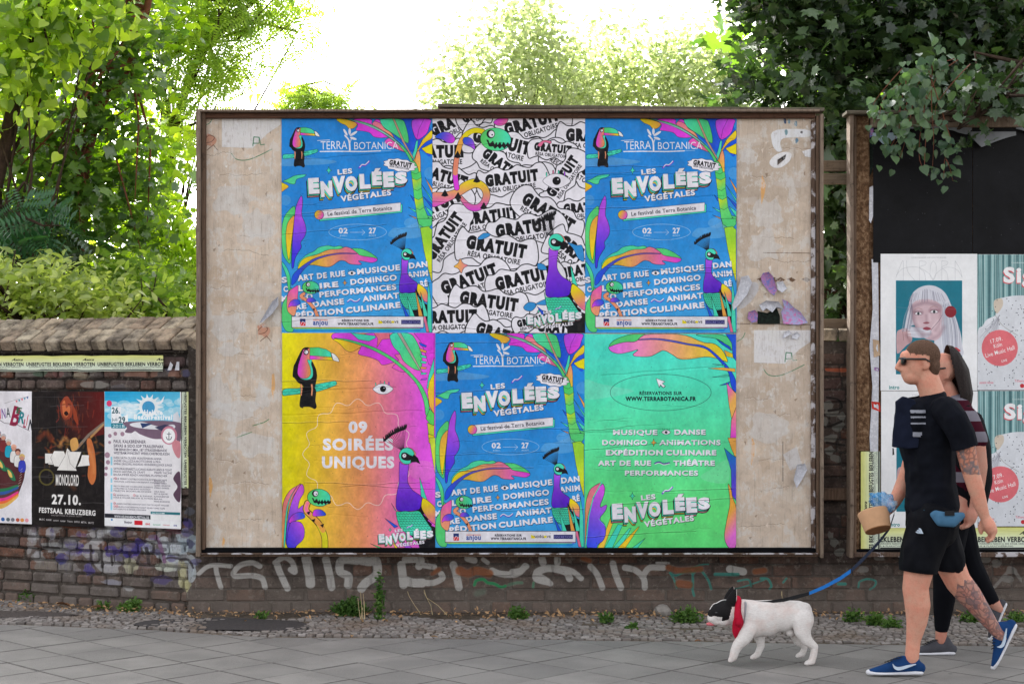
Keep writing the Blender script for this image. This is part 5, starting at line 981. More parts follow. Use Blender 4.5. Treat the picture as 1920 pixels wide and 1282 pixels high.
fr('bottom_rail', 376, 1027.5, 1530, 1036, -.045, .03, M_BLACK, bb, seed=8, jit=.0015); fr('bottom_rail', 374, 1036.3, 1534, 1039, -.075, .03, M_WOODP, bb, seed=9); fr('bottom_rail', 374, 1039.2, 1534, 1043.5, -.055, .04, M_WOODB, bb, seed=10)
# loose cap plank, lifted at its left end
Y = BY-.08; L = PX(1546,Y)-PX(820,Y)
cp = mesh_obj('cap_plank', box_mesh('cap_plank', 0, L, -.04, .10, 0, .022, M_WOODH, .003, 14, .004, 11), bb, (PX(820,Y), -.04, PZ(201,Y)), (0, R(.62), 0))
PA = [(528,223,811,624),(811,221,1097,624),(1097,223,1381,624),(529,624,816,1027),(816,625,1096,1026),(1096,626,1380,1028)]
i_blue = base_blue().image('festival_blue_print')
poster(i_blue, CREASE[0], *PA[0], BY-.004, 'blue festival poster with toucan and peacock, upper left of the billboard beside bare beige board', 'blue toucan festival posters', seed=1)
poster(i_blue, CREASE[1], *PA[2], BY-.005, 'blue festival poster with toucan and peacock, upper right of the billboard beside torn paper scraps', 'blue toucan festival posters', seed=3)
poster(i_blue, CREASE[2], *PA[4], BY-.006, 'blue festival poster with toucan and peacock, lower middle between the orange and green posters', 'blue toucan festival posters', seed=5)
poster(print_gratuit().image('gratuit_print'), CREASE[3], *PA[1], BY-.008, 'black and white poster crowded with GRATUIT lettering between the two upper blue posters', seed=2)
poster(print_orange().image('soirees_print'), CREASE[1], *PA[3], BY-.0095, 'yellow to pink poster reading 09 SOIRÉES UNIQUES with large toucan and peacock', seed=4)
poster(print_green().image('reservations_print'), CREASE[0], *PA[5], BY-.0075, 'mint green poster with white list of arts and oval website address', seed=6)
# curled torn scraps on the board
def scrap(px, py, pts, mat, Y, lift=.02, parent=None, name='torn_paper', seed=0, label=None):
    # irregular scrap: outline in photo-pixel-sized units, curling away from the board at its rim
    P = np.array(pts, float); c0 = P.mean(0); s = Y/F; V = []; 
    rings = [0, .45, .8, 1.0]
    for f in rings[1:]:
        for i, p in enumerate(P):
            q = c0+(p-c0)*f; r_ = random.Random(seed*31+i); V.append(((q[0])*s, -.003-lift*(f**3)*(.2+.8*r_.random()), -q[1]*s))
    k = len(P); V.append((c0[0]*s, -.003, -c0[1]*s)); Fc = [(3*k, (i+1)%k, i) for i in range(k)]
    for j in range(2):
        for i in range(k): Fc.append((j*k+i, j*k+(i+1)%k, (j+1)*k+(i+1)%k, (j+1)*k+i))
    o = mesh_obj(name, mk_mesh(name, V, Fc, mat, False), parent, (PX(px,Y), (Y if parent is None else Y-parent.location.y), PZ(py,Y)))
    return tag(o, label)
def scrap_material(name, a, b, sc=30):
    m = NM(name); n = m.noise(sc, 5, .7, m.pos()); m.col(m.ramp(n, [(.38, lin(*a)), (.5, lin(*b)), (.62, lin(*a))])); m.set(Roughness=.7); m.bump(n, .5, .004); return m.m
M_PAPW = scrap_material('white_paper_back', (214,214,220), (190,190,198)); M_PAPM = scrap_material('magenta_scrap', (196,120,170), (150,170,206)); M_PAPB = scrap_material('blue_scrap', (110,120,180), (176,120,160)); M_PAPD = scrap_material('dark_scrap', (30,42,36), (16,20,18)); M_PAPG = scrap_material('grey_paper', (150,152,156), (120,124,130))
for px, py, pts, mt, lf in ((1430,520,'0,-8 10,-10 18,-2 22,10 26,24 20,34 12,28 4,18 -2,10 -4,0',M_PAPB,.03),(1455,535,'0,-6 12,-8 20,6 10,14 2,8',M_PAPW,.04),(1466,565,'0,-4 10,0 22,12 34,20 48,40 30,44 2,42 -2,20 4,10',M_PAPM,.02),(1407,585,'-4,0 8,-4 14,4 12,18 2,20 -6,12',M_PAPB,.015),(1420,583,'0,0 18,4 36,-6 42,10 42,24 0,24',M_PAPD,.008),(1428,572,'-6,0 6,-8 30,-6 40,8 26,4 18,14 8,6 0,12',M_PAPW,.05),(1388,560,'0,-40 14,-44 20,-30 12,-8 -6,14 -14,22 -16,12 -6,-16',M_PAPW,.05),(1494,640+250,'0,-20 14,-22 18,-10 8,10 -2,24 -8,8',M_PAPW,.04),(508,592,'14,-36 16,-20 4,-4 -14,12 -20,14 -8,-6 4,-26',M_PAPW,.05),(1470,623,'0,0 8,-4 14,2 4,8 -4,12',M_PAPW,.02),(1490,628,'-6,0 4,-6 10,0 4,8 -6,6',M_PAPW,.02)):
    scrap(px, py, pp(pts), mt, BY-.004, lf, bb, seed=px)

# ------------------------------------------------ timbers between the boards
for i, (y0, y1, mt, lb) in enumerate(((304,324,M_WOODL,'upper plank of the pair bridging the gap between the two billboards'),(325,345,M_WOODL,'lower plank of the pair bridging the gap between the two billboards'),(594,612,M_WOODL,'single plank at the height of the wall top between the billboards'),(909,931,M_WOODB,'lowest dark plank between the billboards in front of the bricks'))):
    Y = 11.09; o = mesh_obj('timber_rail', box_mesh('timber_rail', PX(1500,Y), PX(1640,Y), 0, .04, PZ(y1,Y), PZ(y0,Y), mt, .004, 6, .003, i), None, (0, Y, 0), (0, R(.3*(i-1)), 0)); tag(o, lb, 'plank', 'planks joining the two billboards')

# ------------------------------------------------ right billboard
rb = empty('billboard', (0, BY, 0)); tag(rb, 'right billboard with crumbling brown post, black upper posters and white concert posters', 'billboard')
mesh_obj('panel', box_mesh('panel', PX(1603,BY), PX(2060,BY), .0, .03, PZ(1036,BY), PZ(222,BY), M_CHIP, 0), rb)
fr('frame_post', 1593, 214, 1600, 1045, -.08, .04, M_WOODG, rb, seed=21, jit=.005); fr('frame_post', 1600.5, 216, 1606, 1042, -.06, .03, M_WOODB, rb, seed=22)
o = fr('crumbling_strip', 1606.5, 216, 1632, 846, -.03, .0, M_CHIP, rb, seed=23, jit=.008, bev=.006); tag(o, 'crumbling brown chipboard strip with paper remnants')
fr('crumbling_strip', 1606.5, 846.5, 1613, 1030, -.03, .0, M_CHIP, rb, seed=24, jit=.006)
fr('cap_plank', 1585, 209, 2060, 216, -.11, .05, M_WOODH, rb, seed=25); fr('top_rail', 1633, 217, 2060, 238, -.045, .0, M_WOODG, rb, seed=26)
fr('bottom_rail', 1606, 1030, 2060, 1035, -.03, .03, M_BLACK, rb, seed=27); fr('bottom_rail', 1600.5, 1035.5, 2060, 1044, -.065, .04, M_WOODP, rb, seed=28)
for px, py, pts, mt, lf in ((1628,262,'0,0 8,-12 12,0 14,30 6,60 0,76 -8,70 -6,30',M_PAPD,.01),(1616,318,'0,0 6,-2 8,20 4,30 0,26',M_PAPW,.01),(1622,365,'0,-10 14,-16 17,10 16,36 10,54 2,40 -6,24 -10,4 -2,-2',M_PAPW,.012),(1618,440,'0,0 6,-8 4,6 0,14',M_PAPW,.01),(1616,475,'0,-8 6,-4 4,6 -2,4',M_PAPW,.01),(1630,235,'0,0 8,-2 6,20 0,24',M_PAPB,.01),(1634,560,'0,-74 12,-72 13,0 14,110 12,300 -2,300 -4,260 2,170 -4,90 2,20',M_PAPW,.004),(1637,752,'-4,0 12,2 14,20 -2,14',scrap_material('red_scrap',(204,52,46),(190,60,50)),.008),(1636,642,'0,-6 12,-4 14,24 2,28',scrap_material('tan_scrap',(196,168,140),(176,150,126)),.01),(1639,688,'0,0 9,2 8,8 0,6',M_PAPB,.006)):
    scrap(px, py, pp(pts), mt, BY-.012, lf, rb, seed=px+3)
def black_poster():
    m = NM('black_poster_print'); q = m.pos(); v = m.n('ShaderNodeTexVoronoi', feature='F1'); v.inputs['Scale'].default_value = 24; m.l(q, v.inputs[0]); n = m.noise(3, 6, .7, q); s = m.noise(4, 7, .75, m.pos((20,1,1.2)))
    c = m.mix(m.ramp(n, [(.35,0),(.7,1)]), lin(11,11,13), lin(24,24,28)); c = m.mix(m.ramp(v.outputs['Distance'], [(.035,.6),(.06,0)]), c, lin(110,110,116)); c = m.mix(m.ramp(s, [(.66,0),(.72,.3)]), c, lin(70,70,76)); m.col(c); m.set(Roughness=.55); m.bump(m.noise(6,5,.6,q), .4, .006); return m.m
mk = black_poster()
poster(None, None, 1637, 240, 1823, 492, BY-.02, 'plain black poster top left on the right billboard under hanging birch leaves', 'plain black posters on the right billboard', mat=mk, seed=31)
poster(None, None, 1824, 238, 2010, 492, BY-.019, 'plain black poster at the right image edge above the curtain concert poster', 'plain black posters on the right billboard', mat=mk, seed=32)
i_por = print_portrait().image('portrait_print'); i_st = print_stage().image('curtain_print')
MP = print_material('portrait_poster', i_por, CREASE[3], .35, .0012, .05); MS = print_material('curtain_poster', i_st, CREASE[3], .35, .0012, .05)
poster(None, None, 1651, 476, 1832, 732, BY-.024, 'white poster with teal portrait of a white-haired woman above the walking man', mat=MP, seed=33)
poster(None, None, 1652, 733, 1833, 989, BY-.025, 'white portrait poster half hidden behind the walking man', mat=MP, seed=34)
poster(None, None, 1832.5, 477, 2013, 731, BY-.0245, 'teal curtain concert poster with pink disc, upper one at the right edge', 'pink disc concert posters', mat=MS, seed=35)
poster(None, None, 1834, 732.5, 2015, 986, BY-.0255, 'teal curtain concert poster with pink disc, lower one behind the people', 'pink disc concert posters', mat=MS, seed=36)
i_strip = print_strip().image('strip_print'); MT = print_material('strip_print', i_strip, CREASE[2], .4, .001, .06)
def strip(x0, y0, x1, y1, Y, label, vertical=False, start=.0, frac=.5):
    w, h = PX(x1,Y)-PX(x0,Y), PZ(y0,Y)-PZ(y1,Y)
    if vertical: w, h = h, w
    me = sheet('paste_strip', w, h, MT, 24, 3, .001, int(x0)); ul = me.uv_layers[0]; a = np.empty(len(me.loops)*2); ul.data.foreach_get('uv', a); a[0::2] = start+a[0::2]*frac; ul.data.foreach_set('uv', a)
    o = mesh_obj('paste_strip', me, None, (PX(x1 if vertical else x0,Y), Y, PZ(y1,Y)), (0, R(-90) if vertical else 0, 0)); return tag(o, label, 'paper strip')
strip(1640, 988, 2010, 1030, BY-.022, 'horizontal yellow warning strip along the bottom of the right billboard', start=.12, frac=.62)
strip(1614, 846, 1650, 1028, BY-.03, 'vertical yellow warning strip beside the bottom left corner of the right billboard', True, .1, .43)
# loose flaps of paper over the black posters
def flap(x0, x1, ytop, tipx, tipy, label, mt):
    Y = BY-.03; V = []; n = 10
    for i in range(n+1):
        t = i/n; px = x0+(x1-x0)*t; q = max(0, 1-abs(px-tipx)/(abs((x0 if px < tipx else x1)-tipx)+1e-6)); yb = ytop+4+(tipy-ytop-4)*q**1.2
        for j, f in enumerate((0,.5,1)): V.append((PX(px,Y)-PX(x0,Y), -.06*f*q-.01*math.sin(i*1.3)*f, -(((ytop-3)+(yb-ytop+3)*f)-ytop)*Y/F))
    Fc = [(i*3+j, i*3+3+j, i*3+4+j, i*3+1+j) for i in range(n) for j in (0,1)]
    o = mesh_obj('loose_flap', mk_mesh('loose_flap', V, Fc, mt, True), rb, (PX(x0,Y), -.03, PZ(ytop,Y))); return o
M_FLB = plain('pale_blue_back', (160,176,190), .6, .1, 8, .3); M_FLG = plain('grey_paper_back', (128,130,134), .6, .1, 8, .3)
flap(1636, 1690, 252, 1655, 275, '', M_FLB); flap(1690, 1790, 239, 1730, 243, '', M_FLG); flap(1780, 1822, 240, 1808, 256, '', M_FLG); flap(1818, 1905, 250, 1832, 280, '', M_FLG); flap(1905, 1990, 238, 1950, 262, '', M_FLG)

# ------------------------------------------------ posters on the left wall (in that wall's frame)
def lposter(img, x0, y0, x1, y1, label, name='poster', cat='poster', mat=None, me=None, off=-.012, seed=0, group=None, rot=0):
    u0, u1 = lu(x0), lu(x1); zt, zb = lz((x0+x1)/2, y0), lz((x0+x1)/2, y1)
    m = mat or print_material(name+'_print', img, CREASE[seed%4], .4, .0015, .08)
    me = me or sheet(name, u1-u0, zt-zb, m, 14, 20, .004, seed)
    o = mesh_obj(name, me, None, Matrix.Rotation(R(-22),3,'Z') @ Vector((u0, off, zb))+Vector((-2.13,11.2,0)), (0, R(rot), R(-22))); return tag(o, label, cat, group)
lposter(print_berlin().image('berlin_print'), -73, 733, 62, 979, 'white illustrated poster with figures riding a painted boot, cut by the left image edge', seed=1)
lposter(print_kadavar().image('concert_print'), 63, 734, 198, 986, 'black concert poster reading 27.10. FESTSAAL KREUZBERG between two light posters', seed=2, off=-.014)
lposter(print_helene().image('beach_print'), 198.5, 734, 342, 988, 'blue and white beach festival line-up poster right of the black one', seed=3, off=-.013)
def lstrip(x0, y0, x1, y1, label, start, frac, vertical=False):
    u0, u1 = lu(x0), lu(x1); zt, zb = lz((x0+x1)/2,y0), lz((x0+x1)/2,y1); w, h = u1-u0, zt-zb
    if vertical: w, h = h, w
    me = sheet('paste_strip', w, h, MT, 20, 3, .002, int(x0)+7, .006); ul = me.uv_layers[0]; a = np.empty(len(me.loops)*2); ul.data.foreach_get('uv', a); a[0::2] = start+a[0::2]*frac; ul.data.foreach_set('uv', a)
    p = Matrix.Rotation(R(-22),3,'Z') @ Vector((u0, -.013, zt if vertical else zb))+Vector((-2.13,11.2,0))
    M = Matrix.Rotation(R(-22),4,'Z') @ Matrix.Rotation(R(90) if vertical else 0,4,'Y'); o = mesh_obj('paste_strip', me, None, p, M.to_euler()); return tag(o, label, 'paper strip')
lstrip(-60, 667, 308, 696, 'long horizontal yellow warning strip under the sloping brick coping', .05, .87)
lstrip(342, 735, 360, 914, 'narrow vertical warning strip right of the beach festival poster', .02, .43, True)
for x, pts in ((320,'0,-8 6,-2 2,8 -6,8'),(332,'0,-8 6,-8 6,8 -4,8')):
    o = scrap(x, 686, pp(pts), M_PAPW, lY(lu(x))-.02, .004, None, 'paper_scrap', x); o.rotation_euler.z = R(-22); tag(o, 'torn white scrap %s right of the long yellow strip' % ('just' if x == 320 else 'farther'), 'paper scrap')
# ------------------------------------------------ foliage
def leaf_material(name, dark, light, trans=.5, gloss=.35, tcol=None, rough=.3):
    m = NM(name); a = m.n('ShaderNodeAttribute', attribute_name='tint').outputs['Fac']
    r = m.math('FRACT', m.math('ADD', a, m.math('MULTIPLY', m.rnd(), .9))); c = m.ramp(r, [(0, lin(*dark)), (.85, lin(*light)), (1, lin(*[min(255, int(v*1.12)) for v in light]))])
    m.col(c); m.set(Roughness=rough); m.b.inputs['Specular IOR Level'].default_value = gloss
    t = m.n('ShaderNodeBsdfTranslucent'); hs = m.n('ShaderNodeMix', data_type='RGBA', blend_type='MULTIPLY'); hs.inputs[0].default_value = 1; m.l(c, hs.inputs[6]); hs.inputs[7].default_value = (*(tcol or (2.6,2.6,.9)), 1); m.l(hs.outputs[2], t.inputs[0])
    x = m.n('ShaderNodeMixShader'); x.inputs[0].default_value = trans; m.l(m.b.outputs[0], x.inputs[1]); m.l(t.outputs[0], x.inputs[2]); m.l(x.outputs[0], m.out.inputs[0]); return m.m
def fan(outline, mid=(0,.45,0)):      # half outline mirrored round the midrib
    P = [(0,0,0)]+outline+[(0,1,-.06)]; L = [(-x,y,z) for x,y,z in outline[::-1]]; V = P+L+[mid]; n = len(V)-1
    return np.array(V, np.float32), [(n, i, (i+1)%n) for i in range(n)]
LF_HEART = fan([(.2,-.06,.05),(.4,.1,.1),(.44,.32,.1),(.3,.62,.05),(.12,.84,0)])
LF_OVATE = fan([(.16,.16,.05),(.24,.42,.07),(.17,.72,.02)])
LF_MAPLE = fan([(.16,-.06,.02),(.44,-.02,-.04),(.34,.16,.05),(.62,.42,-.03),(.36,.44,.06),(.30,.68,.02),(.14,.66,.05)], (0,.34,.03))
LF_QUAD = (np.array([(0,0,0),(.3,.5,.06),(0,1,0),(-.3,.5,.06)], np.float32), [(0,1,2),(0,2,3)])
def _frond():
    V, Fc = [], []
    for k in range(9):
        y = .1+k*.1; z = -.25*y*y
        for s in (-1, 1):
            b = len(V); V += [(0,y,z),(s*.12,y+.045,z-.01),(s*.25,y+.03,z-.05),(s*.12,y-.03,z-.02)]; Fc += [(b,b+1,b+2),(b,b+2,b+3)]
    b = len(V); V += [(-.01,0,0),(.01,0,0),(0,1,-.25)]; Fc.append((b,b+1,b+2)); return np.array(V, np.float32), Fc
LF_FROND = _frond()
def frames(P, rs, up=.5, droop=.4, face=None):
    n = len(P); N = rs.randn(n,3)*.55+np.array([0,-.25,up]); N /= np.linalg.norm(N,axis=1)[:,None]
    T = rs.randn(n,3); T[:,2] = T[:,2]*.5-droop; T -= N*(T*N).sum(1)[:,None]; T /= np.linalg.norm(T,axis=1)[:,None]; return np.cross(T, N), T, N
def leaf_mesh(name, tpl, P, Sx, Ty, Nz, size, tint, mat):
    V0, F0 = tpl; n, k = len(P), len(V0); V = P[:,None]+size[:,None,None]*(V0[None,:,0:1]*Sx[:,None]+V0[None,:,1:2]*Ty[:,None]+V0[None,:,2:3]*Nz[:,None])
    F_ = np.array(F0)[None]+np.arange(n)[:,None,None]*k; F_ = F_.reshape(-1,3); me = bpy.data.meshes.new(name)
    me.vertices.add(n*k); me.vertices.foreach_set('co', V.reshape(-1).astype(np.float32)); me.loops.add(F_.size); me.loops.foreach_set('vertex_index', F_.ravel().astype(np.int32))
    me.polygons.add(len(F_)); me.polygons.foreach_set('loop_start', np.arange(0, F_.size, 3, dtype=np.int32)); me.polygons.foreach_set('loop_total', np.full(len(F_), 3, np.int32))
    a = me.attributes.new('tint', 'FLOAT', 'POINT'); a.data.foreach_set('value', np.repeat(tint, k).astype(np.float32)); me.materials.append(mat); me.update(calc_edges=True); return me
def lobe(px, py, Y, rx, ry, dep): return (PX(px,Y), Y, PZ(py,Y), rx*Y/F, dep, ry*Y/F)
def crown_pts(lobes, n, rs, clump=.16, per=14, shell=.35, flat=.6):
    vol = np.array([l[3]*l[4]*l[5] for l in lobes])**.75; pick = rs.choice(len(lobes), max(1,n//per), p=vol/vol.sum()); L = np.array(lobes)[pick]
    d = rs.randn(len(L),3); d /= np.linalg.norm(d,axis=1)[:,None]; r = rs.rand(len(L))**shell; C = L[:,:3]+d*r[:,None]*L[:,3:]
    P = np.repeat(C, per, 0); P = P+rs.randn(len(P),3)*clump*np.array([1,1,flat]); return P
LEAFOBJ = {}
def tree(name, label, lobes, n, tpl, size, mat, seed, cat='tree', group=None, trunk=None, limbs=(), singles=0, clump=.16, per=14, droop=.4, up=.5, wood=None, szv=.25, lname='leaf', twigs=60, flat=.6):
    rs = np.random.RandomState(seed); P = crown_pts(lobes, n, rs, clump, per, flat=flat); Sx, Ty, Nz = frames(P, rs, up, droop); sz = size*(1+szv*rs.randn(len(P))).clip(.5,1.6); ti = rs.rand(len(P))*.6
    base = trunk[0] if trunk else (lobes[0][0], lobes[0][1], 0); root = empty(name, (base[0], base[1], 0)); tag(root, label, cat, group); B = np.array([base[0], base[1], 0])
    px = P[:,0]/P[:,1]*F+CX; py = HZ-(P[:,2]-CAMZ)/P[:,1]*F
    idx = np.array([], int)
    if singles:
        vis = np.where((px > 0)&(px < 1920)&(py > 0)&(py < 1282))[0]; idx = vis[np.argsort(P[vis,1]/sz[vis])[:singles]]
        if mat.name+str(len(tpl[0])) not in LEAFOBJ:
            LEAFOBJ[mat.name+str(len(tpl[0]))] = [leaf_mesh(lname, tpl, np.zeros((1,3)), np.array([[1,0,0]]), np.array([[0,1,0]]), np.array([[0,0,1]]), np.ones(1), np.array([t*.1]), mat) for t in range(5)]
        ms = LEAFOBJ[mat.name+str(len(tpl[0]))]
        for q in idx:
            M = Matrix(((Sx[q,0],Ty[q,0],Nz[q,0]),(Sx[q,1],Ty[q,1],Nz[q,1]),(Sx[q,2],Ty[q,2],Nz[q,2]))).to_4x4()
            mesh_obj(lname, ms[q%5], root, Vector(P[q]-B), M.to_euler(), (sz[q],)*3)
    k = np.ones(len(P), bool); k[idx] = False
    o = mesh_obj('crown', leaf_mesh('crown', tpl, (P-B)[k], Sx[k], Ty[k], Nz[k], sz[k], ti[k], mat), root); tag(o, kind='stuff')
    w = wood or M_BARK
    if trunk:
        bm = bmesh.new(); tube(bm, [Vector(p)-Vector(B) for p in trunk], [trunkr*(1-.6*i/(len(trunk)-1)) for i, trunkr in enumerate([trunk_r(trunk)]*len(trunk))], 8); mesh_obj('trunk', bm_mesh('trunk', bm, w, True), root)
    bm = bmesh.new(); got = False
    for pts, r in limbs: tube(bm, [Vector(p)-Vector(B) for p in pts], [r*(1-.7*i/(len(pts)-1)) for i in range(len(pts))], 6); got = True
    if twigs and trunk:
        for q in rs.choice(len(P), min(twigs, len(P))):
            e = P[q]-B; s0 = np.array(trunk[min(len(trunk)-1, 1+int(rs.rand()*(len(trunk)-1)))])-B; mid = (e+s0)/2+rs.randn(3)*.12; tube(bm, [s0, mid, e], [.02,.012,.004], 4); got = True
    if got: mesh_obj('branches', bm_mesh('branches', bm, w, True), root)
    else: bm.free()
    return root
def trunk_r(t): return t[0][3] if len(t[0]) > 3 else .08
def T3(pts, r):      # photo pixels and depth to points
    out = [Vector((PX(a,Y), Y, PZ(b,Y))) for a, b, Y in pts]; return out
class Tk(list): pass
def trunkpx(pts): return T3(pts, 0)
M_BARK = plain('dark_bark', (62,50,42), .9, .35, 25, .8, .1, .01); M_TWIG = plain('reddish_twig', (112,66,48), .8, .2, 30, .3)
_tr = trunk_r
TR = {'r': .09}
def trunk_r(t): return TR['r']
G_POP = leaf_material('lime_leaf', (72,102,40), (154,174,72), .52, .8, (2.7,2.7,.9)); G_MAP = leaf_material('maple_leaf', (50,80,38), (104,134,60), .44, 1.2, (3,3,.9)); G_ROB = leaf_material('robinia_leaf', (84,114,46), (136,156,74), .52, .3, (2.3,2.35,1.0))
G_BUSH = leaf_material('shrub_leaf', (104,128,66), (182,192,124), .5, .9, (2.2,2.2,.9)); G_FAR = leaf_material('willow_leaf', (140,154,112), (190,196,156), .42, .3, (1.65,1.75,1.2)); G_DARK = leaf_material('maple_leaf_painted_shade', (26,42,24), (70,94,56), .24, .6, (2,2.3,.7)); G_BIR = leaf_material('birch_leaf', (42,70,46), (84,108,74), .18, .4, (1.5,1.8,.7))  # haze put into the pale willow colour, shade into the dark maple colour
G_PIN = leaf_material('dark_pinnate_leaf', (30,64,44), (50,92,62), .3, .5)
# left side
TR['r'] = .10
tree('lime_tree', 'lime tree with large heart-shaped glowing leaves at the top left corner', [lobe(40,60,13.6,120,110,.45), lobe(120,40,13.9,120,110,.4), lobe(20,180,13.7,90,80,.4), lobe(100,-120,14.2,240,120,.7), lobe(-120,100,14,120,200,.6)], 3400, LF_HEART, .1, G_POP, 1, singles=220, trunk=trunkpx([(-40,1120,14.2),(-30,700,14.2),(-10,350,14.1),(60,60,13.9),(120,-100,13.9)]), limbs=[(T3([(30,500,14),(60,330,13.8),(50,150,13.6)],0),.02),(T3([(60,120,13.8),(55,60,13.6),(35,0,13.5)],0),.014),(T3([(100,130,13.8),(80,40,13.6),(60,-40,13.5)],0),.014)], droop=.9, up=.2, twigs=16)
TR['r'] = .07
tree('maple_tree', 'slender maple with dark and glinting leaves and a reddish stem left of the large billboard', [lobe(190,140,14.9,100,110,.5), lobe(150,290,14.9,150,90,.55), lobe(80,380,14.7,120,80,.5), lobe(210,400,14.8,110,90,.5), lobe(260,520,14.8,60,70,.35), lobe(60,280,15,120,60,.4), lobe(240,60,15.2,80,120,.5), lobe(190,-110,15.3,190,110,.8)], 4300, LF_MAPLE, .092, G_MAP, 2, singles=260, trunk=trunkpx([(146,1100,15),(146,440,15),(158,300,15),(170,260,15),(185,200,15),(245,120,15),(275,20,15),(300,-120,15)]), limbs=[(T3([(166,268,15),(168,100,14.9),(160,-20,14.9)],0),.02),(T3([(170,262,15),(200,230,14.9),(260,190,14.8)],0),.014),(T3([(158,310,15),(100,240,14.9),(60,180,14.8)],0),.014)], wood=M_TWIG, up=.9, droop=.2, twigs=26)
TR['r'] = .07
tree('robinia_tree', 'tall robinia with feathery bright green leaves and bare sky behind, reaching over the billboard corner', [lobe(350,70,17.5,100,80,.6), lobe(410,130,17.3,60,60,.4), lobe(420,25,17.8,110,40,.6), lobe(340,230,17.4,60,80,.4), lobe(530,15,18,60,36,.4), lobe(570,62,18,36,16,.3), lobe(490,70,18,24,40,.3), lobe(500,110,18,14,14,.2), lobe(320,-120,18,300,90,1.2)], 2000, LF_FROND, .27, G_ROB, 3, singles=0, trunk=trunkpx([(300,1080,17.8),(300,600,17.8),(320,250,17.8),(380,80,17.8),(480,0,17.9)]), limbs=[(T3([(300,120,17.6),(390,60,17.6),(470,40,17.8),(560,60,18)],0),.035),(T3([(260,120,17.6),(330,170,17.5),(420,150,17.4)],0),.025),(T3([(330,330,17.6),(360,330,17.3),(372,350,17.2)],0),.02)], droop=.7, clump=.22, per=8)
TR['r'] = .02
tree('robinia_sapling', 'top of a small robinia showing above the upper edge of the large billboard', [lobe(568,168,20.5,30,36,.3), lobe(605,188,20.5,55,20,.3), lobe(505,200,20.5,20,14,.2), lobe(580,250,20.5,80,60,.5), lobe(640,188,20.5,20,16,.2)], 420, LF_FROND, .26, G_ROB, 4, trunk=trunkpx([(580,1020,20.5),(580,400,20.5),(575,230,20.5),(570,160,20.5)]), droop=.3, clump=.12, per=8, twigs=20)
tree('robinia_sapling', 'pale young robinia behind the shrub, just left of the large billboard', [lobe(320,440,16.5,50,60,.4), lobe(335,540,16.5,70,60,.4), lobe(290,330,16.8,40,50,.3), lobe(365,520,16.4,50,80,.4)], 420, LF_FROND, .3, G_ROB, 5, trunk=trunkpx([(330,1080,16.5),(330,700,16.5),(325,420,16.5)]), droop=.5, clump=.16, per=8, twigs=20)
TR['r'] = .03
tree('shrub', 'dense pale green shrub growing over the left brick wall', [lobe(50,530,13.0,80,50,.35), lobe(150,555,13.0,90,60,.35), lobe(60,600,13.0,90,40,.3), lobe(200,590,13.1,90,50,.3), lobe(-60,560,13.1,70,90,.4), lobe(110,650,13.1,150,50,.3)], 4200, LF_OVATE, .08, G_BUSH, 6, cat='shrub', singles=220, trunk=trunkpx([(60,1100,13.2),(60,800,13.2),(60,620,13.1)]), clump=.11, per=12, droop=.0, up=.7)
tree('shrub', 'glowing yellow-green shrub between the pale shrub and the large billboard', [lobe(290,570,13.6,70,55,.35), lobe(240,520,13.9,60,40,.35), lobe(340,600,13.5,50,50,.3), lobe(310,640,13.6,90,40,.3)], 2000, LF_OVATE, .09, G_ROB, 7, cat='shrub', singles=120, trunk=trunkpx([(300,1100,13.7),(300,800,13.7),(300,640,13.6)]), clump=.12, per=12, droop=.1, up=.6)
TR['r'] = .02
tree('pinnate_sapling', 'dark feathery sapling drooping in front of the maple at the left edge', [lobe(30,390,13.4,60,30,.12), lobe(60,430,13.4,50,40,.1), lobe(95,410,13.5,20,30,.1)], 42, LF_FROND, .34, G_PIN, 8, trunk=trunkpx([(-20,1100,13.6),(0,700,13.6),(10,390,13.5)]), droop=.8, per=4, clump=.08, twigs=8, up=.3, singles=30, lname='frond')
TR['r'] = .2
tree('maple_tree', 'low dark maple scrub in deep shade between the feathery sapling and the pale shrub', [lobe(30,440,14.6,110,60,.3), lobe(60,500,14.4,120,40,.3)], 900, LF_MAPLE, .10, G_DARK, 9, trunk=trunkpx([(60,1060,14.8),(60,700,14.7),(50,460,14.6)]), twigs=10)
G_LIT = leaf_material('hazel_leaf_painted_sunlit', (108,134,44), (166,186,70), .68, .5, (2.5,2.5,.8))  # sunlight put into the bright leaf colour
TR['r'] = .05
tree('hazel_tree', 'bright yellow-green hazel, sunlight put into its leaf colour, showing through the gaps behind the slender maple', [lobe(120,150,16.6,190,170,.5), lobe(200,330,16.4,160,120,.5), lobe(60,330,16.6,120,140,.5), lobe(270,480,16.2,110,80,.5), lobe(150,20,16.8,220,120,.5)], 3600, LF_HEART, .115, G_LIT, 12, trunk=trunkpx([(120,1080,16.6),(120,700,16.6),(140,300,16.6)]), twigs=14, droop=.5)
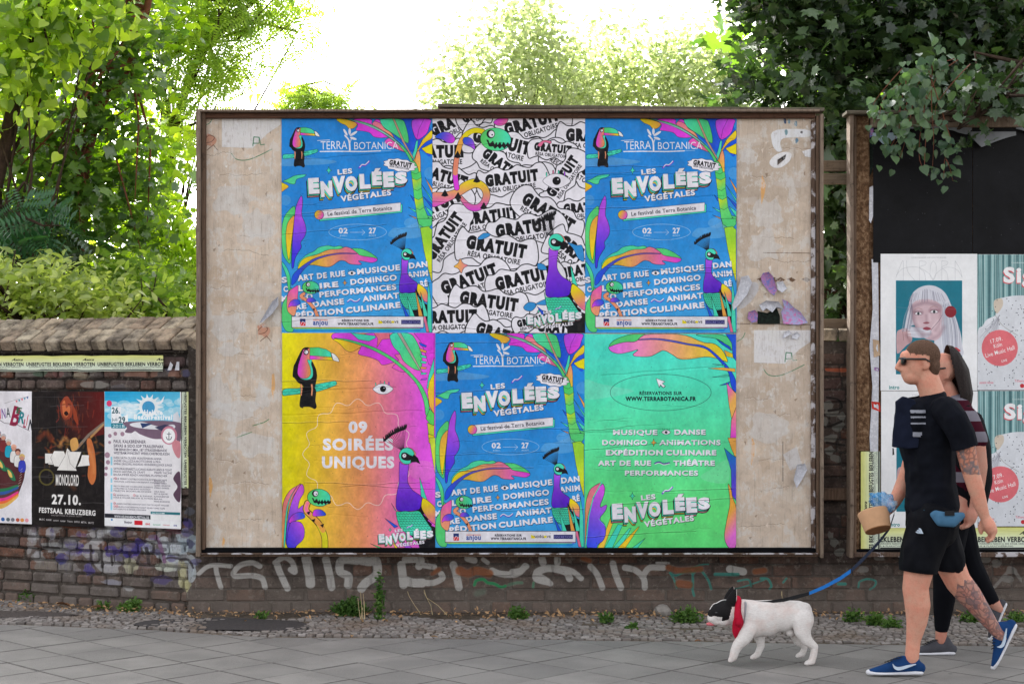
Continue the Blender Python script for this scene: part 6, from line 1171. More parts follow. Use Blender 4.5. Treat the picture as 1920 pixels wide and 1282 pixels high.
# far, pale trees against the sky
TR['r'] = .22
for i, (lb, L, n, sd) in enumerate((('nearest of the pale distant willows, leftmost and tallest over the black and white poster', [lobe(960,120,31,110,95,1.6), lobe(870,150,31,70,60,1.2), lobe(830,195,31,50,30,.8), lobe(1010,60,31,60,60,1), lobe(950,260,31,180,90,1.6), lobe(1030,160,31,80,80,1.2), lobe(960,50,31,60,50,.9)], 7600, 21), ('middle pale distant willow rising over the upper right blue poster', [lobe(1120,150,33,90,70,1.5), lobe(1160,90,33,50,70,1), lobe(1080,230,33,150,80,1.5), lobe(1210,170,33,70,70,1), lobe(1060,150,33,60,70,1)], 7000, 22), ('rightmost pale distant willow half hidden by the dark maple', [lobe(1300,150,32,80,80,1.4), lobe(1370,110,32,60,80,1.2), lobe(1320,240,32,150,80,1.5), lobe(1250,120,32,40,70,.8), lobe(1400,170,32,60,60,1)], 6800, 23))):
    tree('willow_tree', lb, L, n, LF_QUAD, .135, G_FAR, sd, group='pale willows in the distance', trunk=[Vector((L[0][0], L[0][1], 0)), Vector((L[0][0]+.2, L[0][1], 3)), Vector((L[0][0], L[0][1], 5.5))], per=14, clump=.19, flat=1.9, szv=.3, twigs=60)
# right side
TR['r'] = .2
lim = [(T3([(1950,300,14.4),(1880,90,14.3),(1840,0,14.2)],0),.07),(T3([(1960,160,14.3),(1890,110,14.2),(1860,60,14)],0),.03),(T3([(1820,230,14.2),(1760,100,13.9),(1650,95,13.7),(1530,100,13.5)],0),.03),(T3([(1640,140,13.8),(1600,150,13.6),(1560,110,13.4)],0),.035),(T3([(1800,110,14),(1760,70,13.8),(1700,60,13.6)],0),.02)]
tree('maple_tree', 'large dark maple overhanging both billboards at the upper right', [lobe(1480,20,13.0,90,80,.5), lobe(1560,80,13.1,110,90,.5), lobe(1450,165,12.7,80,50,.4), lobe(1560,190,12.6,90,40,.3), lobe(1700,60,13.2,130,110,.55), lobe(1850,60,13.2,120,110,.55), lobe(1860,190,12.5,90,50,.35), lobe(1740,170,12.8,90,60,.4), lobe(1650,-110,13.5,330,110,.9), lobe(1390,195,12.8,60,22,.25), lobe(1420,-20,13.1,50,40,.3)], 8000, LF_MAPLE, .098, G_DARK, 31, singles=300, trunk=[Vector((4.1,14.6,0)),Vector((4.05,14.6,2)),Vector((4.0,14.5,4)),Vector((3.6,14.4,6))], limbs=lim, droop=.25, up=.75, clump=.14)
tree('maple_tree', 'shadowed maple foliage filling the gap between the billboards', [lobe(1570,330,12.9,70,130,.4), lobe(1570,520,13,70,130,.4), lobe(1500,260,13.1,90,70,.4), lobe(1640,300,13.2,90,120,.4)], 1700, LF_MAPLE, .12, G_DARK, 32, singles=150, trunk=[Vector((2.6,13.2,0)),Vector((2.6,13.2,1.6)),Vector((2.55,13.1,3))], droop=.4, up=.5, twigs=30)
tree('maple_tree', 'deep background maple wall behind the right billboard', [lobe(1640,60,16.5,260,170,1.1), lobe(1880,80,16.5,200,200,1.1), lobe(1600,420,15,130,260,.7), lobe(1500,30,16.3,110,130,.8), lobe(1700,-200,16.5,420,170,1.3)], 3800, LF_MAPLE, .2, G_MAP, 33, trunk=[Vector((3.6,17,0)),Vector((3.6,17,2)),Vector((3.5,16.9,5))], droop=.3, twigs=20)
tree('maple_sprig', 'single upright maple shoot standing above the billboard top against the pale trees', [lobe(1318,130,12.6,10,45,.03), lobe(1330,185,12.6,26,16,.05), lobe(1312,100,12.6,8,8,.02)], 26, LF_MAPLE, .085, G_MAP, 34, trunk=T3([(1345,230,12.6),(1325,160,12.6),(1307,85,12.6)],0), singles=26, cat='branch', per=2, clump=.03, twigs=0) if False else None
TR['r'] = .012
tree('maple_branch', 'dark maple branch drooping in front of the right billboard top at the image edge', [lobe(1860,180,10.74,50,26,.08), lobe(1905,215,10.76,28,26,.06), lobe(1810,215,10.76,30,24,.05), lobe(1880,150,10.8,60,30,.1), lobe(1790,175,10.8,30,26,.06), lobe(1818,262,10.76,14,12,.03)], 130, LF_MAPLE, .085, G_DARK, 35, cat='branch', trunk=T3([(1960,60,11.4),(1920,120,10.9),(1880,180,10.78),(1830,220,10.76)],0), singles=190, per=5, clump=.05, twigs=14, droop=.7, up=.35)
# birch branch hanging before the right billboard
rs = np.random.RandomState(77); Yb = 10.72; P, tw = [], []
tb = empty('birch_branch', (PX(1700,Yb), Yb, PZ(180,Yb))); tag(tb, 'hanging birch branch with green pointed leaves in front of the black posters', 'branch'); B0 = tb.location.copy(); bmt = bmesh.new()
strands = [('1790,110 1740,130 1700,190 1690,250 1668,285'),('1760,120 1720,160 1705,220 1700,260 1690,290 1680,300'),('1750,120 1745,200 1750,270 1750,330'),('1740,130 1770,230 1785,270 1772,300 1767,335'),('1772,300 1782,322 1790,340'),('1720,140 1665,175 1650,215 1645,245'),('1700,150 1690,200 1684,245 1660,290'),('1740,240 1735,290 1730,320'),('1800,110 1760,140 1740,180 1720,240'),('1820,120 1790,150 1760,190 1755,215'),('1690,130 1640,190 1635,230'),('1735,180 1728,240 1726,300 1740,330')]
for si, s in enumerate(strands):
    q = crom(pp(s), False, 5); V = [Vector((PX(a,Yb), Yb+.03*math.sin(i*.4+si), PZ(b,Yb)))-B0 for i, (a,b) in enumerate(q)]; tube(bmt, V, [.004*(1-.7*i/len(V)) for i in range(len(V))], 4)
    for i in range(0, len(V)):
        low = q[i][1] > 255
        for k in range(1 if low and rs.rand() < .7 else (0 if low else 3)): P.append(V[i]+Vector(rs.randn(3))*(.035 if low else .07))
mesh_obj('twigs', bm_mesh('twigs', bmt, M_TWIG), tb)
P = np.array(P)[:290]; N = rs.randn(len(P),3)*.45+np.array([0,-1,.35]); N /= np.linalg.norm(N,axis=1)[:,None]; T = rs.randn(len(P),3)*.35+np.array([0,0,-1]); T -= N*(T*N).sum(1)[:,None]; T /= np.linalg.norm(T,axis=1)[:,None]; Sx = np.cross(T, N)
bl = [leaf_mesh('leaf', LF_HEART, np.zeros((1,3)), np.array([[1,0,0]]), np.array([[0,1,0]]), np.array([[0,0,1]]), np.ones(1), np.array([t*.12]), G_BIR) for t in range(5)]
for q in range(len(P)):
    M = Matrix(((Sx[q,0],T[q,0],N[q,0]),(Sx[q,1],T[q,1],N[q,1]),(Sx[q,2],T[q,2],N[q,2]))).to_4x4(); s = .066*rs.uniform(.55,1.2); mesh_obj('leaf', bl[q%5], tb, Vector(P[q]), M.to_euler(), (s,s,s))
# ------------------------------------------------ weeds, dry stalks, litter
G_WEED = leaf_material('weed_leaf', (52,84,40), (96,126,62), .35, .2, (1.6,1.8,.8)); M_STRAW = plain('dry_straw', (184,164,126), .8, .15, 30, 0)
def weed(px, py, w, h, n, label, seed, tall=False, cat='weed'):
    Y = 1.65*F/(py-HZ); rs = np.random.RandomState(seed); s = Y/F; W_, H_ = w*s*.88, h*s*(1 if tall else .85); root = empty('weed', (PX(px,Y), Y, 0)); tag(root, label, cat, 'weeds growing at the foot of the wall')
    ns = max(5, n//14); bm = bmesh.new(); P = []
    for i in range(ns):
        a = rs.uniform(-1,1); tip = np.array([a*W_/2*(.25 if tall else 1), rs.uniform(-.5,.5)*W_*.35, H_*rs.uniform(.5,1)*(1 if tall else 1-abs(a)*.55)]); b = np.array([a*W_*.2, rs.uniform(-.1,.1)*W_, 0]); m = (tip+b)/2+rs.randn(3)*W_*.05
        tube(bm, [b, m, tip], [.003,.002,.001], 3)
        for k in range(14): t = rs.rand()**.7; P.append(b*(1-t)**2+2*m*t*(1-t)+tip*t*t+rs.randn(3)*.012)
    mesh_obj('stems', bm_mesh('stems', bm, G_WEED), root); P = np.array(P); P[:,2] = np.maximum(P[:,2], .006); Sx, Ty, Nz = frames(P, rs, .4, -.4)
    tag(mesh_obj('foliage', leaf_mesh('foliage', LF_QUAD, P, Sx, Ty, Nz, rs.uniform(.018,.036,len(P)), rs.rand(len(P))*.6, G_WEED), root), kind='stuff')
for i, a in enumerate(((58,1124,50,24,220,'low weed tuft near the left image edge at the wall foot'),(247,1146,56,30,380,'bushy green weed before the left wall under the beach festival poster'),(192,1140,26,14,90,'small weed between the leftmost tuft and the bushy one'),(657,1154,84,44,800,'largest dark green weed clump at the wall foot'),(971,1160,40,32,280,'upright bushy weed under the middle blue poster'),(1139,1166,34,16,160,'small low weed with broad leaves under the green poster'),(1288,1166,64,34,520,'green weed clump just ahead of the dog'),(1188,1178,16,7,50,'tiny weed in the stone mosaic left of the loose stone'),(1600,1166,40,30,200,'weed left of the front leg of the walking man, nearest the dog'),(1640,1172,44,30,260,'weed right behind the front knee of the walking man'),(1672,1176,36,24,200,'low weed beside the front shin of the walking man'),(1830,1166,60,30,260,'weed between the legs of the walking pair'),(1905,1166,40,26,180,'weed at the right image edge'),(488,1158,40,9,70,'faint grass tuft under the left part of the orange poster'))): weed(*a, seed=100+i)
weed(712, 1160, 18, 90, 300, 'tall slender weed with feathery stem under the orange poster', 130, tall=True)
def stalks(label, segs, Y):
    bm = bmesh.new()
    for s in segs: q = pp(s); tube(bm, [Vector((PX(a,Y)-PX(q0x,Y), 0, max(.002,PZ(b,Y)))) for a, b in q], [.0035]+[.002]*(len(q)-1), 4)
    o = mesh_obj('dry_stalk', bm_mesh('dry_stalk', bm, M_STRAW), None, (PX(q0x,Y), Y, 0)); tag(o, label, 'dry stalk')
q0x = 677; stalks('cluster of upright straw-coloured stalks beside the largest weed', ('676,1166 673,1140 671,1120','680,1166 678,1135 676,1108','684,1166 683,1140 681,1112','677,1166 678,1150 680,1138','683,1166 683,1130 683,1126'), 10.85)
q0x = 790; stalks('thin bent dry stalk leaning beside the pair of long dry stalks', ('790,1152 778,1135 767,1117 764,1108',), 11.0)
q0x = 830; stalks('pair of long thin dry stalks splayed against the wall', ('811,1152 808,1135 795,1110','838,1152 822,1135 800,1120 795,1105'), 11.02)
q0x = 1468; stalks('single dry stalk behind the head of the dog', ('1469,1158 1467,1130 1466,1108','1466,1108 1465,1116'), 11.0)
M_DRY = leaf_material('dry_leaf', (120,84,58), (186,150,112), .1, .1, (1,1,1))
dl = leaf_mesh('dry_leaf', LF_OVATE, np.zeros((1,3)), np.array([[1,0,0]]), np.array([[0,1,0]]), np.array([[0,0,1]]), np.ones(1), np.array([.3]), M_DRY)
tag(mesh_obj('leaf_litter', None), None) if False else None
rs = np.random.RandomState(55); n = 1100; xx = rs.uniform(-4.2, 3.9, n); den = rs.rand(n); P = np.array([(x, lwall_y(x)-.05-abs(rs.randn())*.16-(.1 if x < -2.6 else 0), .008+rs.rand()*.02) for x in xx]); keep = np.array([mnoise.noise(Vector((x*2.2,4,4))) > -.25 or x < -2.3 or x > 2.3 for x in xx]); P = P[keep]; Sx, Ty, Nz = frames(P, rs, 1.2, 0)
tag(mesh_obj('leaf_litter', leaf_mesh('leaf_litter', LF_OVATE, P, Sx, Ty, Nz, rs.uniform(.012,.038,len(P)), rs.rand(len(P))*.6, M_DRY)), 'scattered dry brown leaf litter along the foot of the wall', 'leaf litter', kind='stuff')
for i, (px, py, s, lb) in enumerate(((131,1141,.12,'large curled dry leaf at the left wall foot'),(190,1143,.10,'long dry leaf left of the bushy green weed'),(295,1155,.05,'small pale dry leaf right of the bushy green weed'),(1302,1208,.05,'small tan dry leaf on the slabs ahead of the dog'),(659,1199,.05,'dry leaf at the slab edge under the orange poster'),(822,1200,.055,'dry leaf at the slab edge under the middle blue poster'),(1217,1166,.05,'yellow dry leaf left of the loose stone'))):
    Y = 1.65*F/(py-HZ); o = mesh_obj('dry_leaf', dl, None, (PX(px,Y), Y, .018), (.2,.25,i*1.3+1.2), (s*.9,s,s*2)); tag(o, lb, 'dry leaf')
bm = bmesh.new(); bmesh.ops.create_icosphere(bm, subdivisions=2, radius=.06)
for v in bm.verts: v.co *= 1+.3*mnoise.noise(v.co*18); v.co.z *= .75
Y = 11.0; tag(mesh_obj('stone', bm_mesh('stone', bm, plain('rough_stone', (140,134,128), .9, .2, 20, .6)), None, (PX(1243,Y), Y, .035)), 'grey loose stone at the wall foot left of the weed ahead of the dog', 'stone')
# ------------------------------------------------ figures: overlapping volumes fused into one skin by a voxel remesh
class Body:
    def __init__(s, Y): s.bm = bmesh.new(); s.Y = Y; s.s = Y/F; s.ox = -20 if Y == 9.58 else 0
    def P(s, px, py, dy=0): return Vector((PX(px+s.ox, s.Y), dy, PZ(py, s.Y)))      # depth offset kept apart, size measured at the figure's own distance
    def ring(s, c, ax, u, v, ru, rv, n=14):
        return [s.bm.verts.new(c+u*math.cos(t)*ru+v*math.sin(t)*rv) for t in [k*2*math.pi/n for k in range(n)]]
    def limb(s, pts, flat=1.0):
        # pts: (px, py, dy, r in px) chained; round ends; flat scales the radius along depth
        Q = [(s.P(a[0], a[1], a[2]), a[3]*s.s, (a[4] if len(a) > 4 else flat)) for a in pts]; rings = []; n = 14
        for i, (c, r, fl) in enumerate(Q):
            d = (Q[min(i+1,len(Q)-1)][0]-Q[max(i-1,0)][0]).normalized(); v = Vector((0,1,0))-d*d.y; v = v.normalized() if v.length > .05 else Vector((1,0,0)); u = d.cross(v).normalized()
            if i == 0:
                for k in (.15,.5,.82): rings.append(s.ring(c-d*r*math.sqrt(1-k*k), d, u, v, r*k, r*k*fl))
            rings.append(s.ring(c, d, u, v, r, r*fl))
            if i == len(Q)-1:
                for k in (.82,.5,.15): rings.append(s.ring(c+d*r*math.sqrt(1-k*k), d, u, v, r*k, r*k*fl))
        for A, B in zip(rings, rings[1:]):
            for k in range(n): s.bm.faces.new((A[k],A[(k+1)%n],B[(k+1)%n],B[k]))
        s.bm.faces.new(rings[0][::-1]); s.bm.faces.new(rings[-1])
    def ell(s, px, py, dy, rx, rz, ry, rot=0):
        M = Matrix.Translation(s.P(px,py,dy)) @ Matrix.Rotation(R(rot),4,'Y') @ Matrix.Diagonal((rx*s.s, ry*s.s, rz*s.s, 1)); bmesh.ops.create_icosphere(s.bm, subdivisions=3, radius=1, matrix=M)
    def prism(s, pts, y0, y1, round_=0.0):
        n = len(pts); A = [s.bm.verts.new(s.P(a[0],a[1],y0)) for a in pts]; B = [s.bm.verts.new(s.P(a[0],a[1],y1)) for a in pts]
        c = sum((v.co for v in A), Vector())/n
        fs = [s.bm.faces.new(A), s.bm.faces.new(B[::-1])]
        for k in range(n): s.bm.faces.new((A[k],B[k],B[(k+1)%n],A[(k+1)%n]))
        return fs
    def fuse(s, name, mat, parent, vox=.007, smooth=4, fn=None, mats=None):
        bmesh.ops.recalc_face_normals(s.bm, faces=s.bm.faces); me = bpy.data.meshes.new('raw'); s.bm.to_mesh(me); s.bm.free(); o = bpy.data.objects.new('raw', me); COL.objects.link(o)
        m = o.modifiers.new('r', 'REMESH'); m.mode = 'VOXEL'; m.voxel_size = vox
        if smooth: q = o.modifiers.new('s', 'SMOOTH'); q.iterations = smooth; q.factor = .6
        me2 = bpy.data.meshes.new_from_object(o.evaluated_get(bpy.context.evaluated_depsgraph_get())); bpy.data.objects.remove(o); me2.name = name; me2.materials.clear()
        for x in (mats or [mat]): me2.materials.append(x)
        n = len(me2.vertices); V = np.empty(n*3, np.float32); me2.vertices.foreach_get('co', V); V = V.reshape(-1,3)
        if fn: V = fn(V, s); me2.vertices.foreach_set('co', V.ravel())
        me2.polygons.foreach_set('use_smooth', [True]*len(me2.polygons)); me2.update()
        return mesh_obj(name, me2, parent, (-parent.location.x, 0, -parent.location.z) if parent else (0, s.Y, 0))
def assign(o, body, rule):
    # rule(px, py, y) -> material index for every face
    me = o.data; n = len(me.polygons); C = np.empty(n*3, np.float32); me.polygons.foreach_get('center', C); C = C.reshape(-1,3)
    px = C[:,0]/body.Y*F+CX; py = HZ-(C[:,2]-CAMZ)/body.Y*F; me.polygons.foreach_set('material_index', rule(px, py, C[:,1]).astype(np.int32)); me.update()
def folds(V, amp, sc=(9,9,5), seed=0):
    for i in range(len(V)):
        v = Vector((V[i][0]*sc[0]+seed, V[i][1]*sc[1], V[i][2]*sc[2])); n = mnoise.noise(v)+.5*mnoise.noise(v*2.3); V[i][0] += n*amp*.6; V[i][1] += n*amp
    return V
def skin_material(name, rgb, tattoo=None):
    m = NM(name); p = m.pos(obj=True); n = m.noise(14, 4, .6, p); f = m.noise(160, 3, .6, p); c = m.mix(m.ramp(n, [(.3,0),(.7,1)]), lin(*rgb), lin(min(255,rgb[0]+10), rgb[1]-14, rgb[2]-14)); c = m.mix(m.ramp(f, [(.5,0),(.8,.25)]), c, lin(rgb[0]-60, rgb[1]-60, rgb[2]-55)); c = m.mix(m.ramp(m.noise(45,5,.7,p), [(.5,0),(.7,.35)]), c, lin(rgb[0]-26, rgb[1]-44, rgb[2]-44))
    if tattoo:
        v = m.n('ShaderNodeTexVoronoi', feature='DISTANCE_TO_EDGE'); v.inputs['Scale'].default_value = 34; m.l(m.mix(.12, p, m.n('ShaderNodeTexNoise').outputs['Color']), v.inputs[0]); c = m.mix(m.ramp(v.outputs['Distance'], [(.05,.5),(.16,0)]), c, lin(62,62,68)); c = m.mix(m.ramp(m.noise(20,3,.6,p), [(.5,0),(.56,.6)]), c, lin(*tattoo)); c = m.mix(m.ramp(m.noise(13,2,.5,m.pos((1,1.4,1),True)), [(.66,0),(.7,.6 if tattoo[0] < 92 else 0)]), c, lin(206,130,50))
    m.col(c); m.set(Roughness=.5); m.bump(m.math('ADD', f, m.noise(30,4,.6,p)), .35, .003); return m.m
def cloth(name, rgb, rough=.9, sc=420, var=.25):
    m = NM(name); p = m.pos(obj=True); n = m.noise(sc, 2, .5, p); g = m.noise(7, 5, .65, p); c = m.mix(m.ramp(g, [(.3,0),(.7,1)]), tuple(x*(1-var) for x in lin(*rgb)), tuple(x*(1+var) for x in lin(*rgb))); m.col(c); m.set(Roughness=rough); 
    m.bump(m.math('ADD', m.math('MULTIPLY', n, .2), g), .5, .006); return m.m
S_SKIN = skin_material('skin', (206,158,136)); S_SKIN2 = skin_material('skin_pale', (190,146,128)); S_TAT = skin_material('tattooed_skin', (190,138,116), (90,104,112)); S_TATL = skin_material('tattooed_leg_skin', (178,138,124), (96,92,100))
C_NAVY = cloth('navy_cloth', (24,29,46)); C_TEE = cloth('black_tee', (15,17,25)); C_SHORT = cloth('black_shorts_cloth', (11,12,18), .8); C_BURG = cloth('burgundy_cloth', (70,14,32)); C_GREY = cloth('pale_grey_cloth', (176,172,182)); C_BLUE = cloth('dusty_blue_cloth', (72,112,142)); C_LEG = cloth('black_leggings', (11,12,18)); C_PACK = cloth('black_pack_cloth', (20,21,25))
M_HAIRB = plain('cropped_brown_hair', (98,76,64), .9, .5, 210, 1, .05, .006); M_HAIRD = plain('dark_brown_hair', (34,25,24), .6, .5, 120, 1, .25, .006); M_GLASS = plain('black_glasses', (14,14,16), .2, .1, 10, 0, .6); M_SHOE = cloth('navy_knit', (24,58,104), .8); M_SHOEG = cloth('grey_knit', (74,74,80), .8); M_SOLE = plain('white_sole_rubber', (214,214,220), .6, .06, 20, .05); M_LOGO = plain('pale_print', (190,204,220), .6, .05, 20, 0); M_BLK = plain('black_rubber', (24,24,27), .7, .1, 20, .05)
def flat_piece(name, B, pts, dy, mat, parent, th=.004, n=2, bend=None):
    # thin raised patch lying on a surface: polygon in photo pixels at a given depth, dy may be a function of (px, py)
    P = chaikin(pp(pts) if isinstance(pts, str) else np.array(pts), n) if n else pp(pts); f = dy if callable(dy) else (lambda a, b: dy); bm = bmesh.new()
    A = [bm.verts.new(B.P(a, b, f(a,b))) for a, b in P]; C_ = [bm.verts.new(B.P(a, b, f(a,b)+th)) for a, b in P]; k = len(P); bm.faces.new(A); bm.faces.new(C_[::-1])
    for i in range(k): bm.faces.new((A[i],A[(i+1)%k],C_[(i+1)%k],C_[i]))
    o = mesh_obj(name, bm_mesh(name, bm, mat), parent); par = parent
    while par.parent: par = par.parent
    o.matrix_world = Matrix.Identity(4); o.location = (-par.location.x, 0, -par.location.z); return o
def hand(B, wrist, d, palm, side, curl=.9, sc=1.0, thumb=None):
    # five fingers of unequal length from a palm; wrist (px,py,dy), d = px direction towards the fingers, palm = curl direction in px
    w = Vector((wrist[0], wrist[1])); d = Vector(d).normalized(); c = Vector(palm).normalized(); dy0 = wrist[2]; k = sc*B.Y/9
    B.limb([(w.x, w.y, dy0, 9*sc), (w.x+d.x*16*sc, w.y+d.y*16*sc, dy0, 12.5*sc, 1.35), (w.x+d.x*27*sc, w.y+d.y*27*sc, dy0, 11*sc, 1.6)])
    for i, (off, L) in enumerate(((-.032, .86), (-.011, 1.0), (.010, .94), (.030, .76))):
        p = w+d*28*sc; pts = [(p.x, p.y, dy0+off*k, 4.6*sc)]; a = 0; q = p.copy()
        for seg, l in enumerate((12, 8.5, 7)):
            a += curl*(.35, .55, .45)[seg]; dr = d*math.cos(a)+c*math.sin(a); q = q+dr*l*L*sc; pts.append((q.x, q.y, dy0+off*k*(1+.05*seg), (4.0, 3.6, 3.1)[seg]*sc))
        B.limb(pts)
    t = w+d*9*sc+c*7*sc; dr = (d*.75+c*.65).normalized(); t2 = t+dr*12*sc; t3 = t2+(d*.95+c*.2).normalized()*10*sc; B.limb([(t.x,t.y,dy0-.022*k*side,5.6*sc),(t2.x,t2.y,dy0-.03*k*side,4.8*sc),(t3.x,t3.y,dy0-.026*k*side,3.8*sc)])
def shoe(Bk, root, heel, toe, up, dy, L, upper, name='shoe', swoosh=True, label=None):
    # heel, toe: photo px of the sole's two lower ends; up: unit px vector away from the sole
    h, t, u = Vector(heel), Vector(toe), Vector(up).normalized(); ax = (t-h); n = ax.length; ax.normalize(); g = lambda a, b: h+ax*a*n+u*b*n
    B = Body(Bk.Y)
    prof = [(.06,.13,.085),(.2,.17,.10),(.38,.165,.105),(.55,.135,.115),(.72,.10,.115),(.86,.075,.095),(.95,.06,.06)]
    B.limb([(g(a,b).x, g(a,b).y, dy, n*b*.9, max(.5, w/(b*.95))) for a, b, w in prof]); q = g(.2,.30); q2 = g(.17,.2); B.limb([(q2.x,q2.y,dy,n*.145,.75),(q.x,q.y,dy,n*.12,.75)]); q = g(.52,.24); q2 = g(.36,.27); B.limb([(q2.x,q2.y,dy,n*.09,.8),(q.x,q.y,dy,n*.06,.9)])
    sh = B.fuse(name, upper, root, .005, 3); tag(sh, label)
    B = Body(Bk.Y); prof = [(.03,.065,.085),(.15,.07,.105),(.35,.06,.10),(.55,.055,.115),(.75,.055,.125),(.9,.06,.10),(.98,.075,.05)]
    B.limb([(g(a,b*.72).x, g(a,b*.72).y, dy, n*b*.72, w/(b*.72)) for a, b, w in prof]); so = B.fuse('sole', M_SOLE, root, .005, 2); so.parent = sh; so.location = (0,0,0)
    if swoosh:
        pts = [g(a,b) for a, b in ((.58,.24),(.56,.15),(.5,.115),(.42,.12),(.28,.17),(.12,.235),(.3,.205),(.42,.175),(.5,.17),(.55,.2))]; o = flat_piece('side_mark', Bk, [(p.x,p.y) for p in pts], lambda a, b: dy-.048-.004*abs(((a-h.x)*ax.x+(b-h.y)*ax.y)/n-.3), M_LOGO, root, .012, 1); o.parent = sh; o.location = (0,0,0)
    bm = bmesh.new()
    for k in range(5):
        a = .40+k*.055; c0 = g(a, .345-k*.022); c1 = g(a+.05, .31-k*.022); tube(bm, [Bk.P(c0.x,c0.y,dy-.035), Bk.P((c0.x+c1.x)/2,(c0.y+c1.y)/2,dy-.01)+Vector((0,0,.004)), Bk.P(c1.x,c1.y,dy+.025)], .0028, 4)
    o = mesh_obj('laces', bm_mesh('laces', bm, M_BLK), sh); return sh
def head(B, cx, cy, s_, dy, faceless=False):
    # profile towards -x; s_ = head height in px / 88
    E = lambda x, y, d, rx, rz, ry, rot=0: B.ell(cx+x*s_, cy+y*s_, dy+d, rx*s_, rz*s_, ry*s_, rot)
    E(6,-12,0,33,31,26); E(-6,4,0,25,33,22); E(-12,24,0,19,17,18,-12); E(-20,31,0,9,7,10); E(-27,-12,0,8,12,16); E(-22,14,0,12,17,14)
    B.limb([(cx-32*s_,cy-7*s_,dy,4.2*s_,1.1),(cx-38*s_,cy+3*s_,dy,4.8*s_,1.2),(cx-42*s_,cy+9*s_,dy,4.4*s_,1.4),(cx-35*s_,cy+12*s_,dy,4.6*s_,1.7)]); E(-29,16,0,5,3,9); E(-29,19.5,0,4,2.4,8); E(-28.5,23.5,0,4.6,2.8,8.5)
    for q in (-1,1): E(9,2,q*.074*s_,6,10.5,2.6,-12); E(7,8,q*.070*s_,4,6,2.6); E(-18,6,q*.028*s_,9,8,7)
# ---------------- the walking man
YM = 8.93; man = empty('person', (PX(1725,YM), YM, 0)); tag(man, 'man in black t-shirt, black shorts and blue hip bag walking left with sunglasses', 'person')
B = Body(YM); head(B, 1722, 681, .98, 0)
B.limb([(1738,710,0,23,.95),(1748,738,0,24,1.0),(1752,760,0,27,1.3)])
B.limb([(1745,778,0,32,1.3),(1742,830,0,36,1.1),(1745,900,0,33,1.1),(1746,960,0,36,1.1)])
B.limb([(1762,772,-.17,22),(1776,800,-.20,21),(1790,836,-.215,18.5),(1797,872,-.22,16.5),(1808,910,-.225,15),(1818,945,-.225,12),(1824,962,-.225,9.5)]); hand(B, (1825,962,-.225), (.42,.9), (-.95,.2), -1, .95, .98)
B.limb([(1750,775,.17,21),(1735,830,.20,18),(1722,885,.2,17),(1706,920,.19,15),(1690,945,.16,12),(1680,958,.14,9.5)]); hand(B, (1681,957,.12), (-.9,.34), (-.1,.9), 1, .7, .9)
B.limb([(1742,965,-.08,28),(1722,1020,-.10,32),(1711,1078,-.105,26),(1708,1098,-.10,24.5),(1712,1130,-.10,24),(1711,1160,-.095,19.5),(1705,1195,-.09,13.5),(1702,1228,-.09,13)])
B.limb([(1755,965,.08,28),(1778,1020,.11,32),(1797,1072,.12,27),(1808,1095,.12,25),(1830,1122,.12,23.5),(1850,1148,.12,18.5),(1872,1178,.12,13),(1890,1200,.12,12)])
body = B.fuse('body', S_SKIN, man, .0062, 3, mats=[S_SKIN, S_TAT, S_TATL]); assign(body, B, lambda x, y, d: np.where((d < -.13)&(y > 822)&(y < 884), 1, np.where((d > .05)&(x > 1800)&(y > 1090), 2, 0)))
def hair_fn(V, b): return V
B = Body(YM); B.ell(1730,666,0,33.5,30,27); B.ell(1748,686,0,14,24,23)
hr = B.fuse('hair', M_HAIRB, man, .006, 2)
def slice_off(o, B, p0, p1):
    # cut along the photo-space line p0 -> p1 and drop what lies on its left-hand side (seen walking from p0 to p1)
    a, b = B.P(*p0), B.P(*p1); d = (b-a).normalized(); n = Vector((-d.z, 0, d.x)); bm = bmesh.new(); bm.from_mesh(o.data)
    bmesh.ops.bisect_plane(bm, geom=bm.verts[:]+bm.edges[:]+bm.faces[:], plane_co=a, plane_no=n, clear_outer=True); bm.to_mesh(o.data); bm.free(); o.data.polygons.foreach_set('use_smooth', [True]*len(o.data.polygons)); o.data.update()
def cut(o, B, keep):
    bm = bmesh.new(); bm.from_mesh(o.data); dele = [v for v in bm.verts if not keep(v.co.x/B.Y*F+CX, HZ-(v.co.z-CAMZ)/B.Y*F, v.co.y)]; bmesh.ops.delete(bm, geom=dele, context='VERTS'); bm.to_mesh(o.data); bm.free(); o.data.update()
HR = random.Random(4)
cut(hr, B, lambda x, y, d: (y < 664+HR.uniform(-3,3)+(x-1700)*.15 or x > 1734+HR.uniform(-3,3)+max(0,(y-690))*.25) and x > 1697+HR.uniform(-2,3) and y < 706+HR.uniform(-3,3))
B.P; Bm = Body(YM)
B = Body(YM)
for q in (-1,1): B.limb([(1692,675,q*.030,5,2.4),(1692,680,q*.034,5,2.2)]); B.limb([(1692,673,q*.066,2.2),(1728,673,q*.082,2.0),(1736,678,q*.083,1.8)])
B.limb([(1691,672,-.06,2.2),(1688,672,0,2.2),(1691,672,.06,2.2)]); B.fuse('sunglasses', M_GLASS, man, .0035, 2)
def shirt_fn(V, b): return folds(V, .018, (9,9,10), 3)
B = Body(YM)
B.limb([(1748,752,0,29,1.5),(1744,790,0,46,1.22),(1742,850,0,48,1.15),(1744,905,0,46,1.2),(1748,950,0,51,1.2)]); B.limb([(1714,766,0,25,2.0),(1707,795,0,28,1.8),(1708,835,0,22,1.7),(1716,870,0,18,1.6)]); B.limb([(1756,768,-.13,26),(1764,780,-.16,25)]); B.limb([(1752,768,.13,26),(1744,790,.16,25)]); B.limb([(1746,748,0,27,1.1),(1748,764,0,36,1.5)])
sh = B.fuse('t_shirt', C_TEE, man, .0085, 3, shirt_fn); slice_off(sh, B, (1690,750), (1780,730)); slice_off(sh, B, (1820,955), (1690,967))
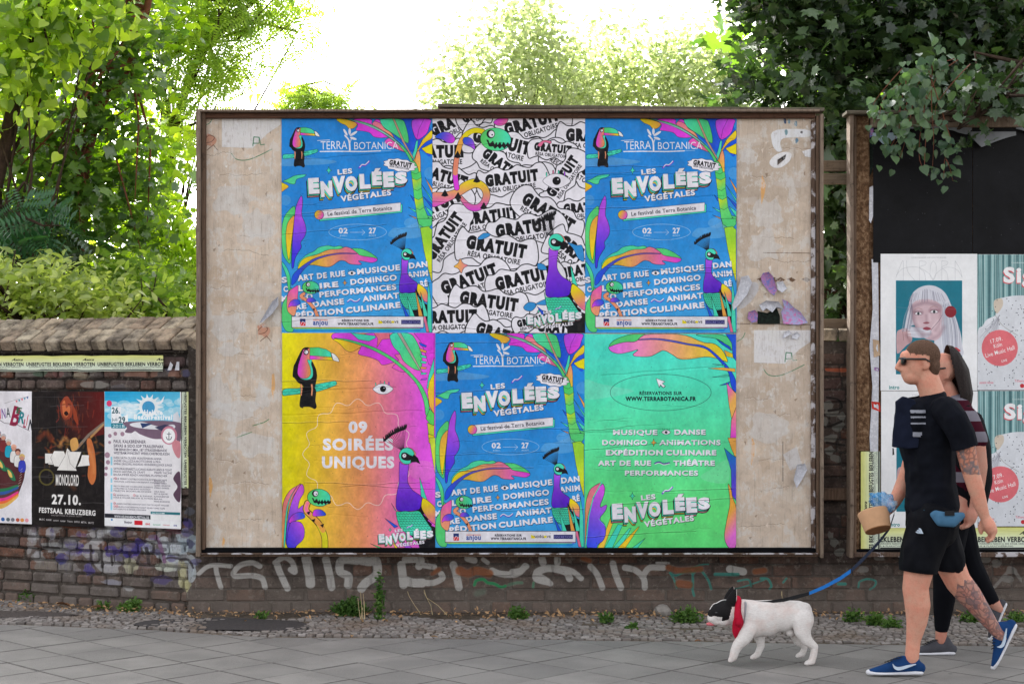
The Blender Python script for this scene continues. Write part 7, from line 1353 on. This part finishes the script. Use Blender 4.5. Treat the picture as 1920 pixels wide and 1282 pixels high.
for q, pts, e in ((-1, [(1760,769,-.15,28),(1771,786,-.19,27),(1783,812,-.208,25.5),(1791,842,-.218,24.5)], ((1822,825),(1752,846))), (1, [(1752,770,.15,27),(1742,800,.19,24),(1732,840,.2,24)], ((1765,826),(1700,822)))):
    C = Body(YM); C.limb(pts); sl = C.fuse('sleeve', C_TEE, man, .007, 3, lambda V, b: folds(V, .008, (14,14,9), 5)); slice_off(sl, C, *e)
tag(sh, 'black t-shirt with faded chest print and burgundy collar lining'); sh.data.materials.append(C_BURG); assign(sh, B, lambda x, y, d: np.where((x+(y-770)*.45 < 1700)&(y < 806), 1, 0))
B2 = Body(YM)
jk = Body(YM); jk.prism([(1706,748),(1684,742),(1670,752),(1668,790),(1664,836),(1690,839),(1712,838),(1716,780)], -.125, -.09); jo = jk.fuse('jacket_front', C_NAVY, man, .005, 4, lambda V, b: folds(V, .014, (10,10,8), 9)); tag(jo, 'navy open jacket front with zip')
zp = flat_piece('zip_pull', B2, '1665,838 1667,838 1668,850 1665,851', lambda a, b: -.11, M_BLK, man, .006, 0)
sh.data.materials.append(cloth('faded_print', (150,152,164)))
assign(sh, B, lambda x, y, d: np.where((x > 1696)&(x < 1724)&(d < 0)&(((y > 768)&(y < 772))|((y > 779)&(y < 783))|((y > 790)&(y < 794))|((y > 808)&(y < 817)&(x > 1692)&(x < 1716))), 2, np.where((x+(y-770)*.3 < 1686)&(y < 800), 1, 0)))
B = Body(YM); B.limb([(1748,952,0,48,1.25),(1748,985,0,49,1.25)]); B.limb([(1738,970,-.085,42,1.0),(1736,985,-.085,42,1.0),(1719,1030,-.10,39,.95),(1713,1060,-.10,37,1.0)]); B.limb([(1760,985,.085,42,.85),(1776,1030,.11,38,.95),(1786,1058,.115,36,1.0)])
so = B.fuse('shorts', C_SHORT, man, .0085, 3, lambda V, b: folds(V, .016, (12,12,6), 8)); slice_off(so, B, (1700,934), (1800,934)); slice_off(so, B, (1810,1077), (1670,1062))
B = Body(YM); B.limb([(1722,954,-.165,7),(1745,966,-.20,14.5,.7),(1768,968,-.205,14,.7),(1787,961,-.17,7)]); bag = B.fuse('hip_bag', C_BLUE, man, .006, 3); tag(bag, 'dusty blue hip bag')
o = flat_piece('bag_patch', B2, '1751,951 1768,951 1768,959 1751,959', lambda a, b: -.236, M_BLK, man, .012, 0); o.parent = bag; o.location = (0,0,0)
for k in range(3): flat_piece('shorts_logo', B2, '%f,%f %f,%f %f,%f %f,%f' % (1702+k*3.2,992,1705+k*3.2,992,1702.5+k*2.4,985-k*0+4-k*3,1700.5+k*2.4,986+4-k*3), lambda a, b: -.1-.137+.0012*abs(a-1715), M_LOGO, man, .03, 0)
shoe(B2, man, (1722,1259), (1620,1259), (0,-1), -.09, 0, M_SHOE, label='navy running shoe flat on the slabs')
shoe(B2, man, (1921,1178), (1878,1262), (-.89,-.455), .12, 0, M_SHOE, label='navy running shoe lifted on its toe', swoosh=True)
# the tub and blue bag he carries
YT = YM+.05; tub = empty('food_tub', (PX(1640,YT), YT-.02, PZ(975,YT))); tag(tub, 'tan cardboard food tub held by the walking man', 'tub'); M_CARD = plain('tan_cardboard', (196,152,116), .8, .08, 20, .1)
bm = bmesh.new(); r1, r2, hh = .082, .068, .105; n = 28; rings = []
for r, z in ((r2,-hh/2),(r1,hh/2),(r1+.004,hh/2),(r1+.004,hh/2-.008),(r2+.003,-hh/2-.0)): rings.append([bm.verts.new((r*math.cos(t), r*math.sin(t), z)) for t in [k*2*math.pi/n for k in range(n)]])
for A, C_ in zip(rings, rings[1:]):
    for k in range(n): bm.faces.new((A[k],A[(k+1)%n],C_[(k+1)%n],C_[k]))
o = mesh_obj('wall', bm_mesh('wall', bm, M_CARD, True), tub, rot=(R(-24),R(-10),0)); bm = bmesh.new(); bmesh.ops.create_cone(bm, cap_ends=True, segments=28, radius1=r2+.002, radius2=r2+.002, depth=.004, matrix=Matrix.Translation((0,0,-hh/2-.002))); mesh_obj('base', bm_mesh('base', bm, plain('darker_cardboard', (150,102,64), .8, .1, 20, .1)), tub, rot=(R(-24),R(-10),0))
pb = NM('thin_plastic'); pb.col(pb.ramp(pb.noise(9,3,.6,pb.pos()), [(.46, lin(214,224,232)), (.56, lin(60,160,218)), (.72, lin(24,120,200))])); pb.set(Roughness=.15); pb.b.inputs['Specular IOR Level'].default_value = .6; _t = pb.n('ShaderNodeBsdfTransparent'); _x = pb.n('ShaderNodeMixShader'); _x.inputs[0].default_value = .5; pb.l(pb.b.outputs[0], _x.inputs[1]); pb.l(_t.outputs[0], _x.inputs[2]); pb.l(_x.outputs[0], pb.out.inputs[0])
bm = bmesh.new(); bmesh.ops.create_icosphere(bm, subdivisions=4, radius=1)
for v in bm.verts:
    c = v.co.copy(); v.co = Vector((c.x*.068, c.y*.045, c.z*.05)); v.co *= 1+.45*mnoise.noise(c*1.9)+.22*mnoise.noise(c*5); v.co.z += .35*c.x*.06*-1
pbo = mesh_obj('plastic_bag', bm_mesh('plastic_bag', bm, pb.m, True), None, (PX(1657,YT), YT-.01, PZ(940,YT))); tag(pbo, 'crumpled clear and blue plastic bag on top of the held food tub', 'plastic bag')
# ---------------- the woman beside him
YW = 9.58; wom = empty('person', (PX(1790,YW), YW, 0)); tag(wom, 'woman with long dark hair and striped top walking behind the man', 'person')
B = Body(YW); head(B, 1782, 700, .9, 0); B.limb([(1796,728,0,16),(1806,752,0,17),(1812,770,0,24,1.4)])
B.limb([(1812,785,0,32,1.2),(1812,840,0,33,1.1),(1808,890,0,29,1.15),(1808,940,0,36,1.2)])
B.limb([(1822,785,-.14,16),(1838,830,-.17,14.5),(1842,872,-.18,13),(1838,910,-.18,11.5),(1830,945,-.18,9)]); hand(B, (1829,946,-.18), (-.2,.95), (-.95,-.2), -1, .8, .85)
B.limb([(1812,785,.14,16),(1800,840,.17,14),(1780,890,.16,12),(1762,910,.15,9)]); hand(B, (1761,911,.15), (-.8,.5), (-.2,-.9), 1, .8, .85)
B.limb([(1800,950,-.08,32),(1792,1020,-.08,28),(1786,1080,-.08,21),(1783,1120,-.08,19),(1779,1170,-.08,12),(1777,1195,-.08,10)]); B.limb([(1812,950,.08,32),(1830,1010,.09,28),(1846,1060,.1,22),(1868,1100,.1,19),(1893,1135,.1,12),(1902,1145,.1,10)])
wb = B.fuse('body', S_SKIN2, wom, .0075, 3)
B = Body(YW); B.ell(1792,684,0,29,27,25); B.limb([(1796,672,0,26,1.0),(1812,700,0,26,1.05),(1820,740,0,24,1.2),(1822,775,0,17,1.3)])
hr = B.fuse('hair', M_HAIRD, wom, .007, 2, lambda V, b: folds(V, .008, (30,30,2), 4)); cut(hr, B, lambda x, y, d: x > 1774+max(0,(y-668))*.25)
B = Body(YW); B.limb([(1752,693,-.03,5,2),(1752,698,-.03,5,2)]); B.limb([(1752,692,-.066,2),(1786,690,-.075,1.8)]); B.limb([(1752,693,.03,5,2),(1752,698,.03,5,2)]); B.fuse('sunglasses', M_GLASS, wom, .0035, 2)
B = Body(YW); B.limb([(1812,768,0,31,1.35),(1812,800,0,37,1.15),(1812,850,0,36,1.1),(1808,905,0,38,1.15),(1807,925,0,38,1.15)]); B.limb([(1822,780,-.13,20),(1838,822,-.17,18.5)]); B.limb([(1812,780,.13,20),(1802,822,.16,18)])
st = NM('striped_knit'); sp = st.n('ShaderNodeSeparateXYZ'); st.l(st.pos(), sp.inputs[0]); w_ = st.math('FRACT', st.math('MULTIPLY', sp.outputs[2], 8.5)); st.col(st.mix(st.math('GREATER_THAN', w_, .5), lin(58,12,28), lin(116,112,122))); st.set(Roughness=.9)
top = B.fuse('striped_top', st.m, wom, .0085, 3, lambda V, b: folds(V, .01)); tag(top, 'burgundy and pale grey striped top')
B = Body(YW); B.limb([(1808,890,0,36,1.15),(1806,940,0,39,1.2)]); B.limb([(1800,955,-.08,35,.9),(1792,1020,-.08,30),(1786,1080,-.08,23),(1783,1120,-.08,20.5),(1779,1172,-.08,13.5)]); B.limb([(1812,955,.08,35,.9),(1830,1010,.09,30),(1846,1060,.1,24),(1868,1100,.1,20.5),(1890,1130,.1,13.5)])
B.fuse('leggings', C_LEG, wom, .008, 3, lambda V, b: folds(V, .006))
B = Body(YW); B.limb([(1846,790,.02,20,1.6),(1852,840,.02,26,1.6),(1854,900,.02,27,1.6),(1850,940,.02,22,1.6)]); bp = B.fuse('backpack', C_PACK, wom, .009, 3, lambda V, b: folds(V, .012, (7,7,7), 6)); tag(bp, 'black backpack')
bm = bmesh.new(); Q = [(1838,780),(1824,762),(1800,775),(1794,820),(1806,870),(1836,905)]; tube(bm, [B.P(a,b,-.13) for a, b in Q], .014, 6); o = mesh_obj('strap', bm_mesh('strap', bm, C_PACK), bp)
B3 = Body(YW); shoe(B3, wom, (1803,1223), (1717,1223), (0,-1), -.08, 0, M_SHOEG, swoosh=False, label='grey knit sneaker with white sole'); shoe(B3, wom, (1919,1136), (1888,1205), (-.9,-.42), .1, 0, M_SHOEG, swoosh=False, label='grey knit sneaker lifted behind')
# ---------------- the dog
YD = 9.22; dog = empty('dog', (PX(1440,YD), YD, 0)); tag(dog, 'white french bulldog with black face patch and red bandana walking left on a lead', 'dog')
D_W = plain('white_fur', (226,220,216), .95, .1, 220, .6, .05, .003); D_B = plain('black_fur', (26,24,25), .7, .3, 200, .5, .15); _dm = NM('short_white_fur'); _q = _dm.pos(obj=True); _f = _dm.noise(60, 5, .75, _dm.pos((1,1,3), True)); _dm.col(_dm.mix(_dm.ramp(_dm.noise(9,4,.6,_q), [(.5,0),(.7,.5)]), _dm.mix(_dm.ramp(_f, [(.3,0),(.7,1)]), lin(206,198,194), lin(232,227,224)), lin(214,184,174))); _dm.set(Roughness=.95); _dm.bump(_f, .6, .004); D_W = _dm.m
D_P = plain('pink_skin', (206,150,146), .6, .1, 40, .2)
B = Body(YD); E = B.ell
E(1411,1160,0,30,36,26); E(1436,1159,0,33,34,26); E(1466,1155,0,33,29,23); E(1494,1151,0,28,26,22); E(1508,1160,0,18,26,20); B.limb([(1418,1134,0,9,1.8),(1450,1133,0,9,1.8),(1490,1134,0,9,1.6),(1512,1137,0,8,1.3)])
B.limb([(1405,1153,0,30,.85),(1388,1149,0,27,.8),(1368,1146,0,22,.9)])
E(1360,1145,0,23,22,22); E(1345,1148,0,16,17,18); E(1336,1158,0,10,9.5,15); E(1333,1150,0,7,7,8); E(1343,1165,0,12,6,12); E(1357,1162,0,15,11,15)
E(1341,1138,0,7,8,14)
for q in (-1,1): B.limb([(1366,1134,q*.038,11,.6),(1371,1118,q*.047,10,.45),(1376,1104,q*.052,4.5,.5)]); E(1340,1163,q*.022,7,6,5)
B.limb([(1402,1175,-.055,16,.8),(1391,1195,-.06,13),(1380,1206,-.06,10.5),(1375,1217,-.06,9),(1372,1228,-.06,8)]); B.limb([(1372,1229,-.06,6.5),(1367,1233,-.06,5.5,1.3)])
B.limb([(1418,1178,.055,15,.8),(1428,1200,.06,10),(1430,1214,.06,7.5),(1424,1228,.06,6.5)]); B.limb([(1424,1230,.06,6),(1414,1235,.06,5,1.3)])
B.limb([(1503,1160,-.05,21,.7),(1501,1182,-.06,16,.75),(1510,1198,-.06,11),(1524,1209,-.06,8),(1522,1222,-.06,7),(1519,1234,-.06,7)]); B.limb([(1519,1236,-.06,6.5,1.1),(1509,1239,-.06,5,1.4)])
B.limb([(1500,1165,.05,20,.7),(1492,1188,.06,13),(1500,1206,.06,8.5),(1513,1215,.06,7),(1509,1226,.06,6.5)]); B.limb([(1508,1229,.06,6,1.1),(1500,1232,.06,5,1.4)])
for dx, dy_ in ((1371,-.06),(1420,.06)): pass
for fx, fy, dq in ((1366,1233,-.06),(1413,1235,.06),(1508,1239,-.06),(1499,1232,.06)):
    for k in (-1,0,1): E(fx-1,fy+1,dq+k*.011,3.4,3.2,2.3)
E(1482,1186,0,9,7,8); E(1516,1142,0,7,6,7)
db = B.fuse('body', D_W, dog, .0045, 16, mats=[D_W, D_B, D_P])
def dogrule(x, y, d):
    r = np.zeros(len(x), int); blaze = (np.abs(d) < .010)&(x < 1362)&(y < 1142); muz = (y > 1151+(x-1330)*.12)&(x < 1352)
    r[(x < 1366+(1150-y)*.25)&(y < 1164-(x-1345)*.3)&~muz&~blaze] = 1; r[(x < 1378)&(y < 1134)&(np.abs(d) > .02)] = 1; r[(np.hypot(x-1331,y-1149) < 5)] = 1; r[(y > 1168)&(x < 1366)] = 0; return r
assign(db, B, dogrule)
B = Body(YD); B.limb([(1341,1146,-.046,2.6),(1342,1146,-.047,2.6)]); B.fuse('eye', M_GLASS, dog, .0025, 1); B = Body(YD); B.limb([(1341,1146,.046,2.6),(1342,1146,.047,2.6)]); B.fuse('eye', M_GLASS, dog, .0025, 1)
B = Body(YD); B.limb([(1342,1167,0,4,1.6),(1333,1169,0,4,1.8),(1327,1169,0,3,1.8)]); B.fuse('tongue', plain('tongue_pink', (204,104,112), .5, .1, 40, .1), dog, .004, 2)
B = Body(YD); 
Cn = [(1380,1122),(1374,1133),(1378,1150),(1382,1166),(1390,1176)]; M_RED = cloth('red_bandana_cloth', (176,22,50), .8)
B.limb([(1383,1124,0,8,2.3),(1380,1144,0,10,3.3),(1383,1164,0,11,3.1),(1386,1176,0,9,2.4)])
bn = B.fuse('bandana', M_RED, dog, .006, 2, lambda V, b: folds(V, .006, (20,20,14), 2))
B4 = Body(YD); o = flat_piece('bandana_tail', B4, '1370,1168 1371,1184 1380,1200 1387,1184 1388,1168 1380,1150 1372,1154', lambda a, b: -.098+.0012*(b-1150), M_RED, dog, .014); o.parent = bn; o.location = (0,0,0)
B = Body(YD); B.limb([(1396,1128,0,3,8),(1394,1145,-.0,2.6,11),(1392,1165,0,2.4,10)]); B.fuse('collar', plain('silver_collar', (150,152,158), .35, .2, 200, .6), dog, .004, 1)
# ---------------- the lead, a flat ribbon from the collar to the man's hand
ld = empty('dog_lead', (PX(1430,YD), YD, 0)); tag(ld, 'black and blue dog lead running from the bulldog up to the man', 'lead')
def ribbon(name, pts, mat):
    V = []; Fc = []
    for i, (a, b, Y, w) in enumerate(pts):
        c = Vector((PX(a,Y), Y, PZ(b,Y)))-ld.location
        for dy, dz in ((-.001,w/2),(-.001,-w/2),(.001,-w/2),(.001,w/2)): V.append(c+Vector((0,dy,dz)))
    n = len(pts)
    for i in range(n-1):
        for k in range(4): Fc.append((i*4+k, i*4+(k+1)%4, i*4+4+(k+1)%4, i*4+4+k))
    Fc += [(3,2,1,0),(n*4-4,n*4-3,n*4-2,n*4-1)]; mesh_obj(name, mk_mesh(name, V, Fc, mat), ld)
ribbon('black_webbing', [(1416,1129,9.2,.010),(1440,1128,9.19,.014),(1470,1124,9.17,.020),(1495,1118,9.15,.022),(1517,1112,9.13,.018)], M_BLK)
ribbon('blue_webbing', [(1517,1112,9.13,.018),(1545,1100,9.10,.020),(1575,1084,9.07,.022),(1595,1070,9.05,.022)], plain('blue_webbing', (22,110,190), .6, .1, 60, .2))
ribbon('dark_webbing', [(1595,1070,9.05,.022),(1620,1046,9.03,.024),(1648,1016,9.02,.022),(1668,990,9.01,.018),(1677,962,9.0,.018)], plain('dark_blue_webbing', (34,44,66), .6, .1, 60, .2))
